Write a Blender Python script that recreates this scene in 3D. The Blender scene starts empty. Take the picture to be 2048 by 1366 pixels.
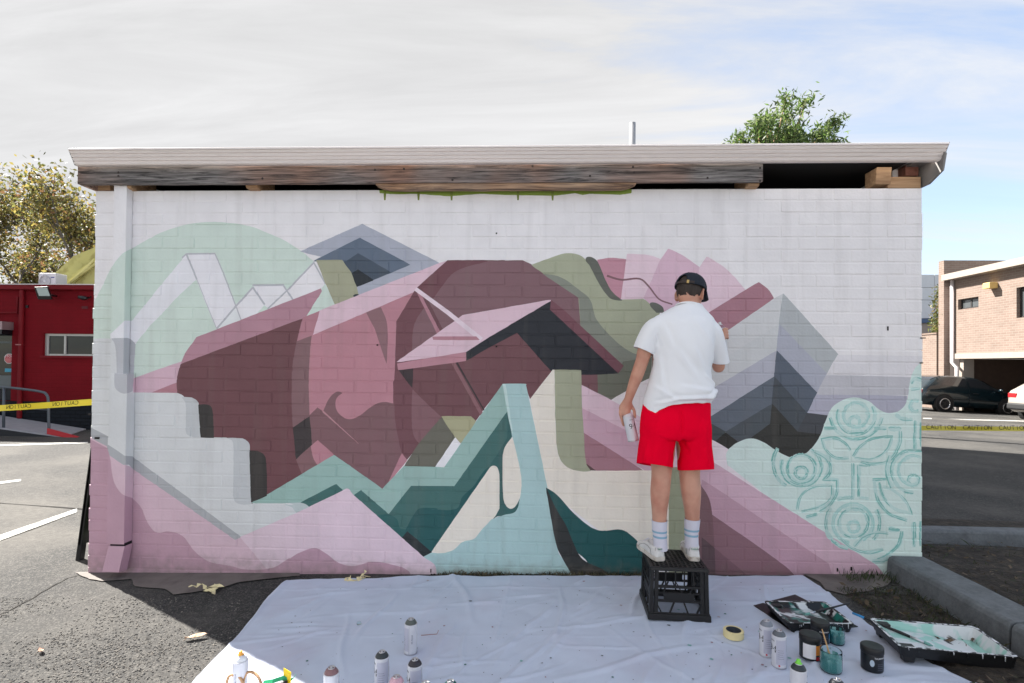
import bpy, bmesh, math, random
import numpy as np
from mathutils import Vector, Matrix, noise
from mathutils.geometry import delaunay_2d_cdt

random.seed(7); np.random.seed(7)
R = math.radians
sc = bpy.context.scene
col = bpy.context.collection

# ------------------------------------------------------------------ camera
FPX = 1096.0; SHIFT = 33.0
YAW, PIT, ROL = R(2.53), R(.73), R(-.62)
CAMP = Vector((0, -3.895, 1.4))
CM = Matrix.Rotation(YAW, 3, 'Z') @ Matrix.Rotation(PIT, 3, 'X') @ Matrix.Rotation(ROL, 3, 'Y')
cam = bpy.data.cameras.new('camera'); camo = bpy.data.objects.new('camera', cam); col.objects.link(camo)
cam.sensor_width = 36; cam.lens = FPX / 2048 * 36; cam.shift_y = SHIFT / 2048
cam.clip_start = .05; cam.clip_end = 2000
m3 = Matrix((CM.col[0], CM.col[2], -CM.col[1])).transposed()
camo.matrix_world = Matrix.Translation(CAMP) @ m3.to_4x4()
sc.camera = camo

# ------------------------------------------------------------------ world, sun, exposure
SUN_AZ, SUN_EL = R(-58), R(43)      # measured from +Y towards +X
w = bpy.data.worlds.new('World'); sc.world = w; w.use_nodes = True
nt = w.node_tree; nt.nodes.clear()
def wn(t, **k):
    n = nt.nodes.new(t)
    for a, b in k.items(): setattr(n, a, b)
    return n
out = wn('ShaderNodeOutputWorld'); bg = wn('ShaderNodeBackground')
sky = wn('ShaderNodeTexSky', sky_type='NISHITA', sun_disc=False, sun_elevation=SUN_EL, sun_rotation=SUN_AZ,
         air_density=1.0, dust_density=.25, ozone_density=1.2, altitude=20)
tc = wn('ShaderNodeTexCoord')
sep = wn('ShaderNodeSeparateXYZ'); nt.links.new(tc.outputs['Generated'], sep.inputs[0])
# project the direction on a high cloud layer
zz = wn('ShaderNodeMath', operation='ADD'); zz.inputs[1].default_value = .22; nt.links.new(sep.outputs[2], zz.inputs[0])
zm = wn('ShaderNodeMath', operation='MAXIMUM'); zm.inputs[1].default_value = .05; nt.links.new(zz.outputs[0], zm.inputs[0])
dx = wn('ShaderNodeMath', operation='DIVIDE'); nt.links.new(sep.outputs[0], dx.inputs[0]); nt.links.new(zm.outputs[0], dx.inputs[1])
dy = wn('ShaderNodeMath', operation='DIVIDE'); nt.links.new(sep.outputs[1], dy.inputs[0]); nt.links.new(zm.outputs[0], dy.inputs[1])
cmb = wn('ShaderNodeCombineXYZ'); nt.links.new(dx.outputs[0], cmb.inputs[0]); nt.links.new(dy.outputs[0], cmb.inputs[1])
mp = wn('ShaderNodeMapping'); mp.inputs['Rotation'].default_value = (0, 0, R(62)); mp.inputs['Scale'].default_value = (.26, 1.25, 1)
mp.inputs['Location'].default_value = (.4, 1.7, 0)
nt.links.new(cmb.outputs[0], mp.inputs[0])
n1 = wn('ShaderNodeTexNoise'); n1.inputs['Scale'].default_value = 2.3; n1.inputs['Detail'].default_value = 11
n1.inputs['Roughness'].default_value = .62; n1.inputs['Distortion'].default_value = .5
nt.links.new(mp.outputs[0], n1.inputs['Vector'])
n2 = wn('ShaderNodeTexNoise'); n2.inputs['Scale'].default_value = .55; n2.inputs['Detail'].default_value = 4
nt.links.new(cmb.outputs[0], n2.inputs['Vector'])
r1 = wn('ShaderNodeMapRange'); r1.inputs[1].default_value = .42; r1.inputs[2].default_value = .64
nt.links.new(n1.outputs[0], r1.inputs[0])
r2 = wn('ShaderNodeMapRange'); r2.inputs[1].default_value = .35; r2.inputs[2].default_value = .65
nt.links.new(n2.outputs[0], r2.inputs[0])
# the veil is thicker towards the sun
sd = wn('ShaderNodeVectorMath', operation='DOT_PRODUCT'); nt.links.new(tc.outputs['Generated'], sd.inputs[0])
sd.inputs[1].default_value = (math.sin(SUN_AZ) * math.cos(SUN_EL), math.cos(SUN_AZ) * math.cos(SUN_EL), math.sin(SUN_EL))
r3 = wn('ShaderNodeMapRange'); r3.inputs[1].default_value = .20; r3.inputs[2].default_value = .90
r3.interpolation_type = 'SMOOTHSTEP'; nt.links.new(sd.outputs['Value'], r3.inputs[0])
a1 = wn('ShaderNodeMath', operation='MULTIPLY_ADD'); nt.links.new(r1.outputs[0], a1.inputs[0]); a1.inputs[1].default_value = .50
a2 = wn('ShaderNodeMath', operation='MULTIPLY'); nt.links.new(r2.outputs[0], a2.inputs[0]); a2.inputs[1].default_value = .2
a25 = wn('ShaderNodeMath', operation='ADD'); a25.inputs[1].default_value = .24; nt.links.new(a2.outputs[0], a25.inputs[0]); nt.links.new(a25.outputs[0], a1.inputs[2])
a3 = wn('ShaderNodeMath', operation='MULTIPLY_ADD'); nt.links.new(r3.outputs[0], a3.inputs[0]); a3.inputs[1].default_value = .85
nt.links.new(a1.outputs[0], a3.inputs[2]); a3.use_clamp = True
mix = wn('ShaderNodeMix', data_type='RGBA'); nt.links.new(a3.outputs[0], mix.inputs['Factor'])
nt.links.new(sky.outputs[0], mix.inputs[6])
cr_ = wn('ShaderNodeMapRange'); cr_.inputs[1].default_value = .36; cr_.inputs[2].default_value = .70; cr_.inputs[3].default_value = 2.3; cr_.inputs[4].default_value = 3.1
nt.links.new(n1.outputs[0], cr_.inputs[0])
cv_ = wn('ShaderNodeVectorMath', operation='SCALE'); cv_.inputs[0].default_value = (1.0, 1.0, 1.01); nt.links.new(cr_.outputs[0], cv_.inputs['Scale']); nt.links.new(cv_.outputs[0], mix.inputs[7])
nt.links.new(mix.outputs[2], bg.inputs[0]); bg.inputs[1].default_value = .085
nt.links.new(bg.outputs[0], out.inputs[0])

sun = bpy.data.lights.new('sun', 'SUN'); sun.energy = 5.0; sun.angle = R(.6); sun.color = (1, .95, .88)
suno = bpy.data.objects.new('sun', sun); col.objects.link(suno)
sdir = Vector((math.sin(SUN_AZ) * math.cos(SUN_EL), math.cos(SUN_AZ) * math.cos(SUN_EL), math.sin(SUN_EL)))
suno.rotation_euler = sdir.to_track_quat('Z', 'Y').to_euler(); suno.location = sdir * 40
sc.view_settings.view_transform = 'Standard'; sc.view_settings.look = 'None'
sc.view_settings.gamma = 1; sc.view_settings.use_curve_mapping = False
sc.view_settings.exposure = 1.86

# ------------------------------------------------------------------ helpers
def ray(px, py):
    return CM @ Vector(((px - 1024) / FPX, 1, -(py - 683 - SHIFT) / FPX))
def at(px, py, Y):
    d = ray(px, py); return CAMP + d * ((Y - CAMP.y) / d.y)
def atX(px, py, X):
    d = ray(px, py); return CAMP + d * ((X - CAMP.x) / d.x)
def gz(x, y=0):
    near = -.078 + .0253 * max(-4.5, min(3.2, x))
    if x > 3.2: near += (-.06 - near) * min(1, (x - 3.2) / 4)
    if x > 13.4: near -= .055 * (min(x, 19) - 13.4)
    return near
def gr(px, py, dz=0):
    d = ray(px, py); z = dz - .06
    for _ in range(12):
        t = (z - CAMP.z) / d.z; p = CAMP + d * t; z = gz(p.x) + dz
    return p
def wallproj(p):
    d = Vector(p) - CAMP; q = CAMP + d * (-CAMP.y / d.y); return (q.x, q.z)
def S(r, g, b):
    f = lambda c: ((c / 255 + .055) / 1.055) ** 2.4 if c > 10 else c / 255 / 12.92
    return (f(r), f(g), f(b), 1)
def K(c, k): return (min(c[0] * k, .86), min(c[1] * k, .86), min(c[2] * k, .86), 1)

class MB:
    def __init__(s): s.v = []; s.f = []; s.c = []
    def add(s, v, f, m=None):
        o = len(s.v)
        s.v += [tuple(m @ Vector(p)) if m else tuple(p) for p in v]
        s.f += [tuple(i + o for i in q) for q in f]; return s
    def box(s, a, b, m=None):
        (x0, y0, z0), (x1, y1, z1) = a, b
        return s.add([(x0,y0,z0),(x1,y0,z0),(x1,y1,z0),(x0,y1,z0),(x0,y0,z1),(x1,y0,z1),(x1,y1,z1),(x0,y1,z1)],
                     [(0,3,2,1),(4,5,6,7),(0,1,5,4),(1,2,6,5),(2,3,7,6),(3,0,4,7)], m)
    def prism(s, pts, y0, y1, m=None):      # polygon in x,z extruded along y
        n = len(pts)
        ar = sum(pts[i][0]*pts[(i+1)%n][1] - pts[(i+1)%n][0]*pts[i][1] for i in range(n))
        if ar < 0: pts = pts[::-1]
        if y0 > y1: y0, y1 = y1, y0
        v = [(p[0], y0, p[1]) for p in pts] + [(p[0], y1, p[1]) for p in pts]
        return s.add(v, [tuple(range(n)), tuple(range(2*n-1, n-1, -1))] + [(i, i+n, (i+1)%n+n, (i+1)%n) for i in range(n)], m)
    def extr(s, pts, d):                    # 3d polygon extruded by vector d
        n = len(pts); d = Vector(d)
        v = [tuple(p) for p in pts] + [tuple(Vector(p) + d) for p in pts]
        return s.add(v, [tuple(range(n)), tuple(range(2*n-1, n-1, -1))] + [(i, i+n, (i+1)%n+n, (i+1)%n) for i in range(n)])
    def rings(s, rs, cap=True, close=True):
        n = len(rs[0]); o = len(s.v)
        for r in rs: s.v += [tuple(p) for p in r]
        for k in range(len(rs)-1):
            for i in range(n if close else n-1):
                j = (i+1) % n
                s.f.append((o+k*n+i, o+k*n+j, o+(k+1)*n+j, o+(k+1)*n+i))
        if cap:
            s.f.append(tuple(o+i for i in range(n-1,-1,-1))); s.f.append(tuple(o+(len(rs)-1)*n+i for i in range(n)))
        return s
    def lathe(s, prof, n=24, m=None, cap=True):
        rs = [[(r*math.cos(2*math.pi*i/n), r*math.sin(2*math.pi*i/n), z) for i in range(n)] for r, z in prof]
        if m: rs = [[m @ Vector(p) for p in r] for r in rs]
        return s.rings(rs, cap)
    def tube(s, pts, r, n=8, cap=True):
        pts = [Vector(p) for p in pts]; rs = []
        if not hasattr(r, '__len__'): r = [r]*len(pts)
        up = Vector((.13,.21,1)).normalized(); u = None
        for i, p in enumerate(pts):
            t = (pts[min(i+1,len(pts)-1)] - pts[max(i-1,0)]).normalized()
            if u is None:
                u = t.cross(up)
                if u.length < .05: u = t.cross(Vector((1,0,0)))
            u = (u - t*u.dot(t)).normalized(); v = t.cross(u)
            rs.append([p + (u*math.cos(2*math.pi*k/n) + v*math.sin(2*math.pi*k/n))*r[i] for k in range(n)])
        return s.rings(rs, cap)
    def ell(s, c, rad, n=16, k=10, m=None):
        c = Vector(c); rs = []
        for j in range(k+1):
            th = -math.pi/2 + math.pi*j/k; th = max(-1.53, min(1.53, th))
            rs.append([(rad[0]*math.cos(th)*math.cos(2*math.pi*i/n), rad[1]*math.cos(th)*math.sin(2*math.pi*i/n), rad[2]*math.sin(th)) for i in range(n)])
        rs = [[c + ((m @ Vector(p)) if m else Vector(p)) for p in r] for r in rs]
        return s.rings(rs)
    def build(s, name, mat, parent=None, world=False, smooth=False, bevel=0, seg=2, colors=None):
        o = Vector((0,0,0))
        if world and parent is not None:
            o = parent.get('_base'); o = Vector(o) if o is not None else Vector((0,0,0))
        me = bpy.data.meshes.new(name)
        me.from_pydata([(p[0]-o[0], p[1]-o[1], p[2]-o[2]) for p in s.v], [], s.f)
        me.update()
        if colors is not None: setcol(me, colors)
        return mk(name, me, mat, parent, smooth, bevel, seg)

def setcol(me, fc):
    ca = me.color_attributes.new('paint', 'FLOAT_COLOR', 'CORNER')
    arr = np.empty((len(me.loops), 4), np.float32)
    ls = np.empty(len(me.polygons), np.int32); lt = np.empty(len(me.polygons), np.int32)
    me.polygons.foreach_get('loop_start', ls); me.polygons.foreach_get('loop_total', lt)
    arr[:] = np.repeat(np.asarray(fc, np.float32), lt, axis=0)
    ca.data.foreach_set('color', arr.ravel())

def mk(name, me, mat, parent=None, smooth=False, bevel=0, seg=2):
    if mat is not None: me.materials.append(mat)
    if smooth: me.polygons.foreach_set('use_smooth', [True]*len(me.polygons))
    ob = bpy.data.objects.new(name, me); col.objects.link(ob)
    if parent is not None: ob.parent = parent
    if parent is not None and parent.get('_base') is not None: ob['_base'] = parent['_base']
    if bevel:
        b = ob.modifiers.new('bevel', 'BEVEL'); b.width = bevel; b.segments = seg; b.limit_method = 'ANGLE'; b.angle_limit = R(35)
        if smooth is False: me.polygons.foreach_set('use_smooth', [False]*len(me.polygons))
    return ob
def tag(o, label, cat, group=None):
    o['label'] = label; o['category'] = cat
    if group: o['group'] = group
    return o
def thing(name, label, cat, loc=(0,0,0), rz=0, group=None):
    o = bpy.data.objects.new(name, None); o.empty_display_size = .1; col.objects.link(o)
    o.location = loc; o.rotation_euler = (0,0,rz); o['_base'] = tuple(loc)
    return tag(o, label, cat, group)
def struct(o, kind='structure'): o['kind'] = kind; return o

# ---- materials
def mat(name, c, rough=.6, var=0, vs=6, bump=0, bs=80, metal=0, c2=None, c2s=3, c2lo=.45, c2hi=.6, trans=0, alpha=1, attr=False, spec=.5, coat=0, sss=0, stretch=None, detail=6, emit=None, bdist=.01):
    m = bpy.data.materials.new(name); m.use_nodes = True
    t = m.node_tree; p = t.nodes['Principled BSDF']; L = t.links
    p.inputs['Roughness'].default_value = rough; p.inputs['Metallic'].default_value = metal
    p.inputs['Specular IOR Level'].default_value = spec; p.inputs['Coat Weight'].default_value = coat
    if trans: p.inputs['Transmission Weight'].default_value = trans
    if alpha < 1: p.inputs['Alpha'].default_value = alpha
    if sss:
        p.inputs['Subsurface Weight'].default_value = sss; p.inputs['Subsurface Radius'].default_value = (.012,.005,.003); p.inputs['Subsurface Scale'].default_value = 1
    N = t.nodes.new
    tcn = N('ShaderNodeTexCoord'); vec = tcn.outputs['Object']
    if stretch:
        mpn = N('ShaderNodeMapping'); mpn.inputs['Scale'].default_value = stretch; L.new(vec, mpn.inputs[0]); vec = mpn.outputs[0]
    if attr:
        at_ = N('ShaderNodeAttribute'); at_.attribute_name = 'paint'; src = at_.outputs['Color']
    else:
        rg = N('ShaderNodeRGB'); rg.outputs[0].default_value = c if len(c) == 4 else (*c, 1); src = rg.outputs[0]
    if c2 is not None:
        n = N('ShaderNodeTexNoise'); n.inputs['Scale'].default_value = c2s; n.inputs['Detail'].default_value = detail; L.new(vec, n.inputs['Vector'])
        mr = N('ShaderNodeMapRange'); mr.inputs[1].default_value = c2lo; mr.inputs[2].default_value = c2hi; L.new(n.outputs[0], mr.inputs[0])
        mx = N('ShaderNodeMix'); mx.data_type = 'RGBA'; L.new(mr.outputs[0], mx.inputs['Factor']); L.new(src, mx.inputs[6]); mx.inputs[7].default_value = c2 if len(c2) == 4 else (*c2, 1)
        src = mx.outputs[2]
    if var:
        n = N('ShaderNodeTexNoise'); n.inputs['Scale'].default_value = vs; n.inputs['Detail'].default_value = detail; L.new(vec, n.inputs['Vector'])
        mr = N('ShaderNodeMapRange'); mr.inputs[1].default_value = .25; mr.inputs[2].default_value = .75; mr.inputs[3].default_value = 1-var; mr.inputs[4].default_value = 1+var; L.new(n.outputs[0], mr.inputs[0])
        mx = N('ShaderNodeVectorMath'); mx.operation = 'SCALE'; L.new(src, mx.inputs[0]); L.new(mr.outputs[0], mx.inputs['Scale']); src = mx.outputs[0]
    L.new(src, p.inputs['Base Color'])
    if bump:
        n = N('ShaderNodeTexNoise'); n.inputs['Scale'].default_value = bs; n.inputs['Detail'].default_value = 5; L.new(vec, n.inputs['Vector'])
        b = N('ShaderNodeBump'); b.inputs['Strength'].default_value = bump; b.inputs['Distance'].default_value = bdist; L.new(n.outputs[0], b.inputs['Height']); L.new(b.outputs[0], p.inputs['Normal'])
    if emit:
        p.inputs['Emission Color'].default_value = emit[0]; p.inputs['Emission Strength'].default_value = emit[1]
    return m

TXT = {}
def text_mesh(txt, size, thick=.0006, cutz=None, mirror=False):
    k_ = (txt, size, thick, cutz, mirror)
    if k_ not in TXT: TXT[k_] = text_mesh_(txt, size, thick, cutz, mirror)
    return TXT[k_].copy()
def text_mesh_(txt, size, thick, cutz, mirror):
    cu = bpy.data.curves.new('lettering', 'FONT'); cu.body = txt; cu.size = size; cu.extrude = thick; cu.align_x = 'CENTER'; cu.align_y = 'CENTER'
    cu.resolution_u = 3
    o = bpy.data.objects.new('lettering', cu); col.objects.link(o)
    dg = bpy.context.evaluated_depsgraph_get()
    me = bpy.data.meshes.new_from_object(o.evaluated_get(dg)); bpy.data.objects.remove(o)
    bm = bmesh.new(); bm.from_mesh(me); me.materials.clear()
    if cutz is not None:
        bmesh.ops.bisect_plane(bm, geom=bm.verts[:]+bm.edges[:]+bm.faces[:], plane_co=(0,cutz,0), plane_no=(0,1,0), clear_outer=True)
    if mirror:
        for v in bm.verts: v.co.x *= -1
        bmesh.ops.reverse_faces(bm, faces=bm.faces[:])
    for v in bm.verts: v.co = (v.co.x, -v.co.z, v.co.y)      # stand upright, facing -Y
    bm.to_mesh(me); bm.free(); return me
def baked(ob, name, matr, parent, smooth=True):
    dg = bpy.context.evaluated_depsgraph_get()
    me = bpy.data.meshes.new_from_object(ob.evaluated_get(dg)); bpy.data.objects.remove(ob); me.name = name
    me.materials.clear()
    return mk(name, me, matr, parent, smooth)
def remeshed(mb, vox, smooth_it=6, fac=.5):
    me = bpy.data.meshes.new('tmp'); me.from_pydata(mb.v, [], mb.f)
    bm = bmesh.new(); bm.from_mesh(me); bmesh.ops.recalc_face_normals(bm, faces=bm.faces[:]); bm.to_mesh(me); bm.free()
    o = bpy.data.objects.new('tmp', me); col.objects.link(o)
    r = o.modifiers.new('r', 'REMESH'); r.mode = 'VOXEL'; r.voxel_size = vox
    if smooth_it:
        s = o.modifiers.new('s', 'SMOOTH'); s.factor = fac; s.iterations = smooth_it
    dg = bpy.context.evaluated_depsgraph_get()
    res = bpy.data.meshes.new_from_object(o.evaluated_get(dg)); bpy.data.objects.remove(o)
    return res

# ================================================================== MURAL (traced wall paint, in wall coordinates)
CROP = dict(A=(180,430,4.139), B=(580,430,4.139), C=(980,480,4.139), D=(1400,480,4.139), E=(170,720,3.177), F=(560,720,3.178), G=(840,720,3.104), H=(1380,720,3.104), P=(0,0,1))
def wpt(tok):
    sm = tok[0] == '~'
    if sm: tok = tok[1:]
    ox, oy, s = CROP[tok[0]]; a, b = tok[1:].split(',')
    q = at(ox + float(a)/s, oy + float(b)/s, 0)
    return (q.x, q.z, sm)
def curve(pts, closed=True, n=5):
    out = []; N = len(pts)
    for i in range(N if closed else N-1):
        p1, p2 = pts[i], pts[(i+1) % N]
        if not p1[2] and not p2[2]: out.append((p1[0], p1[1])); continue
        p0, p3 = pts[(i-1) % N], pts[(i+2) % N]
        if not closed and i == 0: p0 = p1
        if not closed and i == N-2: p3 = p2
        d = (p2[0]-p1[0], p2[1]-p1[1]); L = math.hypot(*d)
        def tg(a, b, smooth):
            if not smooth: return d
            t = (b[0]-a[0], b[1]-a[1]); l = math.hypot(*t) or 1
            return (t[0]/l*L, t[1]/l*L)
        t1, t2 = tg(p0, p2, p1[2]), tg(p1, p3, p2[2])
        for k in range(n):
            u = k/n; h1 = 2*u**3-3*u*u+1; h2 = -2*u**3+3*u*u; h3 = u**3-2*u*u+u; h4 = u**3-u*u
            out.append((h1*p1[0]+h2*p2[0]+h3*t1[0]+h4*t2[0], h1*p1[1]+h2*p2[1]+h3*t1[1]+h4*t2[1]))
    if not closed: out.append(pts[-1][:2])
    return out
SHAPES = []
KM = 1.18
WB = (1.09, 1.04, 1.0)
def PC(c):
    a = tuple(v_**1.05*1.19 for v_ in S(*c)[:3]); return (min(a[0]*WB[0],.86), min(a[1]*WB[1],.86), min(a[2]*WB[2],.86), 1)
def sh(c, s):
    pts = curve([wpt(t) for t in s.split()])
    pts2 = []
    for i_, p_ in enumerate(pts):     # hand-cut edges: small wobble
        q_ = pts[(i_+1) % len(pts)]; n_ = max(1, min(40, int(math.hypot(q_[0]-p_[0], q_[1]-p_[1])/.035)))
        for k_ in range(n_):
            x_, z_ = p_[0]+(q_[0]-p_[0])*k_/n_, p_[1]+(q_[1]-p_[1])*k_/n_
            pts2.append((x_+.0022*noise.noise((x_*25,z_*25,1)), z_+.0022*noise.noise((x_*25,z_*25,5))))
    a = np.array(pts2)
    # let neighbouring fields overlap by a few millimetres, as brushed-in paint does
    A0, A1 = np.roll(a,1,0), np.roll(a,-1,0); x, z = a[:,0], a[:,1]
    ori = 1 if (x*np.roll(z,-1)-np.roll(x,-1)*z).sum() > 0 else -1
    def nrm(d): l = np.hypot(d[:,0], d[:,1])[:,None]; return d/np.maximum(l,1e-9)
    e0, e1 = nrm(a-A0), nrm(A1-a); n0 = np.stack([e0[:,1],-e0[:,0]],1)*ori; n1_ = np.stack([e1[:,1],-e1[:,0]],1)*ori
    nn = nrm(n0+n1_); a = a + nn*.0032
    SHAPES.append((PC(c), a, a.min(0), a.max(0)))
def stroke(c, w, s, w2=None, seg=None):
    pts = curve([wpt(t) for t in s.split()], False)
    n = len(pts); w2 = w if w2 is None else w2
    l, r = [], []
    for i, p in enumerate(pts):
        a, b = pts[max(i-1,0)], pts[min(i+1,n-1)]
        t = (b[0]-a[0], b[1]-a[1]); L = math.hypot(*t) or 1; k = (w + (w2-w)*i/(n-1))/2/1200
        k *= 1 + .25*math.sin(i*2.3+p[0]*40)*(1 if seg else 0)
        l.append((p[0]-t[1]/L*k, p[1]+t[0]/L*k)); r.append((p[0]+t[1]/L*k, p[1]-t[0]/L*k))
    a = np.array(l + r[::-1]); SHAPES.append((PC(c), a, a.min(0), a.max(0)))
WHITE = (214,215,219)
BASEC = PC(WHITE)
# --- fields that run on behind the painter
sh((188,193,197), 'P1305,690 P1440,690 P1440,790 P1305,800'); sh((167,171,184), 'P1305,800 P1440,765 P1440,835 P1305,850'); sh((92,102,114), 'P1315,850 P1440,820 P1440,890 P1350,890'); sh((207,187,200), 'P1300,870 P1330,850 P1440,905 P1440,950 P1300,950')
# --- left: mint disc and white letter forms
MINT = (190,206,200)
sh(MINT, 'A-60,1030 A-20,850 ~A40,720 ~A100,610 ~A180,440 ~A270,325 ~A380,265 ~A560,165 ~A750,95 ~A900,68 ~A1030,62 ~A1180,72 ~A1340,102 ~A1450,145 ~A1600,210 ~A1740,295 ~B95,300 B185,380 B380,745 B130,850 P500,700 P269,762 P264,690 A180,1025')
sh((212,215,222), 'A800,330 A545,640 A350,880 A290,875 A175,985 A175,1022 A310,1022 A375,1065 A500,910 ~A620,790 ~A700,700 A830,575 A885,530')
sh((212,214,221), 'A815,325 A1030,320 A1200,745 A1250,870 A1050,942 A885,535')
sh((208,214,218), 'A1055,942 A1200,755 A1248,870')
sh((212,214,220), 'A1350,605 A1445,742 A1370,825 A1250,868 A1200,755')
sh((212,214,220), 'A1360,592 A1600,585 A1632,640 A1480,775 A1442,740')
sh((214,215,220), 'A1632,640 A1821,425 B195,395 B290,565 B250,620 B20,715 A1500,785 A1475,775')
OUTL = (171,174,182)
for w_, s_ in ((13,'A765,355 A800,323 A1038,320'),(15,'A800,325 A887,535'),(6,'A887,535 A1050,942'),(10,'A1035,320 A1110,490 A1252,870'),(16,'A1050,942 A1200,765 A1352,600'),(16,'A1350,600 A1447,742'),(17,'A1345,582 A1605,580'),(14,'A1600,580 A1690,715'),(14,'A1470,778 A1640,620 A1821,428 B197,395'),(13,'B195,390 B295,570')):
    stroke(OUTL, w_, s_)
# --- slate gable
sh((160,166,180), 'B600,78 B1242,402 B570,668 B540,600 B430,385 B90,302')
sh((92,106,124), 'B578,192 B992,412 B540,598 B430,385 B195,383')
sh((66,79,94), 'B565,320 B832,475 B540,598 B500,490 B440,405')
sh((31,39,47), 'B565,455 B692,540 B540,598 B500,490')
sh((66,79,94), '~B440,400 ~B455,385 ~B478,395 ~B465,412 ~B445,418')
sh((40,50,58), '~B485,495 ~B505,483 ~B525,492 ~B505,508')
sh((154,157,136), 'B220,376 B430,376 B500,470 B550,600 B568,665 B375,742 B300,570')
sh((60,66,72), '~B528,672 ~B545,658 ~B568,662 ~B560,672')
# --- roofs, pink and maroon
LP = (203,180,193)
sh(LP, 'B1305,377 B1055,600 B1020,652 B185,1000 B240,797 B1240,400')
sh((165,128,142), 'A885,1015 A1821,648 B255,612 B262,630 B125,850 B0,902 A755,1236 ~A790,1150')
sh((195,168,183), 'E300,122 E613,12 E598,75 E585,147 E415,212 E300,210')
sh((165,122,134), 'E585,145 E415,212 E592,214')
sh((103,68,74), 'A755,1236 A1765,858 ~A1715,1045 ~A1685,1200 ~A1675,1366 ~E1320,400 ~E1335,560 F105,632 F150,735 F0,817 E1060,912 E940,900 E720,480 E590,215 ~E585,145 ~E598,70')
sh((164,120,132), 'B110,852 B243,797 B185,1000 B60,1048')
sh((122,94,99), 'B60,1048 B185,1000 ~B172,1100 ~B160,1366 F185,160 F187,365 F85,432 ~F78,250 ~F80,50 ~B20,1300 ~B35,1180')
FACE = (171,125,137)
sh(FACE, 'B185,1000 B1030,640 B885,880 B875,1180 B865,1366 F725,100 F725,275 F805,640 F700,765 F345,605 F240,670 ~F200,560 F195,460 F185,160 ~B160,1366 ~B172,1100')
sh((130,100,106), 'B635,810 B750,765 ~B790,860 ~B805,940 B800,1228 B705,940')
sh((120,92,99), 'B1305,377 C270,172 C345,207 C750,475 C780,715 C400,900 P800,800 F845,350 F885,530 F805,636 F722,140 B868,1366 B885,880 B1045,612')
sh((107,71,79), 'B1305,377 B1640,381 ~B1450,430 ~B1335,490 ~B1190,680 ~B1090,790 ~B1022,920 ~B1008,1100 B1000,1366 F845,60 ~F840,350 ~F850,470 F885,530 F805,636 ~F765,570 ~F730,400 F722,140 B868,1366 B875,1200 B885,880 B1045,612')
# --- olive tree mass
sh((156,162,142), 'C345,208 ~C480,160 ~C620,115 ~C740,130 ~C820,200 ~C900,350 ~C985,470 ~C1070,498 ~C1150,488 ~C1250,485 ~C1340,540 C1400,600 C1400,1100 C1235,1180 C995,1325 C885,1265 C885,1110 C1060,1100 C1080,1055 C755,745 C735,475')
sh((125,131,122), 'C440,280 ~C590,315 ~C740,420 ~C825,495 ~C870,640 ~C950,750 ~C1100,890 ~C1240,960 C1400,980 C1400,1100 C1235,1180 C995,1325 C885,1265 C885,1110 C1060,1100 C1080,1055 C755,745 C740,480')
sh((104,109,98), 'C885,1110 C1060,1100 C1105,1010 C1400,960 C1400,1100 C1235,1180 C995,1325 C885,1265')
sh((112,80,86), 'C750,1110 C885,1110 C890,1265 C755,1200')
sh((94,98,92), '~C795,155 ~C850,150 ~C910,210 ~C960,330 ~C1010,420 ~C1090,492 ~C1050,498 ~C985,470 ~C900,350 ~C830,215')
# --- fan of pinks
sh((178,134,149), 'C890,166 ~C1000,152 C1125,162 C1110,330 C1085,490 ~C1010,420 ~C960,330 ~C910,210')
sh((210,191,203), 'C1135,119 ~C1250,122 ~C1330,132 C1412,162 C1330,330 C1275,482 C1240,485 C1085,490 C1110,330')
sh((199,172,189), 'C1475,77 ~C1510,88 ~C1620,150 C1735,230 C1700,600 C1420,600 C1330,530 C1275,480 C1412,165')
sh((207,187,200), 'C1735,230 C1790,146 D50,143 ~D75,150 ~D210,240 ~D290,320 D372,415 D75,605 C1700,600')
sh((94,98,92), '~C1325,532 ~C1370,523 ~C1425,558 C1440,600 C1380,600')
stroke((122,90,97), 18, 'C968,295 ~C1040,320 ~C1100,330 ~C1240,322 ~C1310,380 ~C1400,490 C1510,533', 12)
sh((156,116,129), 'D485,351 ~D550,400 ~D604,478 D598,503 D215,763 D150,720 D70,605')
# --- little house
sh((124,92,99), 'F845,180 F1030,365 F885,530 ~F850,470 ~F840,350')
sh((106,72,78), 'C225,765 C515,1090 G830,65 G685,244 G655,150 G515,150 G390,310 G345,380 G315,352 G135,352 G0,225 F840,180 F845,50 B1455,1205 C0,880')
sh((58,48,52), 'F755,62 F845,48 F840,176')
stroke((130,95,101), 30, 'G205,15 G385,340'); stroke((54,46,50), 16, 'G228,15 G398,312', 12)
sh((163,121,133), 'B1055,645 B1100,680 B1250,965 B1222,985'); sh((102,70,77), 'B1100,680 B1140,705 B1265,955 B1250,970')
sh(LP, 'B885,1216 B1365,880 B1430,832 C505,497 C490,530 C0,805 B1460,1138')
sh((171,128,140), 'B890,1232 B1460,1136 B1455,1206 B898,1282')
stroke((211,198,209), 34, 'B1040,612 B1310,810 B1585,1032', 40)
sh((167,124,136), 'B1180,1010 B1540,1008 B1568,1033 B1188,1031')
sh((33,37,45), 'C505,508 C1068,1102 C900,1110 C750,1112 C750,1080 C510,1088 C225,765 C0,882 B1462,1202 B1462,1136 C0,805')
sh((112,74,84), 'C505,497 C600,575 C1102,1042 C1064,1100 C500,575')
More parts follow.
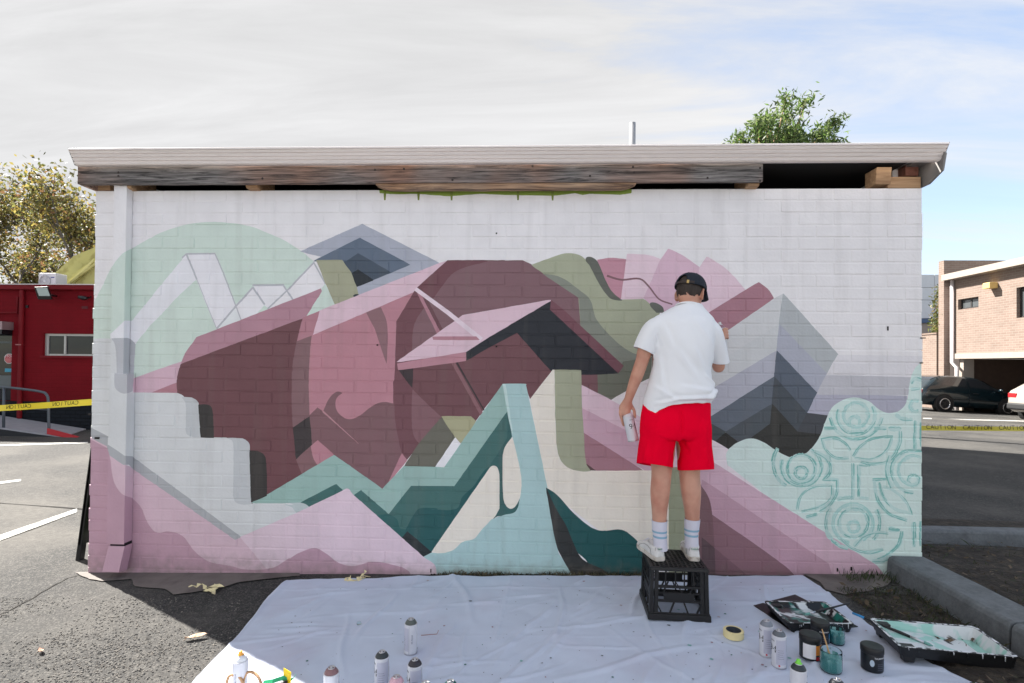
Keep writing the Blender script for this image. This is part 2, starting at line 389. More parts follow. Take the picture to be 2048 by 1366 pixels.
# --- right mountains
sh((192,196,200), 'D688,447 D655,700 D230,965 D75,1065 D70,860 D215,763 D610,490')
sh((166,173,178), 'D688,445 D1142,950 D1050,1112 D655,700')
sh((188,193,197), 'D655,700 D635,920 D100,1240 D70,1065 D230,965')
sh((160,165,179), 'D655,698 D1052,1112 D968,1278 D635,920')
sh((167,171,184), 'D635,918 D610,1135 H120,362 H110,160 D100,1235')
sh((84,94,108), 'D635,918 H787,205 H725,332 H522,108')
sh((92,102,114), 'H522,104 H510,276 H220,447 H110,395 H110,365')
sh((67,75,83), 'H524,106 H727,332 H665,447 H508,275')
sh((163,165,181), 'D965,1275 H1345,225 ~H1340,270 ~H1300,318 ~H1240,332 ~H1180,312 H1120,290 H900,365 H840,390 H720,350')
sh((178,180,188), 'D1048,1112 D1755,1132 D1725,1282 D965,1277')
sh((205,206,212), 'D1140,953 D1850,965 D1850,1135 D1048,1112')
sh((65,69,75), 'H727,330 H852,345 H812,464 H665,447')
sh((73,81,88), 'H510,274 H500,400 H380,492 H300,517 H220,447')
sh((64,72,76), 'H110,385 H220,447 H155,507 H110,485')
sh((47,48,46), 'H510,274 H665,447 H815,462 H800,502 ~H745,565 ~H690,600 ~H630,608 ~H560,586 ~H510,546 ~H440,508 H370,492 H500,396')
sh((40,40,38), 'H220,453 H306,516 H240,557 H155,507')
TEAL = (194,214,212)
sh(TEAL, 'H238,557 ~H300,512 ~H380,490 ~H450,510 ~H520,555 ~H630,608 ~H720,582 ~H800,490 ~H835,400 ~H880,300 ~H950,250 ~H1030,235 ~H1110,260 ~H1180,315 ~H1240,332 ~H1300,316 ~H1345,260 ~H1370,120 ~H1400,50 H1450,5 H1480,1300 H1150,1330 H60,640 H120,600')
sh((213,208,216), 'H60,440 H110,485 H155,507 H240,557 H225,600 H1160,1278 H1150,1330 H60,700')
sh(TEAL, 'H240,557 ~H226,590 H235,650 H500,860 H1160,1275 H1250,1240 H1000,900 H600,600 H330,510')
sh((193,167,183), 'H60,600 H150,640 H1157,1276 H1200,1330 H1180,1370 H600,1370 H60,900')
sh((176,146,162), 'H60,735 H140,785 H858,1265 H890,1370 H600,1370 H60,905')
sh((128,97,107), 'H60,905 H130,958 ~H500,1215 ~H640,1330 H640,1370 H40,1370')
sh((115,86,95), 'H55,1090 H150,1168 H345,1330 H380,1370 H40,1370')
sh((114,86,93), 'H60,770 ~H115,860 ~H135,960 H150,1168 H55,1090')
sh((88,69,75), 'H50,1085 H150,1168 H155,1370 H40,1370')
# --- pinks left of the painter, cream, olive column
sh((215,214,218), 'G1185,250 G1280,195 G1460,100 G1460,420')
sh((207,187,200), 'G1000,155 G1185,250 G1460,410 G1460,520 G1000,300')
sh((192,163,180), 'G1003,300 G1460,530 G1460,720 G1010,462')
sh((157,120,132), 'G1010,450 G1390,690 G1025,692')
sh((92,72,74), 'G1025,640 G1092,688 G1045,690')
CREAM = (216,212,204)
sh(CREAM, 'G838,62 G838,400 ~G862,590 ~G905,655 ~G990,686 P1345,941 P1345,1110 G1370,1165 G1300,1200 G785,800 G685,244 G825,62')
sh((154,160,140), 'G838,62 G998,65 G1003,300 G1014,450 ~G1028,640 G1057,688 ~G985,687 ~G905,655 ~G860,580 ~G845,400')
sh((193,167,183), 'P1370,930 P1402,930 P1402,990 P1370,990'); sh((114,86,93), 'P1370,985 P1402,970 P1402,1160 P1370,1160')
sh((141,148,127), 'P1338,935 P1378,935 P1378,1160 P1338,1160')
# --- face lower half
MAUV = (119,89,95)
sh(MAUV, 'F185,357 F240,303 F278,332 ~F285,310 ~F312,250 ~F360,206 F395,210 ~F362,235 ~F350,290 ~F375,345 ~F440,380 ~F510,355 ~F580,300 ~F650,270 F723,278 ~F732,400 ~F765,570 F776,597 F700,765 F650,822 F345,607 F240,512 F200,547 ~F195,450')
stroke((167,128,136), 15, 'F272,325 F500,532', 3)
sh((57,51,53), 'F187,360 F85,432 F105,634 F201,543 ~F195,450')
sh((124,94,99), 'F105,632 F200,545 ~F215,610 F240,670 F145,730')
sh(FACE, 'F240,511 F347,607 F240,670 ~F212,610 F200,547')
sh(FACE, 'F775,595 F806,635 F690,780 F700,758')
# --- olive blocks and white sliver
sh((100,100,91), 'F1030,363 F1112,490 F985,684 F788,680 F885,530')
sh((160,160,132), 'G135,351 G315,351 G347,380 G250,523')
sh((216,217,223), 'G220,482 G253,521 G155,670 G93,670')
# --- teal peaks
LT = (143,174,170)
sh(LT, 'E1057,908 E1155,860 F345,605 F652,821 F788,677 F1045,684 G515,150 G660,150 G560,340 G215,787 F692,985 F515,836 F465,872 F430,835 F190,940 F130,908')
DT = (62,103,101)
sh(DT, 'F358,790 F402,832 F190,939 F130,908')
sh(DT, 'F468,862 F515,829 F692,982 F835,802 G215,785 G545,318 G575,465 G516,570 G440,665 G70,1196 F910,1257')
sh((30,84,86), 'F800,1080 ~F850,990 ~F890,945 ~F1000,945 ~G70,928 ~G230,925 ~G265,850 ~G330,790 ~G400,690 G440,660 G70,1196 F960,1222 F780,1125')
sh((41,92,92), 'F620,990 ~F690,985 ~F740,1010 ~F760,1070 F800,1080 F780,1125')
sh((50,93,93), 'G575,462 ~G530,540 G516,580 G516,820 ~G525,880 ~G560,915 ~G592,903 G626,820 ~G617,900 ~G590,945 ~G520,965 ~G480,968 G445,992 ~G470,950 ~G490,920 G490,700 ~G470,662 ~G438,662 G480,590 G545,480 G548,330')
sh(CREAM, 'G70,1196 G420,692 ~G445,662 ~G475,665 ~G490,720 G490,920 ~G470,960 G445,992 ~G380,1060 ~G340,1110 ~G260,1135 ~G210,1180 ~G140,1202')
sh((35,43,47), 'F810,1090 F962,1221 F945,1242 F910,1257 F778,1127')
ABLUE = (160,190,193)
sh(ABLUE, 'G515,149 G655,150 G790,800 G845,1130 ~G870,1220 G990,1310 G990,1400 G60,1400 G15,1228 G70,1198 ~G140,1202 ~G210,1180 ~G260,1135 ~G340,1110 ~G380,1060 G445,992 ~G520,965 ~G590,945 ~G615,900 G630,780 ~G620,690 G573,468 G545,318')
sh(CREAM, 'G573,482 ~G602,600 ~G625,720 G629,780 ~G615,860 ~G575,918 ~G535,900 ~G518,830 G516,590 ~G530,540')
sh((182,205,205), 'G515,149 G530,150 G575,460 G560,400 G545,318')
# --- dark green hill
sh((24,80,82), 'G783,793 ~G850,840 ~G950,950 ~G1060,1040 ~G1130,1062 ~G1250,1055 ~G1320,1100 G1400,1185 G1430,1400 G1100,1400 ~G1040,1250 ~G970,1180 ~G900,1020 ~G840,920')
sh((44,47,48), 'G783,793 ~G840,920 ~G900,1020 ~G960,1160 ~G1010,1240 ~G1160,1320 G1200,1400 G985,1400 ~G880,1220 ~G850,1150 G828,1050')
# --- stairs, greys
PALE = (197,202,206)
sh(PALE, 'P150,678 P262,678 E300,130 E305,208 E590,212 ~E630,235 ~E642,300 ~E648,450 ~E680,487 E740,492 E900,495 ~E940,515 ~E948,560 E945,870 ~E965,905 E1010,915 E1280,918 ~E1320,935 E1347,973 E990,1127 E300,640 E20,500')
sh((172,176,183), 'A180,1024 A310,1020 ~A350,1040 A373,1070 A362,1310 E300,195 ~E270,208 ~E225,205 ~E192,170 E190,85 A225,1310 ~A220,1150 ~A205,1060')
sh((180,186,191), 'E620,234 E680,240 ~E715,265 ~E725,330 E738,492 E690,488 ~E650,465 ~E645,350 ~E640,270')
sh((180,186,191), 'E905,495 E1000,500 ~E1040,525 ~E1047,570 E1050,760 E1058,914 E1010,916 ~E960,900 E945,860 E948,560 ~E940,515')
sh((176,188,191), 'E1270,917 E1330,918 F60,910 F130,909 ~F165,920 F192,939 F110,973 E1347,973 ~E1320,935')
sh((50,48,48), 'E722,285 ~E790,290 ~E810,330 E818,493 E738,491')
sh((50,48,48), 'E1047,575 ~E1120,590 ~E1148,630 E1155,862 E1058,902')
GD = (162,167,173)
LPK = (197,175,189)
sh(LPK, 'E20,480 E145,545 E145,595 E245,665 E300,685 E955,1138 E990,1125 E1347,973 F110,972 F400,832 ~F430,820 F462,855 F915,1256 ~F985,1310 F992,1420 E20,1420')
sh(GD, 'E10,415 E145,485 E145,540 E250,610 E300,615 E992,1125 E955,1139 E300,685 E280,662 E245,665 E145,595 E145,547 E10,475')
sh((205,189,202), 'E990,1126 E1347,973 F110,972 F400,832 ~F430,820 F462,855 F915,1256 ~F985,1310 F992,1420 F0,1420')
DPK = (176,146,163)
sh(DPK, 'E20,498 E142,562 ~E160,640 ~E180,770 ~E230,850 E300,880 ~E350,930 ~E400,1040 ~E460,1100 ~E530,1090 ~E620,1120 ~E690,1210 ~E780,1280 ~E920,1310 ~E1040,1335 ~E1200,1320 ~E1300,1260 F60,1265 ~F130,1225 ~F220,1198 ~F290,1230 ~F380,1295 ~F480,1310 ~F580,1285 ~F700,1300 ~F820,1345 F830,1420 E20,1420')
# --- green strip under the eaves with drips at the joints
sh((124,148,58), 'P757,360 P1264,360 P1262,386 P1240,389 P1180,387 P1165,389 P1150,386 P1105,391 P1010,389 P960,387 P900,392 P860,389 P830,387 P790,388 P760,386')
for x_ in (770, 837, 903, 1036, 1105):
    sh((112,128,52), 'P%d,380 P%d,380 P%d,%d P%d,%d' % (x_-2, x_+2, x_+1, 400, x_-1, 400))
# --- sketched rings on the teal (spray lines)
SK = (112,172,168); SKL = (172,203,202); SKR = random.Random(3)
def sketch(s_, w, c, shift=0):
    """loose spray-chalk line: short overlapping dabs of changing width and strength, with gaps"""
    pts = curve([wpt(t) for t in s_.split()], False)
    P_ = [pts[0]]
    for a_, b_ in zip(pts[:-1], pts[1:]):
        n_ = max(1, int(math.hypot(b_[0]-a_[0], b_[1]-a_[1])/.014))
        P_ += [(a_[0]+(b_[0]-a_[0])*k/n_, a_[1]+(b_[1]-a_[1])*k/n_) for k in range(1, n_+1)]
    for layer, (cc, ww) in enumerate(((SKL, w*2.6), (c, w*1.25))):
        i = 0
        while i < len(P_)-1:
            m_ = SKR.randint(3, 9); seg_ = P_[i:i+m_+1]; i += m_
            if layer and SKR.random() < (.45 if shift else .14): continue
            if len(seg_) < 2: break
            off = shift + SKR.uniform(-.4,.4)*w/1200; k_ = ww/1200/2*SKR.uniform(.6,1.25); l, r = [], []
            for q in range(len(seg_)):
                a_, b_ = seg_[max(q-1,0)], seg_[min(q+1,len(seg_)-1)]; t = (b_[0]-a_[0], b_[1]-a_[1]); L_ = math.hypot(*t) or 1
                e = k_*(.45 if q in (0,len(seg_)-1) else SKR.uniform(.75,1.15)); nx_, nz_ = -t[1]/L_, t[0]/L_
                l.append((seg_[q][0]+nx_*(off+e), seg_[q][1]+nz_*(off+e))); r.append((seg_[q][0]+nx_*(off-e), seg_[q][1]+nz_*(off-e)))
            a = np.array(l + r[::-1]); f_ = SKR.uniform(0,.3) if layer else SKR.uniform(.0,.35)
            SHAPES.append((PC(tuple(v1*(1-f_)+v2*f_ for v1, v2 in zip(cc, TEAL))), a, a.min(0), a.max(0)))
def ring(cx, cy, r, a0=0, a1=360, c=SK, w=9):
    n = max(6, int(abs(a1-a0)/24))
    pth = (' '.join('~H%.1f,%.1f' % (cx + r*math.cos(R(a0+(a1-a0)*i/n)), cy + r*.98*math.sin(R(a0+(a1-a0)*i/n))) for i in range(n+1)))
    sketch(pth, w, c, -.010); sketch(pth, w, c)
def skl(s_, w=9): sketch(s_, w, SK, .010); sketch(s_, w*.9, SK)
ring(1030,340,82,c=(150,196,194)); ring(1030,345,122,-30,200); ring(1020,385,38,150,400,c=(150,196,194)); ring(1030,330,168,10,170)
ring(690,700,42); ring(690,675,92,-200,160); ring(690,660,128,-60,200); ring(690,640,180,-40,30); ring(680,640,170,120,215)
ring(1385,745,38); ring(1385,685,98,80,300,c=(150,196,194)); ring(1385,690,140,90,260)
ring(1015,1035,38,c=(150,196,194)); ring(1015,1010,95); ring(1010,1015,128,100,420,c=(150,196,194)); ring(1010,1010,172,100,215); ring(1010,1010,172,-30,40)
skl('H1004,640 H1006,760 H1003,868'); skl('H1038,650 H1042,760 H1040,850'); skl('H1045,655 ~H1100,660 H1120,650'); skl('H915,872 ~H960,862 H1012,858'); skl('H1045,858 H1110,862')
skl('H1015,602 ~H1060,540 ~H1130,495 H1250,478 ~H1215,560 ~H1130,610 H1020,602', 8)
skl('H1000,560 ~H960,510 ~H900,480 H815,490 ~H840,560 ~H900,610 H985,612', 8)
skl('H668,930 ~H690,850 ~H760,795 H880,780 ~H870,860 ~H800,910 H690,935', 8)
skl('H1180,790 ~H1200,860 ~H1270,930 H1380,960 ~H1340,870 ~H1260,800 H1200,780', 7)
skl('H1300,440 ~H1295,520 ~H1230,620 ~H1130,640 H1060,625'); skl('H765,570 ~H845,620 ~H865,690 H822,745 H910,747 ~H905,830 ~H860,900 H800,940')
skl('H1235,590 ~H1215,680 ~H1235,770 H1250,795'); skl('H1132,748 H1222,745'); skl('H1138,748 ~H1160,870 ~H1230,955 H1345,1000'); skl('H1170,760 ~H1185,830 ~H1215,880')
skl('H720,980 H790,962', 12); skl('H830,430 H900,432', 12); skl('H1140,430 H1220,432', 10); skl('H1230,430 H1310,432', 14); skl('H990,455 H1080,450', 12)
skl('H1392,375 H1388,560', 11); skl('H1432,385 H1430,540', 11); skl('H1350,565 H1440,568', 8); skl('H1385,1005 H1388,1160', 11); skl('H1425,1000 H1428,1155', 11)
skl('H930,1110 ~H1000,1170 ~H1100,1200 H1200,1180'); skl('H1310,1060 ~H1290,1140 ~H1230,1200 H1150,1240', 10); skl('H1020,1160 ~H1080,1100 ~H1160,1075 H1230,1080', 8)
skl('H1130,1250 ~H1200,1250 H1260,1220', 10); skl('H1270,340 ~H1310,370 H1380,375', 10); skl('H1375,150 ~H1400,120 H1440,130', 9); skl('H1370,190 H1430,180', 9); ring(1400,285,40,60,300,c=(150,196,194))
skl('H1230,1050 H1300,1060', 14)

NSH = len(SHAPES)
SMIN = np.array([s[2] for s in SHAPES]); SMAX = np.array([s[3] for s in SHAPES])
def inpoly(x, y, P):
    X, Y = P[:,0], P[:,1]; X2, Y2 = np.roll(X,-1), np.roll(Y,-1)
    c = (Y > y) != (Y2 > y)
    if not c.any(): return False
    xi = X[c] + (y - Y[c]) / (Y2[c]-Y[c]) * (X2[c]-X[c])
    return bool(((xi > x).sum()) & 1)
def color_at(x, y, cand):
    for i in cand:
        s = SHAPES[i]
        if s[2][0] <= x <= s[3][0] and s[2][1] <= y <= s[3][1] and inpoly(x, y, s[1]): return s[0]
    return BASEC
def clip_rect(P, x0, x1, z0, z1):
    """all edges of polygon P clipped to the rectangle"""
    A = P; B = np.roll(P, -1, 0)
    ok = ~((np.maximum(A[:,0],B[:,0]) < x0) | (np.minimum(A[:,0],B[:,0]) > x1) | (np.maximum(A[:,1],B[:,1]) < z0) | (np.minimum(A[:,1],B[:,1]) > z1))
    res = []
    for a, b in zip(A[ok], B[ok]):
        t0, t1 = 0., 1.; d = b - a; good = True
        for p, q in ((-d[0], a[0]-x0), (d[0], x1-a[0]), (-d[1], a[1]-z0), (d[1], z1-a[1])):
            if abs(p) < 1e-12:
                if q < 0: good = False; break
            else:
                r = q/p
                if p < 0: t0 = max(t0, r)
                else: t1 = min(t1, r)
        if good and t1 - t0 > 1e-6: res.append((a + d*t0, a + d*t1))
    return res
def painted(x0, x1, z0, z1, inset=0, extra=None):
    """2-D triangulation of a wall rectangle cut along every edge of the mural -> verts, tris, colours"""
    cand = np.nonzero(~((SMAX[:,0] < x0) | (SMIN[:,0] > x1) | (SMAX[:,1] < z0) | (SMIN[:,1] > z1)))[0]
    # drop everything below a shape that covers the whole rectangle
    keep = []
    for i in cand[::-1]:
        keep.append(i)
        P = SHAPES[i][1]
        if SMIN[i,0] > x0 or SMAX[i,0] < x1 or SMIN[i,1] > z0 or SMAX[i,1] < z1: continue
        if all(inpoly(x, z, P) for x, z in ((x0,z0),(x1,z0),(x1,z1),(x0,z1))) and not clip_rect(P, x0, x1, z0, z1): break
    V = [(x0,z0),(x1,z0),(x1,z1),(x0,z1)]; Ed = [(0,1),(1,2),(2,3),(3,0)]
    if inset:
        V += [(x0+inset,z0+inset),(x1-inset,z0+inset),(x1-inset,z1-inset),(x0+inset,z1-inset)]; Ed += [(4,5),(5,6),(6,7),(7,4),(0,4),(1,5),(2,6),(3,7)]
    for i in keep:
        for a, b in clip_rect(SHAPES[i][1], x0, x1, z0, z1):
            V += [tuple(a), tuple(b)]; Ed.append((len(V)-2, len(V)-1))
    r = delaunay_2d_cdt([Vector(v) for v in V], Ed, [], 0, 2e-5)
    vs = [(v.x, v.y) for v in r[0]]; tris = [tuple(t) for t in r[2]]
    cols = [color_at((vs[a][0]+vs[b][0]+vs[c][0])/3, (vs[a][1]+vs[b][1]+vs[c][1])/3, keep) for a, b, c in tris]
    return vs, tris, cols

# ================================================================== BUILDING WITH THE MURAL
M_paint = mat('painted_brickwork', (1,1,1), .62, var=.055, vs=5, bump=.55, bs=55, attr=True, bdist=.004, detail=10)
def weather(m):
    """faint rain streaks and splash dirt on the painted wall"""
    t = m.node_tree; L = t.links; N = t.nodes.new; p = t.nodes['Principled BSDF']; src = p.inputs['Base Color'].links[0].from_socket
    g_ = N('ShaderNodeNewGeometry'); sp = N('ShaderNodeSeparateXYZ'); L.new(g_.outputs['Position'], sp.inputs[0])
    mp_ = N('ShaderNodeMapping'); mp_.inputs['Scale'].default_value = (7, 7, .55); L.new(g_.outputs['Position'], mp_.inputs[0])
    n_ = N('ShaderNodeTexNoise'); n_.inputs['Scale'].default_value = 1.6; n_.inputs['Detail'].default_value = 7; L.new(mp_.outputs[0], n_.inputs['Vector'])
    r_ = N('ShaderNodeMapRange'); r_.inputs[1].default_value = .52; r_.inputs[2].default_value = .78; r_.inputs[4].default_value = .16; L.new(n_.outputs[0], r_.inputs[0])
    n2_ = N('ShaderNodeTexNoise'); n2_.inputs['Scale'].default_value = 14; n2_.inputs['Detail'].default_value = 6; L.new(g_.outputs['Position'], n2_.inputs['Vector'])
    zb = N('ShaderNodeMapRange'); zb.inputs[1].default_value = .16; zb.inputs[2].default_value = -.14; L.new(sp.outputs[2], zb.inputs[0])
    mu = N('ShaderNodeMath'); mu.operation = 'MULTIPLY'; L.new(zb.outputs[0], mu.inputs[0]); L.new(n2_.outputs[0], mu.inputs[1])
    r2_ = N('ShaderNodeMapRange'); r2_.inputs[1].default_value = .22; r2_.inputs[2].default_value = .6; r2_.inputs[4].default_value = .55; L.new(mu.outputs[0], r2_.inputs[0])
    ad = N('ShaderNodeMath'); ad.operation = 'MAXIMUM'; L.new(r_.outputs[0], ad.inputs[0]); L.new(r2_.outputs[0], ad.inputs[1])
    mx = N('ShaderNodeMix'); mx.data_type = 'RGBA'; L.new(ad.outputs[0], mx.inputs['Factor']); L.new(src, mx.inputs[6]); mx.inputs[7].default_value = (.20,.175,.15,1); L.new(mx.outputs[2], p.inputs['Base Color'])
weather(M_paint)
M_mural_plain = mat('white_wall_paint', BASEC, .6, var=.06, vs=3, bump=.4, bs=40, bdist=.004)
WXL, WXR, WZT = -3.264, 2.655, 2.656
bld = thing('painted_brick_building', 'low white-painted brick building with a geometric pink and teal mural on its front', 'building', (-.3, 0, gz(-.3)))
# mortar bed: one recessed painted sheet
vs, tris, cols = painted(WXL+.004, WXR-.004, -.3, WZT-.004)
mb = MB(); mb.v = [(x, 0, z) for x, z in vs]; mb.f = tris
n0 = len(mb.v)
mb.box((WXL+.004, .012, -.3), (WXR-.004, .11, WZT-.006)); cols = cols + [BASEC]*6
front_wall = mb.build('front_wall', M_paint, bld, True, colors=cols)
PITCH, COURSE, JT = .24, .0865, .0065
bricks = []
for n in range(33):
    zt = WZT - n*COURSE
    if zt < -.22: break
    off = .12 if n % 2 == 0 else 0
    xr = WXR; k = 0
    edges = [WXR]
    x = WXR - (off if off else PITCH)
    while x > WXL + .05:
        edges.append(x); x -= PITCH
    edges.append(WXL)
    for k in range(len(edges)-1):
        x1 = edges[k] - (JT/2 if k else 0); x0 = edges[k+1] + (JT/2 if k+1 < len(edges)-1 else 0)
        j = lambda s: random.uniform(-s, s)
        endj = .006
        b = (x0 + (j(.0015) if k+1 < len(edges)-1 else j(endj)), x1 + (j(.0015) if k else j(endj)), zt-COURSE+JT/2+j(.001), zt-JT/2+j(.001))
        gl = min(gz(b[0]), gz(b[1]))
        if b[3] < gl - .01: continue
        bricks.append((b[0], b[1], max(b[2], -.24), b[3]))
order = sorted(range(len(bricks)), key=lambda i: -((bricks[i][1]-bricks[i][0])*(bricks[i][3]-bricks[i][2]))/((Vector((bricks[i][0],0,bricks[i][2]))-CAMP).length**2))
single = set(order[:300])
rest = MB(); restc = []
BASEB = Vector(bld['_base'])
for i, (x0, x1, z0, z1) in enumerate(bricks):
    ins = .0045; h = .0029 + random.uniform(-.0014, .0016); tx, tz = random.uniform(-.004,.004), random.uniform(-.006,.006)
    vs, tris, cols = painted(x0, x1, z0, z1, ins)
    v3 = []
    for x, z in vs:
        d = min(x-x0, x1-x, z-z0, z1-z, ins)/ins
        d = max(0, d)
        v3.append((x, .003 - (h+.003+(x-x0)*tx+(z-z0)*tz)*d, z))
    mb = MB(); mb.add(v3, tris)
    # brick body behind the face
    mb.add([(x0,.003,z0),(x1,.003,z0),(x1,.003,z1),(x0,.003,z1),(x0,.06,z0),(x1,.06,z0),(x1,.06,z1),(x0,.06,z1)], [(0,4,5,1),(1,5,6,2),(2,6,7,3),(3,7,4,0)])
    ec = [cols[0]]*4
    if i in single:
        mb.build('brick', M_paint, front_wall, True, colors=cols+ec)
    else:
        rest.add(mb.v, mb.f); restc += cols + ec
struct(rest.build('brickwork', M_paint, front_wall, True, colors=restc), 'stuff')

# side and back walls, roof
M_roof = mat('roof_metal', S(150,152,155), .45, var=.1, metal=.3)
DEP = 7.6
# eaves: measured heights on their own planes
YG, YF = -.215, -.105
zg_top = at(1000, 290, YG).z; zg_bot = at(1000, 325.5, YG+.06).z
zf_top = at(1000, 327, YF).z; zf_bot = at(1000, 365, YF).z
xgl = at(136, 292, YG).x; xgr = at(1899, 287, YG).x
xfl = at(155, 350, YF).x; xfr = at(1526, 350, YF).x
M_gut = mat('gutter_steel', (.88,.80,.76,1), .5, var=.08, vs=2, stretch=(.3,8,8), bump=.15, bs=20, c2=S(150,140,132), c2s=9, c2lo=.66, c2hi=.8)
M_dark = mat('gutter_end', S(86,88,90), .5, var=.1)
g = MB()
prof = [(YG+.006, zg_top), (YG, zg_top-.003), (YG-.001, zg_top-.014), (YG+.010, zg_top-.0155)]
hh = zg_top-.0155-zg_bot
for k_ in range(4):      # rolled beads along the face
    za, zb_ = zg_top-.0155-hh*k_/4, zg_top-.0155-hh*(k_+1)/4; ya, yb2 = YG+.008+.052*k_/4, YG+.008+.052*(k_+1)/4
    prof += [(ya, za-.001), (yb2-.002, zb_+.0045), (yb2+.006, zb_+.0035), (yb2+.006, zb_+.001)]
prof += [(YG+.064, zg_bot), (YF-.012, zg_bot), (YF-.012, zg_top-.01), (YF-.018, zg_top-.01), (YF-.018, zg_bot+.006), (YG+.074, zg_bot+.006), (YG+.012, zg_top)]
g.rings([[(x, y, z) for y, z in prof] for x in np.linspace(xgl, xgr, 14)], cap=False)
gut = g.build('gutter', M_gut, bld, True)
for xe, d in ((xgl, -.003), (xgr, .003)):
    MB().extr([(xe, YG, zg_top), (xe, YG+.06, zg_bot), (xe, YF-.012, zg_bot), (xe, YF-.012, zg_top-.01)], (d,0,0)).build('end_cap', M_dark, gut, True)
# weathered timber
def wood(name, c1, c2, c3, along=(1.2,14,26)):
    m = bpy.data.materials.new(name); m.use_nodes = True; t = m.node_tree; L = t.links; N = t.nodes.new; p = t.nodes['Principled BSDF']
    p.inputs['Roughness'].default_value = .8
    tcn = N('ShaderNodeTexCoord'); mp_ = N('ShaderNodeMapping'); mp_.inputs['Scale'].default_value = along; L.new(tcn.outputs['Object'], mp_.inputs[0])
    n_ = N('ShaderNodeTexNoise'); n_.inputs['Scale'].default_value = 1.6; n_.inputs['Detail'].default_value = 8; n_.inputs['Roughness'].default_value = .65; n_.inputs['Distortion'].default_value = 1.3; L.new(mp_.outputs[0], n_.inputs['Vector'])
    cr = N('ShaderNodeValToRGB'); e = cr.color_ramp.elements; e[0].position = .36; e[0].color = c3; e[1].position = .66; e[1].color = c1
    x = cr.color_ramp.elements.new(.5); x.color = tuple((a+b)/2 for a, b in zip(c1, c3)); L.new(n_.outputs[0], cr.inputs[0])
    n2_ = N('ShaderNodeTexNoise'); n2_.inputs['Scale'].default_value = 1.1; n2_.inputs['Detail'].default_value = 3; L.new(tcn.outputs['Object'], n2_.inputs['Vector'])
    mr = N('ShaderNodeMapRange'); mr.inputs[1].default_value = .45; mr.inputs[2].default_value = .62; mr.inputs[4].default_value = .75; L.new(n2_.outputs[0], mr.inputs[0])
    mx = N('ShaderNodeMix'); mx.data_type = 'RGBA'; L.new(mr.outputs[0], mx.inputs['Factor']); L.new(cr.outputs[0], mx.inputs[6])
    mm = N('ShaderNodeMix'); mm.data_type = 'RGBA'; mm.blend_type = 'MULTIPLY'; mm.inputs['Factor'].default_value = 1; L.new(cr.outputs[0], mm.inputs[6]); mm.inputs[7].default_value = c2; L.new(mm.outputs[2], mx.inputs[7])
    L.new(mx.outputs[2], p.inputs['Base Color'])
    b = N('ShaderNodeBump'); b.inputs['Strength'].default_value = .7; b.inputs['Distance'].default_value = .006; L.new(n_.outputs[0], b.inputs['Height']); L.new(b.outputs[0], p.inputs['Normal'])
    return m
M_timber = wood('weathered_timber', (.30,.275,.26,1), (1.35,.72,.45,1), (.022,.019,.018,1), (1.6,20,34))
M_newtim = wood('raw_timber', (.5,.33,.19,1), (1,.85,.7,1), (.3,.18,.1,1))
fas = MB()
nx = 60; top, bot = [], []
rs = []
for i in range(nx+1):
    x = xfl + (xfr-xfl)*i/nx; w1 = .002*noise.noise((x*3,0,0)); w2 = .003*noise.noise((x*4,5,0))
    rs.append([(x, YF, zf_bot+w2), (x, YF, zf_top+w1), (x, YF+.035, zf_top+w1), (x, YF+.035, zf_bot+w2)])
fas.rings(rs); fascia = fas.build('fascia_board', M_timber, bld, True, bevel=.003)
M_nail = mat('rusty_nail', S(50,40,36), .7)
for px, py in ((237,345),(237,352),(525,357),(750,340),(808,338),(905,360),(1065,332),(1180,352),(1266,334),(1268,345),(1415,356),(1520,336),(1520,362)):
    q = at(px, py, YF); MB().lathe([(.007,0),(.008,.003),(.004,.004)], 10, Matrix.Translation((q.x, YF+.001, q.z)) @ Matrix.Rotation(R(90),4,'X')).build('nail_hole', M_nail, fascia, True)
xb0, xb1 = at(752,372,YF+.02).x, at(1272,372,YF+.02).x
zb0, zb1 = at(1000,378,YF+.02).z, at(1000,366.5,YF+.02).z
bt = MB(); rs = []
for i in range(41):
    u = i/40; x = xb0 + (xb1-xb0)*u; e = min(1, u*25, (1-u)*25)
    z0 = zb0 + (1-e)*.03 + .004*noise.noise((x*6,2,0)); z1 = zb1 + .003*noise.noise((x*5,7,0))
    rs.append([(x,YF+.012,z0),(x,YF+.012,z1),(x,YF+.07,z1),(x,YF+.07,z0)])
M_split = wood('split_timber', (.52,.36,.24,1), (1,.7,.45,1), (.12,.08,.06,1))
bt.rings(rs).build('batten', M_split, bld, True)
# side and back walls
MB().box((WXL+.02,.11,-.4),(WXL+.13,DEP,zg_top-.064)).build('side_wall', M_mural_plain, bld, True)
MB().box((WXR-.13,.11,-.4),(WXR-.02,DEP,zg_top-.064)).build('side_wall', M_mural_plain, bld, True)
MB().box((WXL+.13,DEP-.11,-.4),(WXR-.13,DEP-.002,zg_top-.066)).build('back_wall', M_mural_plain, bld, True)
MB().box((WXL+.135,-.05,zg_top-.075),(WXR-.135,DEP-.115,zg_top-.062)).build('void_shade_sheet', mat('void_shade_black', (.008,.008,.009,1), .9), bld, True)  # black sheet under the roof: shade of the eaves void put into its colour
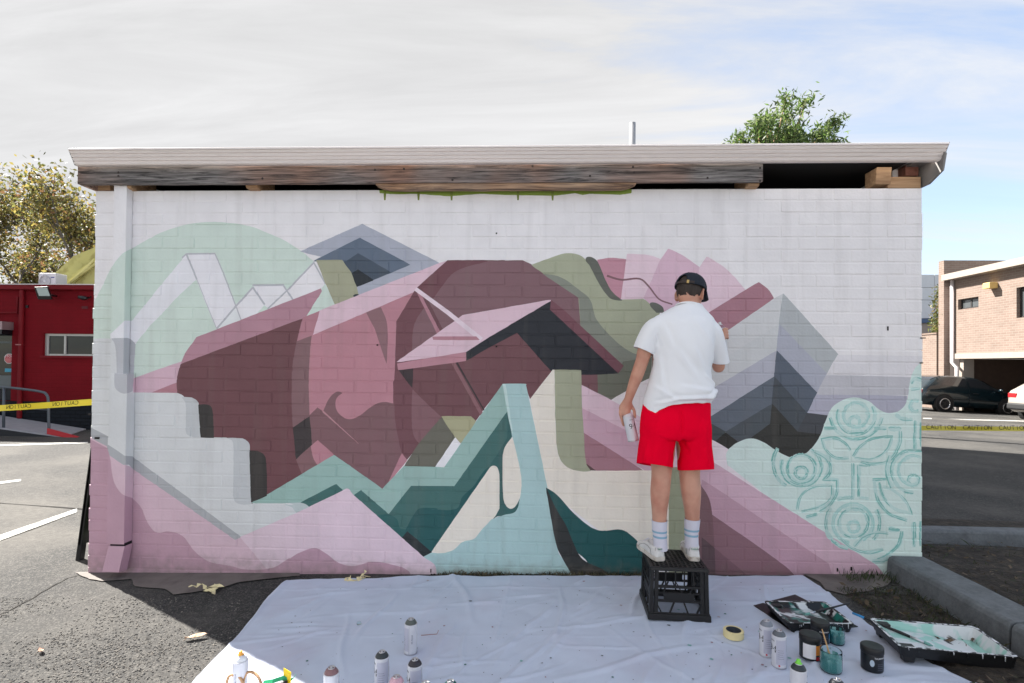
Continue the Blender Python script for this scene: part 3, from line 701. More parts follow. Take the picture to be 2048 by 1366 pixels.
# roof sheet, barge boards, rafters, blocks
MB().box((xgl+.03, YF+.05, zg_top-.06), (xgr-.06, DEP+.15, zg_top-.03)).build('roof_sheet', M_roof, bld, True)
MB().box((WXL+.14,.13,WZT-.30),(WXR-.14,DEP-.13,WZT-.28)).build('ceiling', mat('ceiling_board', (.012,.011,.010,1), .9), bld, True)
M_barge = mat('barge_steel', S(128,126,124), .55, var=.08)
xbr = xgr - .013
zbb = at(1880,366,-.05).z
br = MB().extr([(xbr,YG+.07,zg_top-.012),(xbr,YG+.02,zg_bot+.035),(xbr,YG+.045,zbb+.045),(xbr,YF+.06,zbb-.005),(xbr,DEP+.1,zbb-.005),(xbr,DEP+.1,zg_top-.012)], (.012,0,0))
br.build('barge_board', M_barge, bld, True)
MB().box((xbr-.10, YF+.02, zg_top-.075),(xbr, DEP, zg_top-.062)).build('soffit', M_barge, bld, True)
xbl = at(152,345,YF).x
MB().box((xbl+.002,YF+.036,zf_bot+.004),(xbl+.03,DEP,zg_top-.07)).build('barge_board', M_timber, bld, True)
q = at(1758,350,-.03)
def zz_(py, Y): return at(1780, py, Y).z
r0, r1 = at(1745,350,.02).x, at(1775,350,.02).x
MB().extr([(r0,-.03,zz_(334,-.03)),(r0,-.015,zz_(368,-.015)),(r0,.04,zz_(374,.04)),(r0,.11,zz_(374,.04)),(r0,.11,zz_(334,-.03))], (r1-r0,0,0)).build('rafter', M_newtim, bld, True, bevel=.004)
for px in (268, 515, 1498):
    q0, q1 = at(px-11,366,.02).x, at(px+11,366,.02).x
    MB().extr([(q0,YF+.04,zf_bot-.004),(q0,YF+.05,zf_bot-.016),(q0,.12,zf_bot-.03),(q0,.2,zf_bot-.03),(q0,.2,zf_bot+.1),(q0,YF+.04,zf_bot+.1)], (q1-q0,0,0)).build('rafter', M_newtim, bld, True)
b0, b1 = at(1776,363,.0).x, WXR-.006
MB().box((b0,.004,WZT+.001),(b1,.1,zz_(353,0))).build('timber_block', M_newtim, bld, True, bevel=.004)
b2 = at(1811,340,.03).x
MB().box((b2,.03,zz_(352,.03)+.002),(b1,.12,zz_(331,.03))).build('brick_packer', mat('red_brick', S(120,78,66), .85, var=.2, vs=30, bump=.5), bld, True)
b3 = at(221,374,.01).x
MB().box((WXL+.01,.006,WZT+.001),(b3,.1,WZT+.05)).build('timber_block', M_newtim, bld, True, bevel=.003)
# vent pipe on the roof
vp = at(1265, 262, 1.6)
MB().lathe([(.031,zg_top-.1),(.031,at(1265,246,1.6).z),(.027,at(1265,246,1.6).z),(.027,zg_top+.05)], 16, Matrix.Translation((vp.x,1.6,0)), False).build('vent_pipe', mat('pvc_pipe', S(150,151,154), .4, var=.05), bld, True, smooth=True)
# flashing scrap at the left end of the roof
q = at(200,288,.2); MB().extr([(q.x-.06,.2,zg_top-.03),(q.x+.05,.2,zg_top+.0),(q.x+.09,.2,zg_top-.03)], (0,.5,0)).build('roof_flashing', M_roof, bld, True)

# downpipe: painted with the mural as it crosses it
dp = MB(); dpc = []
def painted_plane(mb, cl, corners, axis, val):
    W_ = [wallproj(c) for c in corners]
    x0, x1 = min(w_[0] for w_ in W_), max(w_[0] for w_ in W_); z0, z1 = min(w_[1] for w_ in W_), max(w_[1] for w_ in W_)
    vs, tris, cols = painted(x0, x1, z0, z1)
    v3 = []
    for x, z in vs:
        d = Vector((x, 0, z)) - CAMP
        t = (val - CAMP[axis]) / d[axis]; v3.append(tuple(CAMP + d*t))
    mb.add(v3, tris); cl += cols
def pipe_box(name, pxl, pxr, pyt, pyb, Y0, zt=None, zb=None, parent=None):
    xl, xr = at(pxl, (pyt+pyb)/2, Y0).x, at(pxr, (pyt+pyb)/2, Y0).x
    zt = at(pxl, pyt, Y0).z if zt is None else zt; zb = at(pxl, pyb, Y0).z if zb is None else zb
    mb = MB(); cl = []
    painted_plane(mb, cl, [(xl,Y0,zb),(xr,Y0,zb),(xr,Y0,zt),(xl,Y0,zt)], 1, Y0)
    painted_plane(mb, cl, [(xr,Y0,zb),(xr,-.006,zb),(xr,-.006,zt),(xr,Y0,zt)], 0, xr)
    mb.add([(xl,Y0,zb),(xl,-.006,zb),(xl,-.006,zt),(xl,Y0,zt)], [(0,3,2,1)]); cl += [BASEC]
    mb.add([(xl,Y0,zt),(xr,Y0,zt),(xr,-.006,zt),(xl,-.006,zt)], [(0,1,2,3)]); cl += [BASEC]
    return mb.build(name, M_paint, parent, True, colors=cl)
dpo = bpy.data.objects.new('downpipe', None); col.objects.link(dpo); dpo.parent = bld; dpo['_base'] = bld['_base']; dpo.empty_display_size = .1
pipe_box('pipe_section', 224.5, 250, 368, 749, -.065, parent=dpo)
pipe_box('pipe_section', 216, 251, 747, 1088, -.085, parent=dpo)
sx0, sx1 = at(217,1100,-.09).x, at(249,1100,-.09).x
PKC = PC(DPK)
MB().box((sx0+.006,-.082,at(230,1092,-.09).z-.001),(sx1-.004,-.014,at(230,1087,-.09).z)).build('pipe_joint', mat('pipe_gap_dark', S(30,22,24), .9), dpo, True)
z1s, z0s = at(230,1092,-.09).z-.002, at(230,1143,-.12).z
MB().add([(sx0,-.09,z1s),(sx1,-.09,z1s),(sx1,-.012,z1s),(sx0,-.012,z1s),(sx0-.012,-.13,z0s),(sx1-.008,-.13,z0s),(sx1-.008,-.05,z0s-.012),(sx0-.012,-.05,z0s-.012)], [(0,1,2,3),(4,7,6,5),(0,4,5,1),(1,5,6,2),(2,6,7,3),(3,7,4,0)]).build('pipe_shoe', mat('pink_paint', PKC, .55, var=.05, bump=.2), dpo, True)
# small dark chips and holes in the paint
M_hole = mat('bare_hole', S(36,30,30), .9)
for px, py, w_, h_ in ((993,467,1.5,1.5),(755,690,1.5,1.5),(993,693,1.5,1.5),(1775,657,1.2,4),(1674,1139,1.0,3.5),(1702,1137,1.6,3.5),(862,1141,1.0,3.5),(195,876,5,2),(1845,676,5,1),(1842,726,3,1),(180,829,3,1.5)):
    q = at(px,py,0); MB().box((q.x-w_/280,-.0064,q.z-h_/280),(q.x+w_/280,-.002,q.z+h_/280)).build('paint_chip', M_hole, front_wall, True)
# unseen block added behind the building to shade the car park on the right
MB().box((-1.4, 5.0, -.4), (5.3, 8.1, 4.7)).build('unseen_shade_block', M_mural_plain, bld, True)
MB().box((-1.5, 4.9, 4.7), (5.4, 8.2, 4.86)).build('unseen_shade_block_top', M_roof, bld, True)

# ================================================================== GROUND
def asphalt(name, base, stone, dust, scale=1.0):
    m = bpy.data.materials.new(name); m.use_nodes = True; t = m.node_tree; L = t.links; N = t.nodes.new; p = t.nodes['Principled BSDF']
    p.inputs['Roughness'].default_value = .9; p.inputs['Specular IOR Level'].default_value = .3
    tcn = N('ShaderNodeTexCoord'); v = tcn.outputs['Object']
    vo = N('ShaderNodeTexVoronoi'); vo.inputs['Scale'].default_value = 125*scale; L.new(v, vo.inputs['Vector'])
    v2 = N('ShaderNodeTexVoronoi'); v2.inputs['Scale'].default_value = 210*scale; L.new(v, v2.inputs['Vector'])
    big = N('ShaderNodeTexNoise'); big.inputs['Scale'].default_value = .9; big.inputs['Detail'].default_value = 6; L.new(v, big.inputs['Vector'])
    mid = N('ShaderNodeTexNoise'); mid.inputs['Scale'].default_value = 16; mid.inputs['Detail'].default_value = 5; L.new(v, mid.inputs['Vector'])
    sp = N('ShaderNodeSeparateColor'); L.new(vo.outputs['Color'], sp.inputs[0])
    r = N('ShaderNodeMapRange'); r.inputs[1].default_value = .55; r.inputs[2].default_value = .95; L.new(sp.outputs[0], r.inputs[0])
    mx = N('ShaderNodeMix'); mx.data_type = 'RGBA'; L.new(r.outputs[0], mx.inputs['Factor']); mx.inputs[6].default_value = base; mx.inputs[7].default_value = stone
    r2 = N('ShaderNodeMapRange'); r2.inputs[1].default_value = .42; r2.inputs[2].default_value = .64; r2.inputs[4].default_value = .75; L.new(big.outputs[0], r2.inputs[0])
    mx2 = N('ShaderNodeMix'); mx2.data_type = 'RGBA'; L.new(r2.outputs[0], mx2.inputs['Factor']); L.new(mx.outputs[2], mx2.inputs[6]); mx2.inputs[7].default_value = dust
    r3 = N('ShaderNodeMapRange'); r3.inputs[1].default_value = .3; r3.inputs[2].default_value = .7; r3.inputs[3].default_value = .82; r3.inputs[4].default_value = 1.15; L.new(mid.outputs[0], r3.inputs[0])
    sc_ = N('ShaderNodeVectorMath'); sc_.operation = 'SCALE'; L.new(mx2.outputs[2], sc_.inputs[0]); L.new(r3.outputs[0], sc_.inputs['Scale'])
    L.new(sc_.outputs[0], p.inputs['Base Color'])
    ad = N('ShaderNodeMath'); ad.operation = 'MULTIPLY_ADD'; L.new(v2.outputs['Distance'], ad.inputs[0]); ad.inputs[1].default_value = .5; L.new(vo.outputs['Distance'], ad.inputs[2])
    a2_ = N('ShaderNodeMath'); a2_.operation = 'MULTIPLY_ADD'; L.new(mid.outputs[0], a2_.inputs[0]); a2_.inputs[1].default_value = 1.2; L.new(ad.outputs[0], a2_.inputs[2])
    b = N('ShaderNodeBump'); b.invert = True; b.inputs['Strength'].default_value = .75; b.inputs['Distance'].default_value = .0045; L.new(a2_.outputs[0], b.inputs['Height']); L.new(b.outputs[0], p.inputs['Normal'])
    return m
M_asph = asphalt('old_asphalt', (.034,.034,.034,1), (.098,.094,.087,1), (.096,.091,.083,1))
xs = np.unique(np.concatenate([np.linspace(-160,-12,16), np.linspace(-12,12,161), np.linspace(12,160,16)]))
ys = np.unique(np.concatenate([np.linspace(-30,-3,10), np.linspace(-3,3,81), np.linspace(3,40,40), np.linspace(40,220,12)]))
def ghz(x, y):
    z = gz(x)
    if -4 < y < 4 and -8 < x < 8: z += .006*noise.noise((x*1.3, y*1.3, 0))*min(1, max(0, abs(y)*4)) 
    return z
v = [(x, y, ghz(x, y)) for y in ys for x in xs]
nx_ = len(xs); f = [(j*nx_+i, j*nx_+i+1, (j+1)*nx_+i+1, (j+1)*nx_+i) for j in range(len(ys)-1) for i in range(nx_-1)]
g = MB(); g.v = v; g.f = f
struct(g.build('asphalt_ground', M_asph, smooth=True))
# coarse loose patch, bottom left: worn rough asphalt with chips standing proud
st = MB()
def pebble(mb, x, y, s, z=None, n=5):
    z = ghz(x, y) if z is None else z
    a0 = random.random()*6; rs = []
    r1 = [(x+math.cos(a0+i*6.283/n)*s*random.uniform(.7,1.1), y+math.sin(a0+i*6.283/n)*s*random.uniform(.7,1.1), z-.001) for i in range(n)]
    r2 = [(x+(p[0]-x)*.6, y+(p[1]-y)*.6, z+s*random.uniform(.35,.8)) for p in r1]
    o = len(mb.v); mb.v += r1 + r2
    mb.f += [(o+i, o+(i+1)%n, o+n+(i+1)%n, o+n+i) for i in range(n)] + [tuple(o+n+i for i in range(n))]
pc = []
for _ in range(6000):
    px, py = random.uniform(-30, 480), random.uniform(1195, 1380)
    q = gr(px, py)
    dens = noise.noise((q.x*2.2, q.y*2.2, 3)) + .35
    if random.random() > dens*1.6 or q.x > -1.75 - .09*q.y: continue
    k = len(st.f); pebble(st, q.x, q.y, random.uniform(.0025, .0075)); c_ = random.choice([(.14,.128,.115,1),(.09,.085,.08,1),(.18,.165,.145,1),(.06,.06,.06,1)])
    pc += [c_]*(len(st.f)-k)
struct(st.build('loose_gravel', mat('gravel_chips', (1,1,1), .9, attr=True, var=.2, vs=200), colors=pc), 'stuff')

def sheet(name, pts, dz, m, sub=0, kind='structure'):
    """flat irregular patch laid on the ground (world x,y outline)"""
    bm = bmesh.new(); vs = [bm.verts.new((x, y, 0)) for x, y in pts]; bm.faces.new(vs)
    bmesh.ops.triangulate(bm, faces=bm.faces[:])
    if sub: bmesh.ops.subdivide_edges(bm, edges=bm.edges[:], cuts=sub, use_grid_fill=True)
    for q in bm.verts: q.co.z = gz(q.co.x) + dz
    bmesh.ops.recalc_face_normals(bm, faces=bm.faces[:])
    if sum(fc.normal.z for fc in bm.faces) < 0: bmesh.ops.reverse_faces(bm, faces=bm.faces[:])
    me = bpy.data.meshes.new(name); bm.to_mesh(me); bm.free()
    o = mk(name, me, m); struct(o, kind); return o
def pxs(s, dz=0, jit=.012):
    out = []
    P_ = [tuple(map(float, t.split(','))) for t in s.split()]
    for i, (a, b) in enumerate(P_):
        q = gr(a, b); a2, b2 = P_[(i+1) % len(P_)]; q2 = gr(a2, b2)
        n = max(1, min(14, int((q2-q).length/.05)))
        for k in range(n):
            u = k/n; x, y = q.x+(q2.x-q.x)*u, q.y+(q2.y-q.y)*u
            out.append((x + jit*noise.noise((x*14,y*14,1)), y + jit*noise.noise((x*14,y*14,9))))
    return out
M_conc = mat('smooth_concrete', S(108,102,98), .85, var=.18, vs=7, bump=.3, bs=60, c2=S(88,82,80), c2s=5, c2lo=.45, c2hi=.62)
def conc(name, s):
    P_ = pxs(s); P_ = [(x, min(y, .02)) for x, y in P_]
    return sheet(name, P_, .008, M_conc)
conc('concrete_apron', '150,1146 178,1160 205,1164 262,1160 270,1175 330,1180 345,1192 400,1184 450,1176 475,1166 600,1153 600,1142')
conc('concrete_apron', '1590,1144 1620,1156 1640,1166 1650,1180 1690,1192 1740,1184 1775,1172 1800,1144')
# painted parking lines
M_line = mat('worn_line_paint', S(165,165,162), .8, c2=S(110,107,102), c2s=14, c2lo=.5, c2hi=.68, var=.08)
def line(s): return sheet('parking_line', [(gr(*map(float, t.split(','))).x, gr(*map(float, t.split(','))).y) for t in s.split()], .006, M_line)
line('-60,1105 -60,1092 154,1018 154,1025'); line('-40,974 -40,969 42,959 42,963'); line('-40,894 -40,891 176,884 176,887')
line('1846,836 2060,842 2060,844 1846,838')
# crack in the asphalt
def crack(pts, w=.007):
    P_ = [gr(*p) for p in pts]; Q = []
    for a, b in zip(P_[:-1], P_[1:]):
        for k in range(8):
            q = a.lerp(b, k/8); Q.append(Vector((q.x + .02*noise.noise((q.x*9,q.y*9,4)), q.y + .02*noise.noise((q.x*9,q.y*9,7)), 0)))
    L_, R_ = [], []
    for i, q in enumerate(Q):
        t = (Q[min(i+1,len(Q)-1)] - Q[max(i-1,0)]).normalized(); n_ = Vector((-t.y, t.x, 0))*w*(.5+abs(noise.noise((q.x*20,q.y*20,0))))
        L_.append(q+n_); R_.append(q-n_)
    mb = MB(); o = 0
    mb.v = [(p.x, p.y, ghz(p.x,p.y)+.0035) for p in L_] + [(p.x, p.y, ghz(p.x,p.y)+.0035) for p in R_]; n = len(L_)
    mb.f = [(n+i, n+i+1, i+1, i) for i in range(n-1)]
    struct(mb.build('asphalt_crack', mat('crack_dirt', (.02,.018,.016,1), 1)))
crack([(-10,1235),(60,1200),(110,1170),(135,1157),(165,1150)])
# soil bed with leaf litter at the right
M_soil = mat('dark_soil', (.022,.017,.013,1), .95, var=.4, vs=20, bump=1, bs=45, c2=(.045,.036,.026,1), c2s=14, bdist=.02)
def soil(name, pts, amp=.03):
    x0, x1, y0, y1 = pts; nx, ny = int((x1-x0)/.06), int((y1-y0)/.06)
    mb = MB()
    for j in range(ny+1):
        for i in range(nx+1):
            x, y = x0+(x1-x0)*i/nx, y0+(y1-y0)*j/ny
            e = min(1, min(i, nx-i, j, ny-j)/2)
            mb.v.append((x, y, gz(x) + e*(.012+amp*(noise.noise((x*2.5,y*2.5,0))+.4)) - .004))
    mb.f = [(j*(nx+1)+i, j*(nx+1)+i+1, (j+1)*(nx+1)+i+1, (j+1)*(nx+1)+i) for j in range(ny) for i in range(nx)]
    return struct(mb.build(name, M_soil, smooth=True))
soil('soil_bed', (2.66, 6.8, -2.2, .62), .04)
soil('soil_verge', (1.92, 2.42, -2.2, -.28), .02)
soil('soil_verge', (2.68, 7.5, .86, 1.5), .02)
# kerbs
M_kerb = mat('kerb_concrete', S(106,111,115), .9, var=.16, vs=60, bump=.45, bs=220, c2=S(90,94,97), c2s=12, c2lo=.42, c2hi=.7, bdist=.006)
def kerb(name, label, x0, x1, y0, y1, zt, along='y', ch=.03):
    k = MB(); zb = -.12
    def sec(u):
        w_ = .004*noise.noise((u*5,1,0)); 
        if along == 'y': return [(x0+.0+w_*0, u, zb), (x0+.012+w_, u, zt-ch+w_), (x0+.012+ch*.35+w_, u, zt-ch*.3+w_), (x0+.012+ch+w_, u, zt+w_), (x1-.02, u, zt+w_), (x1, u, zt-.012), (x1, u, zb)]
        return [(u, y0, zb), (u, y0+.012, zt-ch+w_), (u, y0+.012+ch*.5, zt-.006+w_), (u, y0+.012+ch, zt+w_), (u, y1-.02, zt+w_), (u, y1, zt-.012), (u, y1, zb)]
    a, b = (y0, y1) if along == 'y' else (x0, x1)
    k.rings([sec(a+(b-a)*i/24) for i in range(25)])
    bm_ = k
    o = k.build(name, M_kerb, bevel=.006); tag(o, label, 'kerb', 'concrete kerbs'); return o
kz = .125
kxl = gr(1890,1215,0).x
kerb('concrete_kerb', 'rounded concrete kerb running from the foot of the mural towards the viewer', 2.40, 2.665, -.985, -.02, kz)
kerb('concrete_kerb', 'next kerb length beyond the joint, cut off by the right edge of the picture', 2.40, 2.665, -2.4, -1.0, kz)
kerb('concrete_kerb', 'concrete kerb behind the soil bed, running right from the corner of the wall', 2.68, 8.0, .66, .82, .11, 'x', .02)
# leaf litter and twigs on the soil
lt = MB(); lc = []
for _ in range(2600):
    x, y = random.uniform(1.95, 5.5), random.uniform(-1.8, .62)
    if 2.37 < x < 2.7: continue
    if x < 2.4 and (y > -.28): continue
    s = random.uniform(.008,.03); a = random.random()*6.28; z = gz(x)+.02+random.random()*.035
    t1 = Vector((math.cos(a), math.sin(a), random.uniform(-.4,.4)))*s; t2 = Vector((-math.sin(a), math.cos(a), random.uniform(-.6,.6)))*s*random.uniform(.15,.5)
    p = Vector((x,y,z)); o = len(lt.v); lt.v += [tuple(p-t1), tuple(p+t2), tuple(p+t1), tuple(p-t2)]; lt.f.append((o,o+1,o+2,o+3))
    lc.append(random.choice([(.055,.036,.018,1),(.085,.06,.035,1),(.03,.02,.012,1),(.12,.09,.06,1),(.025,.035,.012,1)]))
struct(lt.build('leaf_litter', mat('dry_leaves', (1,1,1), .85, attr=True), colors=lc), 'stuff')
# dry grass and weeds along the foot of the wall
gb = MB(); gc = []
def blade(x, y, z, h, lean, c_, wdt=.0025):
    a = random.random()*6.28; b = Vector((math.cos(a), math.sin(a), 0)); d = Vector((random.uniform(-1,1), random.uniform(-1,.4), 0))*lean*h
    p = Vector((x,y,z)); o = len(gb.v)
    gb.v += [tuple(p-b*wdt), tuple(p+b*wdt), tuple(p+d*.4+Vector((0,0,h*.6))+b*wdt*.7), tuple(p+d+Vector((0,0,h))), tuple(p+d*.4+Vector((0,0,h*.6))-b*wdt*.7)]
    gb.f.append((o,o+1,o+2,o+3,o+4)); gc.append(c_)
for _ in range(1500):
    px = random.choice([random.uniform(880,1290), random.uniform(880,1010), random.uniform(1080,1290)])
    x = at(px,1150,0).x + random.uniform(-.02,.02); y = random.uniform(-.05,-.008)
    blade(x, y, gz(x), random.uniform(.006,.05)*random.choice([.5,.7,1]), random.uniform(.3,1.4), random.choice([(.16,.13,.07,1),(.10,.08,.045,1),(.05,.06,.025,1),(.03,.03,.015,1),(.2,.17,.1,1)]))
for _ in range(150):
    x = random.uniform(2.1,2.42); y = random.uniform(-.16,-.01)
    blade(x, y, gz(x), random.uniform(.01,.08), random.uniform(.3,1), random.choice([(.04,.07,.02,1),(.06,.08,.03,1),(.03,.045,.018,1)]))
for _ in range(900):
    x = random.uniform(1.95,2.4); y = random.uniform(-1,-.25)
    blade(x, y, gz(x)+.01, random.uniform(.006,.04), random.uniform(.5,1.4), random.choice([(.05,.07,.025,1),(.07,.065,.03,1),(.03,.04,.018,1)]))
for _ in range(700):
    x = random.uniform(2.68,4.5); y = random.uniform(-1.6,.6)
    blade(x, y, gz(x)+.015, random.uniform(.01,.06), random.uniform(.5,1.4), random.choice([(.05,.07,.025,1),(.07,.06,.03,1),(.03,.04,.018,1)]))
struct(gb.build('dry_grass', mat('grass_blades', (1,1,1), .8, attr=True), colors=gc), 'stuff')
# black soil crumbs under the grass
sb_ = MB()
for _ in range(900):
    px = random.uniform(860,1300); x = at(px,1150,0).x; y = random.uniform(-.06,-.004); pebble(sb_, x, y, random.uniform(.003,.012))
struct(sb_.build('soil_crumbs', M_soil), 'stuff')

# ================================================================== DROP SHEET
cl_l = [(-.139,-1.721),(-.40,-1.72),(-.70,-1.66),(-1.0,-1.63),(-1.36,-1.6),(-1.9,-1.55)]
cl_r = [(-.03,1.84),(-.2,1.86),(-.374,1.865),(-.72,1.865),(-1.15,1.93),(-1.28,1.99),(-1.9,2.2)]
cl_t = [(-1.72,-.139),(-1.35,-.105),(-1.05,-.085),(-.7,-.045),(-.3,-.062),(.1,-.05),(.74,-.035),(1.3,-.045),(1.84,-.04)]
def itp(tab, t):
    tab = sorted(tab)
    if t <= tab[0][0]: return tab[0][1]
    for (a, b), (c, d) in zip(tab[:-1], tab[1:]):
        if t <= c: return b + (d-b)*(t-a)/(c-a)
    return tab[-1][1]
random.seed(11)
creases = []
for _ in range(110):
    x, y = random.uniform(-1.7,2), random.uniform(-1.7,-.1); a = random.choice([random.gauss(.9,.25), random.gauss(.1,.12), random.gauss(1.4,.5)]); l = random.uniform(.12,.6)
    creases.append((x, y, math.cos(a), math.sin(a), l, random.uniform(.003,.011), random.uniform(.006,.022)))
folds = [(-1.6,-.30,.998,.03,3.4,.005,.006),(-1.6,-.92,.9995,.012,3.3,.004,.005),(-.2,-.9,.05,1,1.4,.004,.005),(.95,-1.0,.03,1,1.5,.004,.005),(-1.6,-.55,.999,.02,3.3,.0025,.005)]
def clothz(x, y):
    z = gz(x) + .007 + .007*noise.noise((x*3,y*3,2)) + .004*noise.noise((x*9+y*4,y*9,5)) + .006*abs(noise.noise((x*4.5-y*2,y*5,11)))
    for cx, cy, c, s, l, h, w_ in creases:
        dx_, dy_ = x-cx, y-cy; u = dx_*c+dy_*s; v_ = -dx_*s+dy_*c + .015*math.sin(u*9+cx*7)
        if abs(v_) < w_*3 and abs(u) < l: z += h*math.exp(-(v_/w_)**2)*(1-(u/l)**2)
    for cx, cy, c, s, l, h, w_ in folds:
        dx_, dy_ = x-cx, y-cy; u = dx_*c+dy_*s; v_ = -dx_*s+dy_*c
        if abs(v_) < w_*3 and -.1 < u < l: z += h*math.exp(-(v_/w_)**2)
    return z
mb = MB(); NU, NV = 330, 160
for j in range(NV+1):
    for i in range(NU+1):
        u = i/NU; t = j/NV
        y = -1.9 + 1.8*t
        for _ in range(2):
            xl, xr = itp(cl_l, y), itp(cl_r, y); x = xl + (xr-xl)*u; yt = itp(cl_t, x) + .008*noise.noise((x*5,3,3)); y = -1.9 + (yt+1.9)*t
        x += .008*noise.noise((y*6,u*3,8))*(1 if i in (0,NU) else .3)
        e = min(i, NU-i, NV-j)
        z = clothz(x, y) + (.004 if e == 1 else 0) - (.003 if e == 0 else 0)
        mb.v.append((x, y, max(z, gz(x)+.004)))
mb.f = [(j*(NU+1)+i, j*(NU+1)+i+1, (j+1)*(NU+1)+i+1, (j+1)*(NU+1)+i) for j in range(NV) for i in range(NU)]
M_cloth = mat('cotton_drop_sheet', S(194,204,222), .9, var=.05, vs=4, bump=.35, bs=420, c2=S(190,194,212), c2s=2.2, c2lo=.5, c2hi=.7, bdist=.002)
o = mb.build('drop_sheet', M_cloth, smooth=True)
sol = o.modifiers.new('thickness', 'SOLIDIFY'); sol.thickness = .002; sol.offset = 1
tag(o, 'large creased off-white cotton drop sheet spread on the ground below the mural', 'drop sheet')
# paint flecks on the sheet
fl = MB()
for _ in range(150):
    x, y = random.uniform(-1.5,1.8), random.uniform(-1.35,-.12); s = random.choice([.0015,.002,.003,.004]); z = clothz(x,y)+.0035; o_ = len(fl.v)
    a = random.random()*3; fl.v += [(x+s*math.cos(a+i*1.047)*(1.6 if i%3==0 else .9), y+s*math.sin(a+i*1.047), z) for i in range(6)]; fl.f.append(tuple(o_+i for i in range(6)))
struct(fl.build('paint_flecks', mat('dark_flecks', S(60,60,72), .8)), 'stuff')
sp_ = MB(); spc = []
for _ in range(70):
    x, y = random.choice([(random.uniform(-1.4,1.8), random.uniform(-1.35,-.1)), (random.uniform(.5,1.7), random.uniform(-1.2,-.3))]); s = random.uniform(.003,.011); o_ = len(sp_.v); z = max(clothz(x+dx_, y+dy_) for dx_, dy_ in ((0,0),(s,0),(-s,0),(0,s),(0,-s)))+.004
    sp_.v += [(x+s*math.cos(i*.628)*random.uniform(.6,1.2), y+s*math.sin(i*.628)*random.uniform(.6,1.2), z) for i in range(10)]; sp_.f.append(tuple(o_+i for i in range(10)))
    spc.append(random.choice([S(120,170,168), S(150,120,132), S(90,96,104), S(172,160,168), S(60,110,108)]))
struct(sp_.build('paint_drops', mat('dried_paint_drops', (1,1,1), .6, attr=True), colors=spc), 'stuff')
random.seed(21)

# ================================================================== MILK CRATE
M_crate = mat('black_crate_plastic', S(13,13,15), .5, var=.25, vs=20, bump=.2, bs=60)
CRB = Vector((.835, -.555, 0)); CRB.z = clothz(.835,-.555) + .003; CRH = .298
cr = thing('milk_crate', 'black plastic milk crate turned upside down, used as a step by the painter', 'crate', CRB, R(-2.5))
def frus(hw0, hd0, z0, hw1, hd1, z1):   # corners of a tapered box
    return [(-hw0,-hd0,z0),(hw0,-hd0,z0),(hw0,hd0,z0),(-hw0,hd0,z0),(-hw1,-hd1,z1),(hw1,-hd1,z1),(hw1,hd1,z1),(-hw1,hd1,z1)]
FB = [(0,3,2,1),(4,5,6,7),(0,1,5,4),(1,2,6,5),(2,3,7,6),(3,0,4,7)]
HW0, HW1 = .168, .160
def hw(z): return HW0 + (HW1-HW0)*z/CRH
MT4 = [Matrix.Rotation(R(90*k), 4, 'Z') for k in range(4)]
rim = MB()
for m_ in MT4:
    rim.add([(-.177,-.177,0),(.177,-.177,0),(.160,-.160,0),(-.160,-.160,0),(-.175,-.175,.036),(.175,-.175,.036),(.160,-.160,.036),(-.160,-.160,.036)], FB, m_)
    rim.add([(-.171,-.171,.036),(.171,-.171,.036),(.160,-.160,.036),(-.160,-.160,.036),(-.171,-.171,.044),(.171,-.171,.044),(.160,-.160,.044),(-.160,-.160,.044)], FB, m_)
rim.build('bottom_rim', M_crate, cr, bevel=.004)
top = MB()
for m_ in MT4:
    top.add([(-.166,-.166,CRH-.022),(.166,-.166,CRH-.022),(.146,-.146,CRH-.022),(-.146,-.146,CRH-.022),(-.163,-.163,CRH-.002),(.163,-.163,CRH-.002),(.143,-.143,CRH-.002),(-.143,-.143,CRH-.002)], FB, m_)
top.build('top_rim', M_crate, cr, bevel=.004)
grid = MB()
for i in range(-5, 6):
    grid.box((i*.026-.004,-.145,CRH-.014),(i*.026+.004,.145,CRH)); grid.box((-.145,i*.026-.004,CRH-.0135),(.145,i*.026+.004,CRH-.0005))
grid.build('base_grid', M_crate, cr)
for m_ in MT4:      # corner posts
    p_ = MB()
    for dx_, dy_ in ((0,0),(.026,0),(0,.026)):
        a0, a1 = hw(.04), hw(CRH-.02)
        p_.add([(-a0+dx_,-a0+dy_,.04),(-a0+dx_+.022,-a0+dy_,.04),(-a0+dx_+.022,-a0+dy_+.022,.04),(-a0+dx_,-a0+dy_+.022,.04),(-a1+dx_,-a1+dy_,CRH-.02),(-a1+dx_+.02,-a1+dy_,CRH-.02),(-a1+dx_+.02,-a1+dy_+.02,CRH-.02),(-a1+dx_,-a1+dy_+.02,CRH-.02)], FB, m_)
    p_.build('corner_post', M_crate, cr)
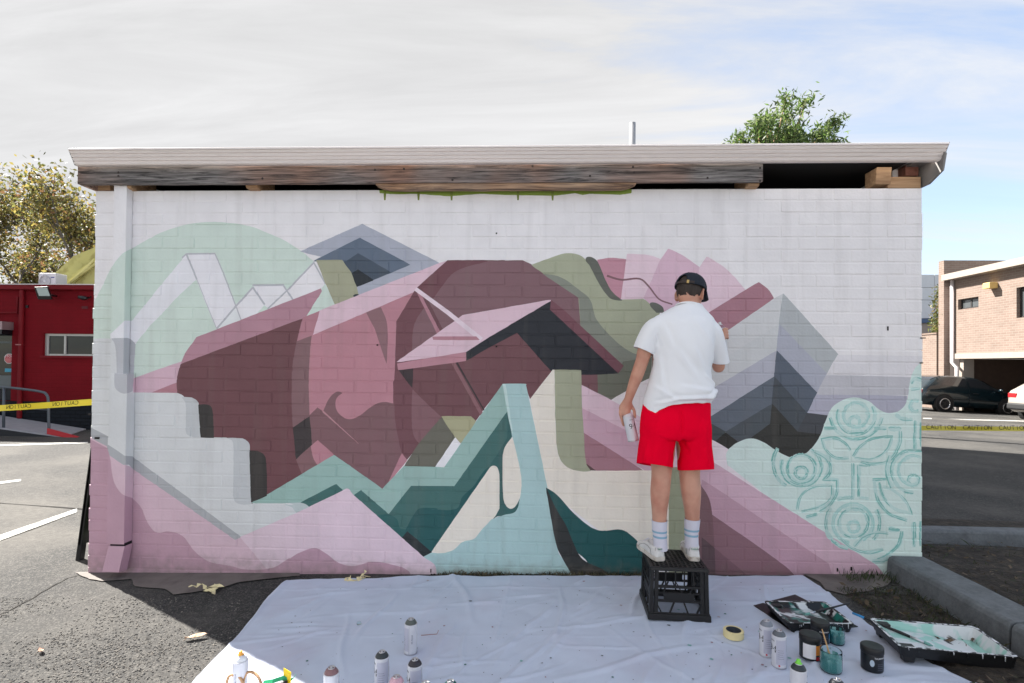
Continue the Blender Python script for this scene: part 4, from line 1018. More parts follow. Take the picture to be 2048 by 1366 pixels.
for m_ in MT4:      # four lattice sides
    s_ = MB()
    def bar(x0, z0, x1, z1, t=.008, d=.012):
        y0, y1 = -hw(z0)+.004, -hw(z1)+.004
        a = Vector((x0,0,z0)); b = Vector((x1,0,z1)); n_ = (b-a).normalized().cross(Vector((0,1,0)))*t/2
        v_ = []
        for q, y in ((a,y0),(b,y1)):
            for s1 in (-1,1):
                for yy in (y, y+d): v_.append((q.x+n_.x*s1, yy, q.z+n_.z*s1))
        s_.add(v_, [(0,1,3,2),(4,6,7,5),(0,4,5,1),(2,3,7,6),(0,2,6,4),(1,5,7,3)], m_)
    bar(-.13,.105,.13,.105,.012); bar(-.13,.185,.13,.185,.014); bar(-.13,.150,.13,.150,.006)
    for x in (-.075,-.02,.03,.08): bar(x,.185,x,CRH-.02,.006)
    bar(-.05,.04,-.025,.105); bar(.05,.04,.025,.105); bar(-.10,.04,-.135,.11,.007); bar(.10,.04,.135,.11,.007)
    bar(-.09,.15,-.06,.215,.006); bar(-.02,.215,.02,.15,.006); bar(.06,.15,.09,.215,.006)
    y_ = -hw(.13)+.006
    s_.box((-.085,y_,.108),(.085,y_+.008,.148), m_)
    s_.build('lattice_side', M_crate, cr)
    h_ = MB(); y_ = -hw(.25)+.006; h_.box((-.08,y_,.222),(.06,y_+.007,.272), m_)
    h_.build('side_plate', M_crate, cr) if m_ is MT4[2] else None
CRT = CRB.z + CRH      # height he stands on

# ================================================================== PERSON
M_skin = mat('skin', K(S(196,146,124), 1.05), .5, var=.09, vs=16, bump=.12, bs=160, sss=.12, c2=K(S(186,124,104),1.0), c2s=9, c2lo=.5, c2hi=.75, bdist=.003)
M_tee = mat('white_cotton', (.84,.85,.88,1), .85, bump=.25, bs=500, var=.015, vs=8, bdist=.002)
M_short = mat('red_cotton', (.86,.0008,.026,1), .9, spec=.03, var=.05, vs=12, bump=.25, bs=420, bdist=.002)
M_sock = mat('white_rib_knit', S(214,212,224), .9, bump=.4, bs=300)
M_stripe = mat('blue_stripe', S(140,176,198), .9)
M_leath = mat('white_leather', S(214,213,212), .45, var=.1, vs=14, bump=.15, bs=60, c2=S(172,166,160), c2s=30, c2lo=.6, c2hi=.75)
M_rub = mat('dirty_rubber', S(204,198,190), .6, var=.15, vs=20, c2=S(150,138,128), c2s=24, c2lo=.52, c2hi=.7)
M_cap = mat('navy_cap_cloth', S(27,34,46), .85, var=.08, vs=20, bump=.3, bs=350, bdist=.002)
M_hair = mat('dark_brown_hair', S(52,42,36), .7, var=.35, vs=60, bump=.8, bs=170, stretch=(1,1,.25), bdist=.004)
M_seam = mat('seam_line', S(120,116,116), .8)
YP = -.575
ROOT = Vector((.86, YP, CRT))
per = thing('person', 'person in white t-shirt, red shorts and navy cap standing on a crate, seen from behind', 'person', ROOT)
PP = lambda px, py, dy=0: at(px, py, YP+dy)
def samp(keys, n):
    """interpolate rows of numbers (Catmull-Rom)"""
    k = np.array(keys, float); out = []
    N_ = len(k)
    for i in range(n):
        t = i/(n-1)*(N_-1); j = min(int(t), N_-2); u = t-j
        p0, p1, p2, p3 = k[max(j-1,0)], k[j], k[j+1], k[min(j+2,N_-1)]
        out.append(.5*((2*p1)+(-p0+p2)*u+(2*p0-5*p1+4*p2-p3)*u*u+(-p0+3*p1-3*p2+p3)*u**3))
    return out
def limb(mb, keys, n=26, seg=20):
    """keys: (point, radius across, radius along view) -> rounded closed limb"""
    rows = samp([(p.x,p.y,p.z,a,b) for p, a, b in keys], n); pts = [Vector(r[:3]) for r in rows]; rs = []
    for i, r in enumerate(rows):
        t = (pts[min(i+1,n-1)] - pts[max(i-1,0)]).normalized()
        u = Vector((1,0,0)); u = (u - t*u.dot(t)).normalized(); v_ = t.cross(u)
        e = 1
        rs.append([pts[i] + u*math.cos(6.2832*k/seg)*r[3]*e + v_*math.sin(6.2832*k/seg)*r[4]*e for k in range(seg)])
    def dome(ring, c, t, a):
        out_ = []
        for q in (.35,.65,.88): out_.append([c + (p-c)*math.sqrt(1-q*q) + t*a*q for p in ring])
        return out_
    t0 = (pts[0]-pts[1]).normalized(); t1 = (pts[-1]-pts[-2]).normalized()
    d0 = dome(rs[0], pts[0], t0, rows[0][3]); d1 = dome(rs[-1], pts[-1], t1, rows[-1][3])
    mb.rings(d0[::-1] + rs + d1)
SC = 1/345
body = MB()
# legs
anL, anR = PP(1320,1078,.0), PP(1385,1070,.03)
limb(body, [(PP(1325,820),.09,.10),(PP(1324,900,.01),.075,.085),(PP(1323,945,.0),.059,.062),(PP(1320,985,-.012),.0565,.062),(PP(1319,1020,-.006),.046,.05),(PP(1319,1050,0),.039,.045),(anL,.037,.045)], 34)
limb(body, [(PP(1378,820),.09,.10),(PP(1379,900,.02),.076,.085),(PP(1379,945,.015),.061,.062),(PP(1382,985,.0),.0575,.062),(PP(1384,1018,.008),.046,.05),(PP(1385,1048,.02),.039,.045),(anR,.037,.045)], 34)
# trunk, neck, head
limb(body, [(PP(1352,825),.15,.10),(PP(1352,770),.14,.095),(PP(1360,700,.0),.16,.10),(PP(1366,656,.01),.15,.085),(PP(1370,640,.02),.10,.06),(PP(1376,624,.035),.058,.055)], 24, 24)
HC = PP(1381,584,.075)
limb(body, [(PP(1372,640,.03),.075,.065),(PP(1377,612,.05),.058,.058),(PP(1380,592,.065),.056,.060)], 12)
HD = Matrix.Rotation(R(-38), 3, 'Z') @ Matrix.Rotation(R(-16), 3, 'X')      # head turned right and bowed
body.ell(HC, (.074,.094,.112), 24, 16, HD)
body.ell(HC + HD @ Vector((0,.035,-.055)), (.055,.062,.068), 20, 12, HD)       # jaw
body.ell(HC + HD @ Vector((0,.093,-.022)), (.012,.02,.022), 12, 8, HD)         # nose
body.ell(HC + HD @ Vector((0,.10,-.012)), (.009,.012,.026), 10, 8, HD)
body.ell(HC + HD @ Vector((0,.088,-.068)), (.024,.012,.009), 12, 8, HD)        # lips
body.ell(HC + HD @ Vector((0,.080,-.098)), (.02,.016,.016), 12, 8, HD)         # chin
for s in (-1,1):
    body.ell(HC + HD @ Vector((s*.030,.078,.006)), (.018,.014,.010), 10, 8, HD)
    c_ = HC + HD @ Vector((s*.078,-.004,-.022)); m_ = HD @ Matrix.Rotation(R(22*s),3,'Z')
    rr = [c_ + m_ @ Vector((s*.004, .019*math.cos(a), .033*math.sin(a))) for a in np.linspace(0,6.283,15)]
    body.tube(rr, .0052, 6); body.ell(c_ + m_ @ Vector((-s*.002,.004,0)), (.006,.018,.03), 10, 8, m_)
# left arm (hanging, holds the can)
shL, elL, wrL = PP(1311,646,.0), PP(1284,722,.0), PP(1257,798,.03)
limb(body, [(PP(1313,656,.0),.045,.05),(PP(1298,680),.050,.05),(PP(1288,708),.043,.046),(elL,.0385,.042),(PP(1275,748,.008),.0375,.040),(PP(1266,772,.018),.032,.034),(wrL,.0255,.022)], 30)
# right arm: upper arm forward and down, forearm up to the wall
shR, elR, wrR = PP(1421,650,.01), PP(1437,733,.10), PP(1440,692,.26)
limb(body, [(PP(1418,658,.01),.045,.05),(PP(1430,692,.05),.047,.048),(PP(1436,722,.085),.041,.042),(elR,.037,.038)], 18)
limb(body, [(elR,.037,.038),(PP(1439,718,.17),.036,.034),(wrR,.025,.022)], 14)
# hands
CAN_T, CAN_B = PP(1254,824,.055), PP(1267,882,.045)
cax = (CAN_T - CAN_B).normalized()
fw = Vector((0,1,0)); fw = (fw - cax*fw.dot(cax)).normalized(); rt = cax.cross(fw) * -1
if rt.x < 0: rt = -rt
def finger(mb, pts, r0, r1):
    rows = samp([tuple(p) for p in pts], 12); P_ = [Vector(r) for r in rows]
    n = len(P_); rr = [r0 + (r1-r0)*i/(n-1) for i in range(n)]
    t0 = (P_[0]-P_[1]).normalized(); t1 = (P_[-1]-P_[-2]).normalized()
    mb.tube([P_[0]+t0*r0*.7] + P_ + [P_[-1]+t1*r1*.6, P_[-1]+t1*r1*.95], [r0*.6] + rr + [r1*.75, r1*.25], 10)
palm = CAN_T + cax*.030 + rt*.0
limb(body, [(wrL,.0255,.021),(wrL.lerp(palm,.5)+Vector((-.002,0,0)),.031,.022),(palm + cax*-.004 - rt*.006,.038,.028),(palm - cax*.02 - rt*.008,.033,.026)], 14)
RC = .0405
def on_can(ang, d, extra=0):       # point on the can, angle from the left side (towards the wall = +), distance below its top
    return CAN_T - cax*d + (-rt*math.cos(ang) + fw*math.sin(ang))*(RC+extra)
finger(body, [palm - rt*.028 + fw*.004, on_can(R(-8),-.004,.003), on_can(R(2),.034), on_can(R(14),.062), on_can(R(32),.078)], .0098, .0078)
finger(body, [palm - rt*.022 + fw*.018, on_can(R(28),-.006,.004), on_can(R(38),.032), on_can(R(52),.060), on_can(R(72),.074)], .0098, .0078)
finger(body, [palm - rt*.008 + fw*.026, on_can(R(66),-.006,.004), on_can(R(76),.028), on_can(R(88),.054), on_can(R(106),.066)], .0095, .0075)
finger(body, [palm + rt*.010 + fw*.024, on_can(R(104),-.004,.003), on_can(R(114),.022), on_can(R(124),.044), on_can(R(138),.054)], .0088, .007)
finger(body, [wrL.lerp(palm,.55) + rt*.018 - fw*.006, palm + rt*.034 - fw*.004, on_can(R(184),-.002,.003), on_can(R(190),.026), on_can(R(186),.040)], .0115, .0085)
# right hand near the wall, round a can
CT2 = PP(1440,650,.315); CB2 = CT2 + Vector((.02,.01,-.17)); cax2 = (CT2-CB2).normalized()
pr = PP(1440,674,.285)
limb(body, [(wrR,.025,.021),(wrR.lerp(pr,.6),.032,.022),(pr,.034,.024)], 10)
for k_, (d, a) in enumerate(((.028,0),(.048,6),(.068,10),(.086,12))):
    c_ = CT2 - cax2*d
    def oc(deg, r=.041): return c_ + Vector((math.cos(R(deg)), math.sin(R(deg)), 0))*r
    finger(body, [pr + Vector((.012,-.004,.018-.02*k_)), oc(-75), oc(-30), oc(15), oc(60+a)], .0095, .0075)
finger(body, [pr + Vector((-.008,.0,.02)), CT2 - cax2*.02 + Vector((-.03,-.025,0)), CT2 - cax2*.008 + Vector((-.034,.004,0)), CT2 + Vector((-.02,.018,.006))], .0115, .0085)
me = remeshed(body, .0042, 5, .45)
for v_ in me.vertices: v_.co -= ROOT
mk('body', me, M_skin, per, smooth=True)

# ---- T-shirt
def cloth_from(mb, vox, name, matr, cut, wr, it=5):
    me = remeshed(mb, vox, it, .5)
    bm = bmesh.new(); bm.from_mesh(me); bm.normal_update()
    cut(bm)
    bm.normal_update()
    for v_ in bm.verts:
        d = wr(v_.co)
        v_.co += v_.normal * d
    for v_ in bm.verts: v_.co -= ROOT
    bm.to_mesh(me); bm.free()
    o = mk(name, me, matr, per, smooth=True)
    s_ = o.modifiers.new('thickness', 'SOLIDIFY'); s_.thickness = .0025; s_.offset = -1
    return o
tee = MB()
rows = []
for y, xl, xr, dep, dy in ((604,1351,1401,.066,.05),(611,1348,1404,.068,.05),(618,1338,1409,.076,.042),(627,1322,1417,.092,.032),(637,1307,1426,.108,.020),(652,1302,1430,.118,.005),(680,1306,1427,.132,-.006),(710,1307,1424,.136,-.008),(740,1303,1420,.136,-.004),(765,1298,1425,.140,-.004),(780,1294,1430,.146,-.008),(792,1290,1429,.143,-.008),(803,1287,1420,.136,-.002),(830,1286,1418,.136,0),(845,1286,1418,.136,0)):
    l_, r_ = PP(xl,y,dy), PP(xr,y,dy); rows.append((*((l_+r_)/2), (r_.x-l_.x)/2, dep))
rings_ = []
for r in samp(rows, 60):
    n = 56; rings_.append([(r[0] + r[3]*math.copysign(abs(math.cos(6.2832*k/n))**.86, math.cos(6.2832*k/n)), r[1] + r[4]*math.copysign(abs(math.sin(6.2832*k/n))**.9, math.sin(6.2832*k/n)), r[2]) for k in range(n)])
tee.rings(rings_)
limb(tee, [(PP(1330,648,0),.062,.075),(PP(1308,660),.066,.080),(PP(1295,680),.064,.078),(PP(1286,702),.063,.074),(PP(1280,722),.063,.072)], 16, 28)
limb(tee, [(PP(1402,650,.0),.062,.075),(PP(1422,664,.015),.062,.078),(PP(1431,690,.05),.060,.074),(PP(1438,720,.085),.057,.068),(PP(1442,740,.105),.057,.066)], 16, 28)
slL_c, slL_n = PP(1285,701), (PP(1280,722)-PP(1308,660)).normalized()
slR_c, slR_n = PP(1438,722,.088), Vector((.02,.35,-1)).normalized()
colc = PP(1376,607,-.01)
def hem_z(x):
    pts_ = [(1280,812),(1286,821),(1292,827),(1301,825),(1310,818),(1325,809),(1345,805),(1370,803),(1395,804),(1412,804),(1418,806),(1432,806)]
    P_ = [(PP(a,b).x, PP(a,b).z) for a, b in pts_]
    return itp(P_, x)
def cut_tee(bm):
    def clip(co, no, keep):
        g_ = [f_ for f_ in bm.faces if keep(f_.calc_center_median())]
        vs_ = {v_ for f_ in g_ for v_ in f_.verts}; es_ = {e_ for f_ in g_ for e_ in f_.edges}
        bmesh.ops.bisect_plane(bm, geom=list(vs_)+list(es_)+g_, plane_co=co, plane_no=no, clear_outer=True)
    clip(slL_c, slL_n, lambda c: c.x < PP(1303,700).x and PP(1300,740).z < c.z < PP(1300,680).z)
    clip(slR_c, slR_n, lambda c: c.x > PP(1424,700).x and c.z < PP(1420,690).z and c.z > PP(1420,775).z and c.y > YP-.09)
    clip(colc, Vector((-.10,.42,1)).normalized(), lambda c: (c-colc).length < .11 and c.z > colc.z-.05)
    dead = [f_ for f_ in bm.faces if min(v_.co.z - hem_z(v_.co.x) for v_ in f_.verts) < -.004]
    bmesh.ops.delete(bm, geom=dead, context='FACES')
    for e_ in bm.edges:
        if len(e_.link_faces) == 1:
            for v_ in e_.verts:
                if abs(v_.co.z - hem_z(v_.co.x)) < .02: v_.co.z = hem_z(v_.co.x) + .0015*math.sin(v_.co.x*90)
FOLDS = []   # (px0,py0,px1,py1,amp,width)
for a in ((1300,806,1345,796,.008,.010),(1330,794,1424,791,.012,.009),(1400,798,1432,776,.009,.010),(1340,700,1385,760,.004,.018),(1372,690,1395,740,.004,.016),(1312,706,1318,790,.004,.012),(1398,748,1428,772,.006,.010),(1380,640,1420,700,.004,.018),(1316,645,1335,700,.0035,.016),(1300,770,1345,800,.005,.012),(1345,770,1420,782,.004,.012),(1415,690,1424,745,.005,.009),(1303,668,1311,700,.006,.008)):
    p0, p1 = PP(a[0],a[1]), PP(a[2],a[3]); FOLDS.append((p0.x,p0.z,p1.x,p1.z,a[4]*1.3,a[5]))
def wr_tee(c):
    d = .0032*noise.noise((c.x*9, c.y*7, c.z*5)) + .002*noise.noise((c.x*22+c.z*9, c.y*15, c.z*13+4))
    if c.y < YP + .05:
        for x0, z0, x1, z1, am, wd in FOLDS:
            dx_, dz_ = x1-x0, z1-z0; L2 = dx_*dx_+dz_*dz_; t = ((c.x-x0)*dx_+(c.z-z0)*dz_)/L2
            if -.15 < t < 1.15:
                dist = ((c.x-x0)*dz_-(c.z-z0)*dx_)/math.sqrt(L2)
                e = max(0, 1-abs(2*t-1)**3)
                d += am*e*(math.exp(-(dist/wd)**2) - .7*math.exp(-((dist+wd*1.6)/wd)**2))
    return d
tshirt = cloth_from(tee, .0075, 't_shirt', M_tee, cut_tee, wr_tee)
# ribbed collar
cp = MB(); cc = PP(1376,614,.05)
cp.tube([cc + Vector((.069*math.cos(a), .062*math.sin(a), .020*math.sin(-a) - .006*math.cos(a))) for a in np.linspace(0,6.2832,33)], .0075, 8)
o = cp.build('collar', M_tee, tshirt, False, smooth=True)
for v_ in o.data.vertices: v_.co -= ROOT

# ---- shorts
sho = MB(); rows = []
for y, xl, xr, dep, dy in ((788,1294,1414,.115,.0),(805,1288,1419,.122,0),(830,1283,1420,.132,-.006),(850,1281,1420,.138,-.008),(868,1280,1421,.134,-.004),(876,1281,1421,.12,.0)):
    l_, r_ = PP(xl,y,dy), PP(xr,y,dy); rows.append((*((l_+r_)/2), (r_.x-l_.x)/2, dep))
sho.rings([[(r[0]+r[3]*math.cos(6.2832*k/48), r[1]+r[4]*math.copysign(abs(math.sin(6.2832*k/48))**.85, math.sin(6.2832*k/48)), r[2]) for k in range(48)] for r in samp(rows, 24)])
limb(sho, [(PP(1316,850,-.004),.10,.125),(PP(1314,880),.101,.122),(PP(1311,905),.103,.118),(PP(1309,930),.105,.116),(PP(1308,955),.106,.116)], 16, 32)
limb(sho, [(PP(1386,850,-.004),.10,.125),(PP(1387,880,.004),.100,.122),(PP(1389,905,.01),.103,.118),(PP(1391,936,.012),.105,.116),(PP(1392,962,.012),.106,.116)], 16, 32)
def cut_shorts(bm):
    mid = PP(1351,880).x
    for co, no, kp in ((PP(1309,931), Vector((-.13,-.20,-1)), lambda c: c.x < mid and c.z < PP(1300,900).z), (PP(1391,939,.012), Vector((.06,-.16,-1)), lambda c: c.x >= mid and c.z < PP(1300,905).z)):
        g_ = [f_ for f_ in bm.faces if kp(f_.calc_center_median())]
        vs_ = {v_ for f_ in g_ for v_ in f_.verts}; es_ = {e_ for f_ in g_ for e_ in f_.edges}
        bmesh.ops.bisect_plane(bm, geom=list(vs_)+list(es_)+g_, plane_co=co, plane_no=no.normalized(), clear_outer=True)
SF = []
for a in ((1352,812,1351,866,-.006,.007),(1351,866,1335,905,.004,.012),(1353,870,1370,905,-.005,.012),(1300,860,1340,875,.003,.012),(1410,820,1416,900,.004,.010),(1395,890,1412,935,.005,.012),(1290,870,1284,925,.004,.012),(1330,880,1325,930,.004,.016),(1358,880,1352,930,-.004,.014)):
    p0, p1 = PP(a[0],a[1]), PP(a[2],a[3]); SF.append((p0.x,p0.z,p1.x,p1.z,a[4]*1.8,a[5]))
def wr_sh(c):
    d = .003*noise.noise((c.x*12, c.y*9, c.z*5+3)) + .0015*noise.noise((c.x*30, c.y*22, c.z*12))
    if c.y < YP+.06:
        for x0, z0, x1, z1, am, wd in SF:
            dx_, dz_ = x1-x0, z1-z0; L2 = dx_*dx_+dz_*dz_; t = ((c.x-x0)*dx_+(c.z-z0)*dz_)/L2
            if -.1 < t < 1.1:
                dist = ((c.x-x0)*dz_-(c.z-z0)*dx_)/math.sqrt(L2); d += am*max(0,1-abs(2*t-1)**3)*math.exp(-(dist/wd)**2)
    return d
shorts = cloth_from(sho, .007, 'shorts', M_short, cut_shorts, wr_sh, 4)

# ---- socks, shoes
def sock(pts):
    mb = MB(); rows = samp([(p.x,p.y,p.z,a,b) for p,a,b in pts], 16)
    rs = []
    for r in rows:
        rs.append([(r[0]+r[3]*(1+.012*(k%2))*math.cos(6.2832*k/40)-ROOT.x, r[1]+r[4]*(1+.012*(k%2))*math.sin(6.2832*k/40)-ROOT.y, r[2]-ROOT.z) for k in range(40)])
    mb.rings(rs, cap=False)
    o = mb.build('sock', M_sock, per, smooth=True)
    for a, b in ((.36,.44),(.56,.64)):
        z0, z1 = rows[0][2], rows[-1][2]; sb = MB(); rr = []
        for t in (a, b):
            j = t*15; i = int(j); u = j-i; r = rows[i]*(1-u)+rows[i+1]*u
            rr.append([(r[0]+(r[3]+.0012)*math.cos(6.2832*k/40)-ROOT.x, r[1]+(r[4]+.0012)*math.sin(6.2832*k/40)-ROOT.y, r[2]-ROOT.z) for k in range(40)])
        sb.rings(rr, cap=False); sb.build('stripe', M_stripe, o, smooth=True)
sock([(PP(1319,1040),.0455,.0515),(PP(1319,1058),.0425,.049),(PP(1320,1075),.0395,.047),(PP(1321,1098),.040,.052)])
sock([(PP(1384.5,1037,.016),.0455,.0525),(PP(1383.5,1055,.022),.0425,.049),(PP(1383,1072,.028),.0395,.047),(PP(1383,1094,.032),.040,.052)])
def shoe(heel, ang, label_side):
    """heel: ground point under the back of the heel; ang: heading from +Y (towards +X positive)"""
    m_ = Matrix.Translation(heel - ROOT) @ Matrix.Rotation(-ang, 4, 'Z')
    L_ = .285
    # (t along, half width, height of upper, offset)
    st_ = [(0.0,.020,.050,0),(.012,.030,.072,0),(.05,.036,.082,0),(.09,.037,.083,0),(.13,.037,.090,.001),(.155,.039,.088,.002),(.19,.044,.068,.003),(.225,.045,.054,.003),(.255,.038,.046,.002),(.275,.024,.038,.001),(.284,.010,.030,0)]
    up, so = MB(), MB(); rs, rs2 = [], []
    for t, hw_, h_, ox in samp(st_, 34):
        hw_ = max(hw_, .004); ring_ = []; n = 26
        for k in range(n):
            a = math.pi*k/(n-1)*1.0
            x = -math.cos(a)*hw_*(1 if math.sin(a) < .55 else (1-.30*(math.sin(a)-.55)/.45*(h_/.09)))
            z = .020 + (h_-.020)*math.sin(a)**.62
            ring_.append((ox+x, t, z))
        rs.append(ring_)
        h2 = hw_ + .0035
        rs2.append([(ox-h2+.002, t-.001, 0), (ox-h2, t-.001, .008), (ox-h2, t-.001, .024), (ox-h2+.004, t-.001, .026), (ox+h2-.004, t-.001, .026), (ox+h2, t-.001, .024), (ox+h2, t-.001, .008), (ox+h2-.002, t-.001, 0)])
    up.rings([[m_ @ Vector(p) for p in r] for r in rs]); so.rings([[m_ @ Vector(p) for p in r] for r in rs2])
    o = up.build('shoe', M_leath, per, smooth=True)
    so.build('sole', M_rub, o, bevel=.002)
    # heel tab, side panel seam and laces
    tb = MB(); tb.rings([[m_ @ Vector((x, .002-.001*abs(x)*8 - .0015, z)) for x in np.linspace(-.019,.019,7)] for z in (.058,.082)], cap=False, close=False)
    tab = tb.build('heel_tab', M_leath, o)
    tm = text_mesh('Reebok', .0145, .0004)
    for v_ in tm.vertices: v_.co = m_ @ Vector((v_.co.x*.9, v_.co.y-.0042+abs(v_.co.x)*.1, v_.co.z+.073))
    mk('heel_lettering', tm, M_green, tab)
    for s in (-1,1):
        se = MB(); se.tube([m_ @ Vector((s*.0385,.045,.028)), m_ @ Vector((s*.0375,.06,.055)), m_ @ Vector((s*.036,.10,.062)), m_ @ Vector((s*.036,.15,.060)), m_ @ Vector((s*.041,.19,.045)), m_ @ Vector((s*.046,.215,.028))], .0011, 5); se.build('seam', M_seam, o)
        s2 = MB(); s2.tube([m_ @ Vector((s*.028,.012,.028)), m_ @ Vector((s*.027,.016,.05)), m_ @ Vector((s*.022,.02,.075))], .001, 5); s2.build('seam', M_seam, o)
    for k in range(5):
        y = .165+.014*k; z = .082-.0085*k
        la = MB(); la.tube([m_ @ Vector((-.022,y,z-.006)), m_ @ Vector((0,y+.003,z+.003)), m_ @ Vector((.022,y,z-.006))], .003, 6); la.build('lace', M_sock, o)
    cb = MB(); cb.rings([[m_ @ Vector((.036*math.cos(a)*1.02, .075+.06*math.sin(a), .084+.006*math.sin(a)-.0)) for a in np.linspace(0,6.283,25)[:-1]], [m_ @ Vector((.040*math.cos(a), .075+.066*math.sin(a), .070+.006*math.sin(a))) for a in np.linspace(0,6.283,25)[:-1]]], cap=False)
    cb.build('ankle_collar', M_leath, o, smooth=True)
M_green = mat('green_print', S(40,120,96), .6)
hl = PP(1321,1122,-.05); hl.z = CRT + .001
shoe(hl, R(-13), 0)
hr = PP(1389,1120,-.035); hr.z = CRT + .001
shoe(hr, R(5), 0)

# ---- hair and cap
hb = MB(); HS = HD
hb.ell(HC + HD @ Vector((0,-.012,.012)), (.0785,.090,.104), 28, 18, HD)
me = remeshed(hb, .006, 2)
bm = bmesh.new(); bm.from_mesh(me); HI = HD.inverted()
dead = []
for f_ in bm.faces:
    c = HI @ (f_.calc_center_median() - HC)
    low = -.052 + .012*math.sin(c.x*120) + .01*noise.noise((c.x*60,c.y*60,c.z*60)) - (.012 if abs(c.x) < .015 else 0)
    if c.z < low or (c.y > .05) or (c.y > .0 and c.z < -.01): dead.append(f_)
bmesh.ops.delete(bm, geom=dead, context='FACES')
for v_ in bm.verts: v_.co = v_.co - ROOT + Vector((0,0,0))
bm.to_mesh(me); bm.free(); mk('hair', me, M_hair, per, smooth=True)
# cap frame: turned slightly more to the right than the head
CD = Matrix.Rotation(R(-40), 3, 'Z') @ Matrix.Rotation(R(-14), 3, 'X')
CC = HC + CD @ Vector((0,-.004,.016))
def cappt(th, ph, k=1):     # th around (0 = right ear, 90 = face), ph up from the rim
    x = .0905*math.cos(th)*math.cos(ph)**.8; y = .106*math.sin(th)*math.cos(ph)**.8; z = .098*math.sin(ph)**.92
    s_ = 1 + .012*abs(math.sin(3*th))*math.cos(ph)
    return CC + CD @ (Vector((x*s_, y*s_, z))*k) - ROOT
cpm = MB(); nt_, npn = 72, 18
def arch(th): # height of the back opening
    d = (math.degrees(th) - 262)
    return R(38)*math.sqrt(max(0, 1-(d/24)**2)) if abs(d) < 24 else 0
rs = []
for j in range(npn+1):
    rs.append([cappt(6.2832*i/nt_, max(.0, arch(6.2832*i/nt_)) + (R(89.5)-arch(6.2832*i/nt_))*j/npn) for i in range(nt_)])
cpm.rings(rs, cap=False)
cap_ = cpm.build('cap', M_cap, per, smooth=True)
sm_ = cap_.modifiers.new('thickness','SOLIDIFY'); sm_.thickness = .003; sm_.offset = -1
for k in range(6):
    th = R(30+60*k); sm2 = MB(); sm2.tube([cappt(th, R(a), 1.004) for a in range(40 if k == 4 else 2, 88, 8)], .0012, 5); sm2.build('panel_seam', M_cap, cap_)
MB().ell(cappt(0, R(90)) + Vector((0,0,.003)), (.008,.008,.005), 10, 6).build('top_button', M_cap, cap_, smooth=True)
bm_ = MB(); rs = []
for j in range(9):
    u = j/8; row = []
    for i in range(25):
        th = R(28 + 124*i/24); e = math.sin(math.pi*i/24)**.55
        b = Vector((.0905*math.cos(th), .106*math.sin(th), 0)); b2 = b + Vector((0, .072*e*u, -.020*u*u - .016*(abs(i-12)/12)**2*u - .002))
        row.append(CC + CD @ b2 - ROOT)
    rs.append(row)
bm_.rings(rs, cap=False, close=False); bro = bm_.build('brim', M_cap, cap_, smooth=True); s_ = bro.modifiers.new('thickness','SOLIDIFY'); s_.thickness = .004
stp = MB(); M_strap = mat('leather_strap', S(48,36,30), .6)
stp.rings([[cappt(R(a), R(p), 1.006) for a in range(236,312,3)] for p in (1,9)], cap=False, close=False); stp.build('strap', M_strap, cap_)
bk = MB(); bk.rings([[cappt(R(a), R(p), 1.022) for a in (284,288,292)] for p in (0,5,10)], cap=False, close=False); bo = bk.build('buckle', mat('brass', S(205,172,110), .35, metal=.9), cap_); s_ = bo.modifiers.new('thickness','SOLIDIFY'); s_.thickness = .003

# ================================================================== SPRAY CANS
M_can = mat('can_label_white', S(206,207,214), .35, var=.03, vs=10, coat=.2)
M_canp = mat('can_label_panel', S(182,183,198), .4, var=.03)
M_rimm = mat('tin_rim', S(190,190,194), .3, metal=.85)
M_ink = mat('black_ink', S(22,22,26), .5)
M_redi = mat('red_ink', S(196,40,52), .5)
M_fine = mat('grey_fine_print', S(120,122,140), .6)
def wrap_text(me, r, zc, ang, m_):
    """bend upright lettering round a can of radius r; ang = direction the text faces (radians, -pi/2 = towards the viewer)"""
    for v_ in me.vertices:
        a = ang + v_.co.x/r; rr = r - v_.co.y
        v_.co = m_ @ Vector((rr*math.cos(a), rr*math.sin(a), v_.co.z + zc))
def patch(r, a0, a1, z0, z1, m_, n=8):
    mb = MB(); mb.rings([[m_ @ Vector((r*math.cos(a0+(a1-a0)*i/n), r*math.sin(a0+(a1-a0)*i/n), z)) for i in range(n+1)] for z in (z0, z1)], cap=False, close=False); return mb
NUM = {}
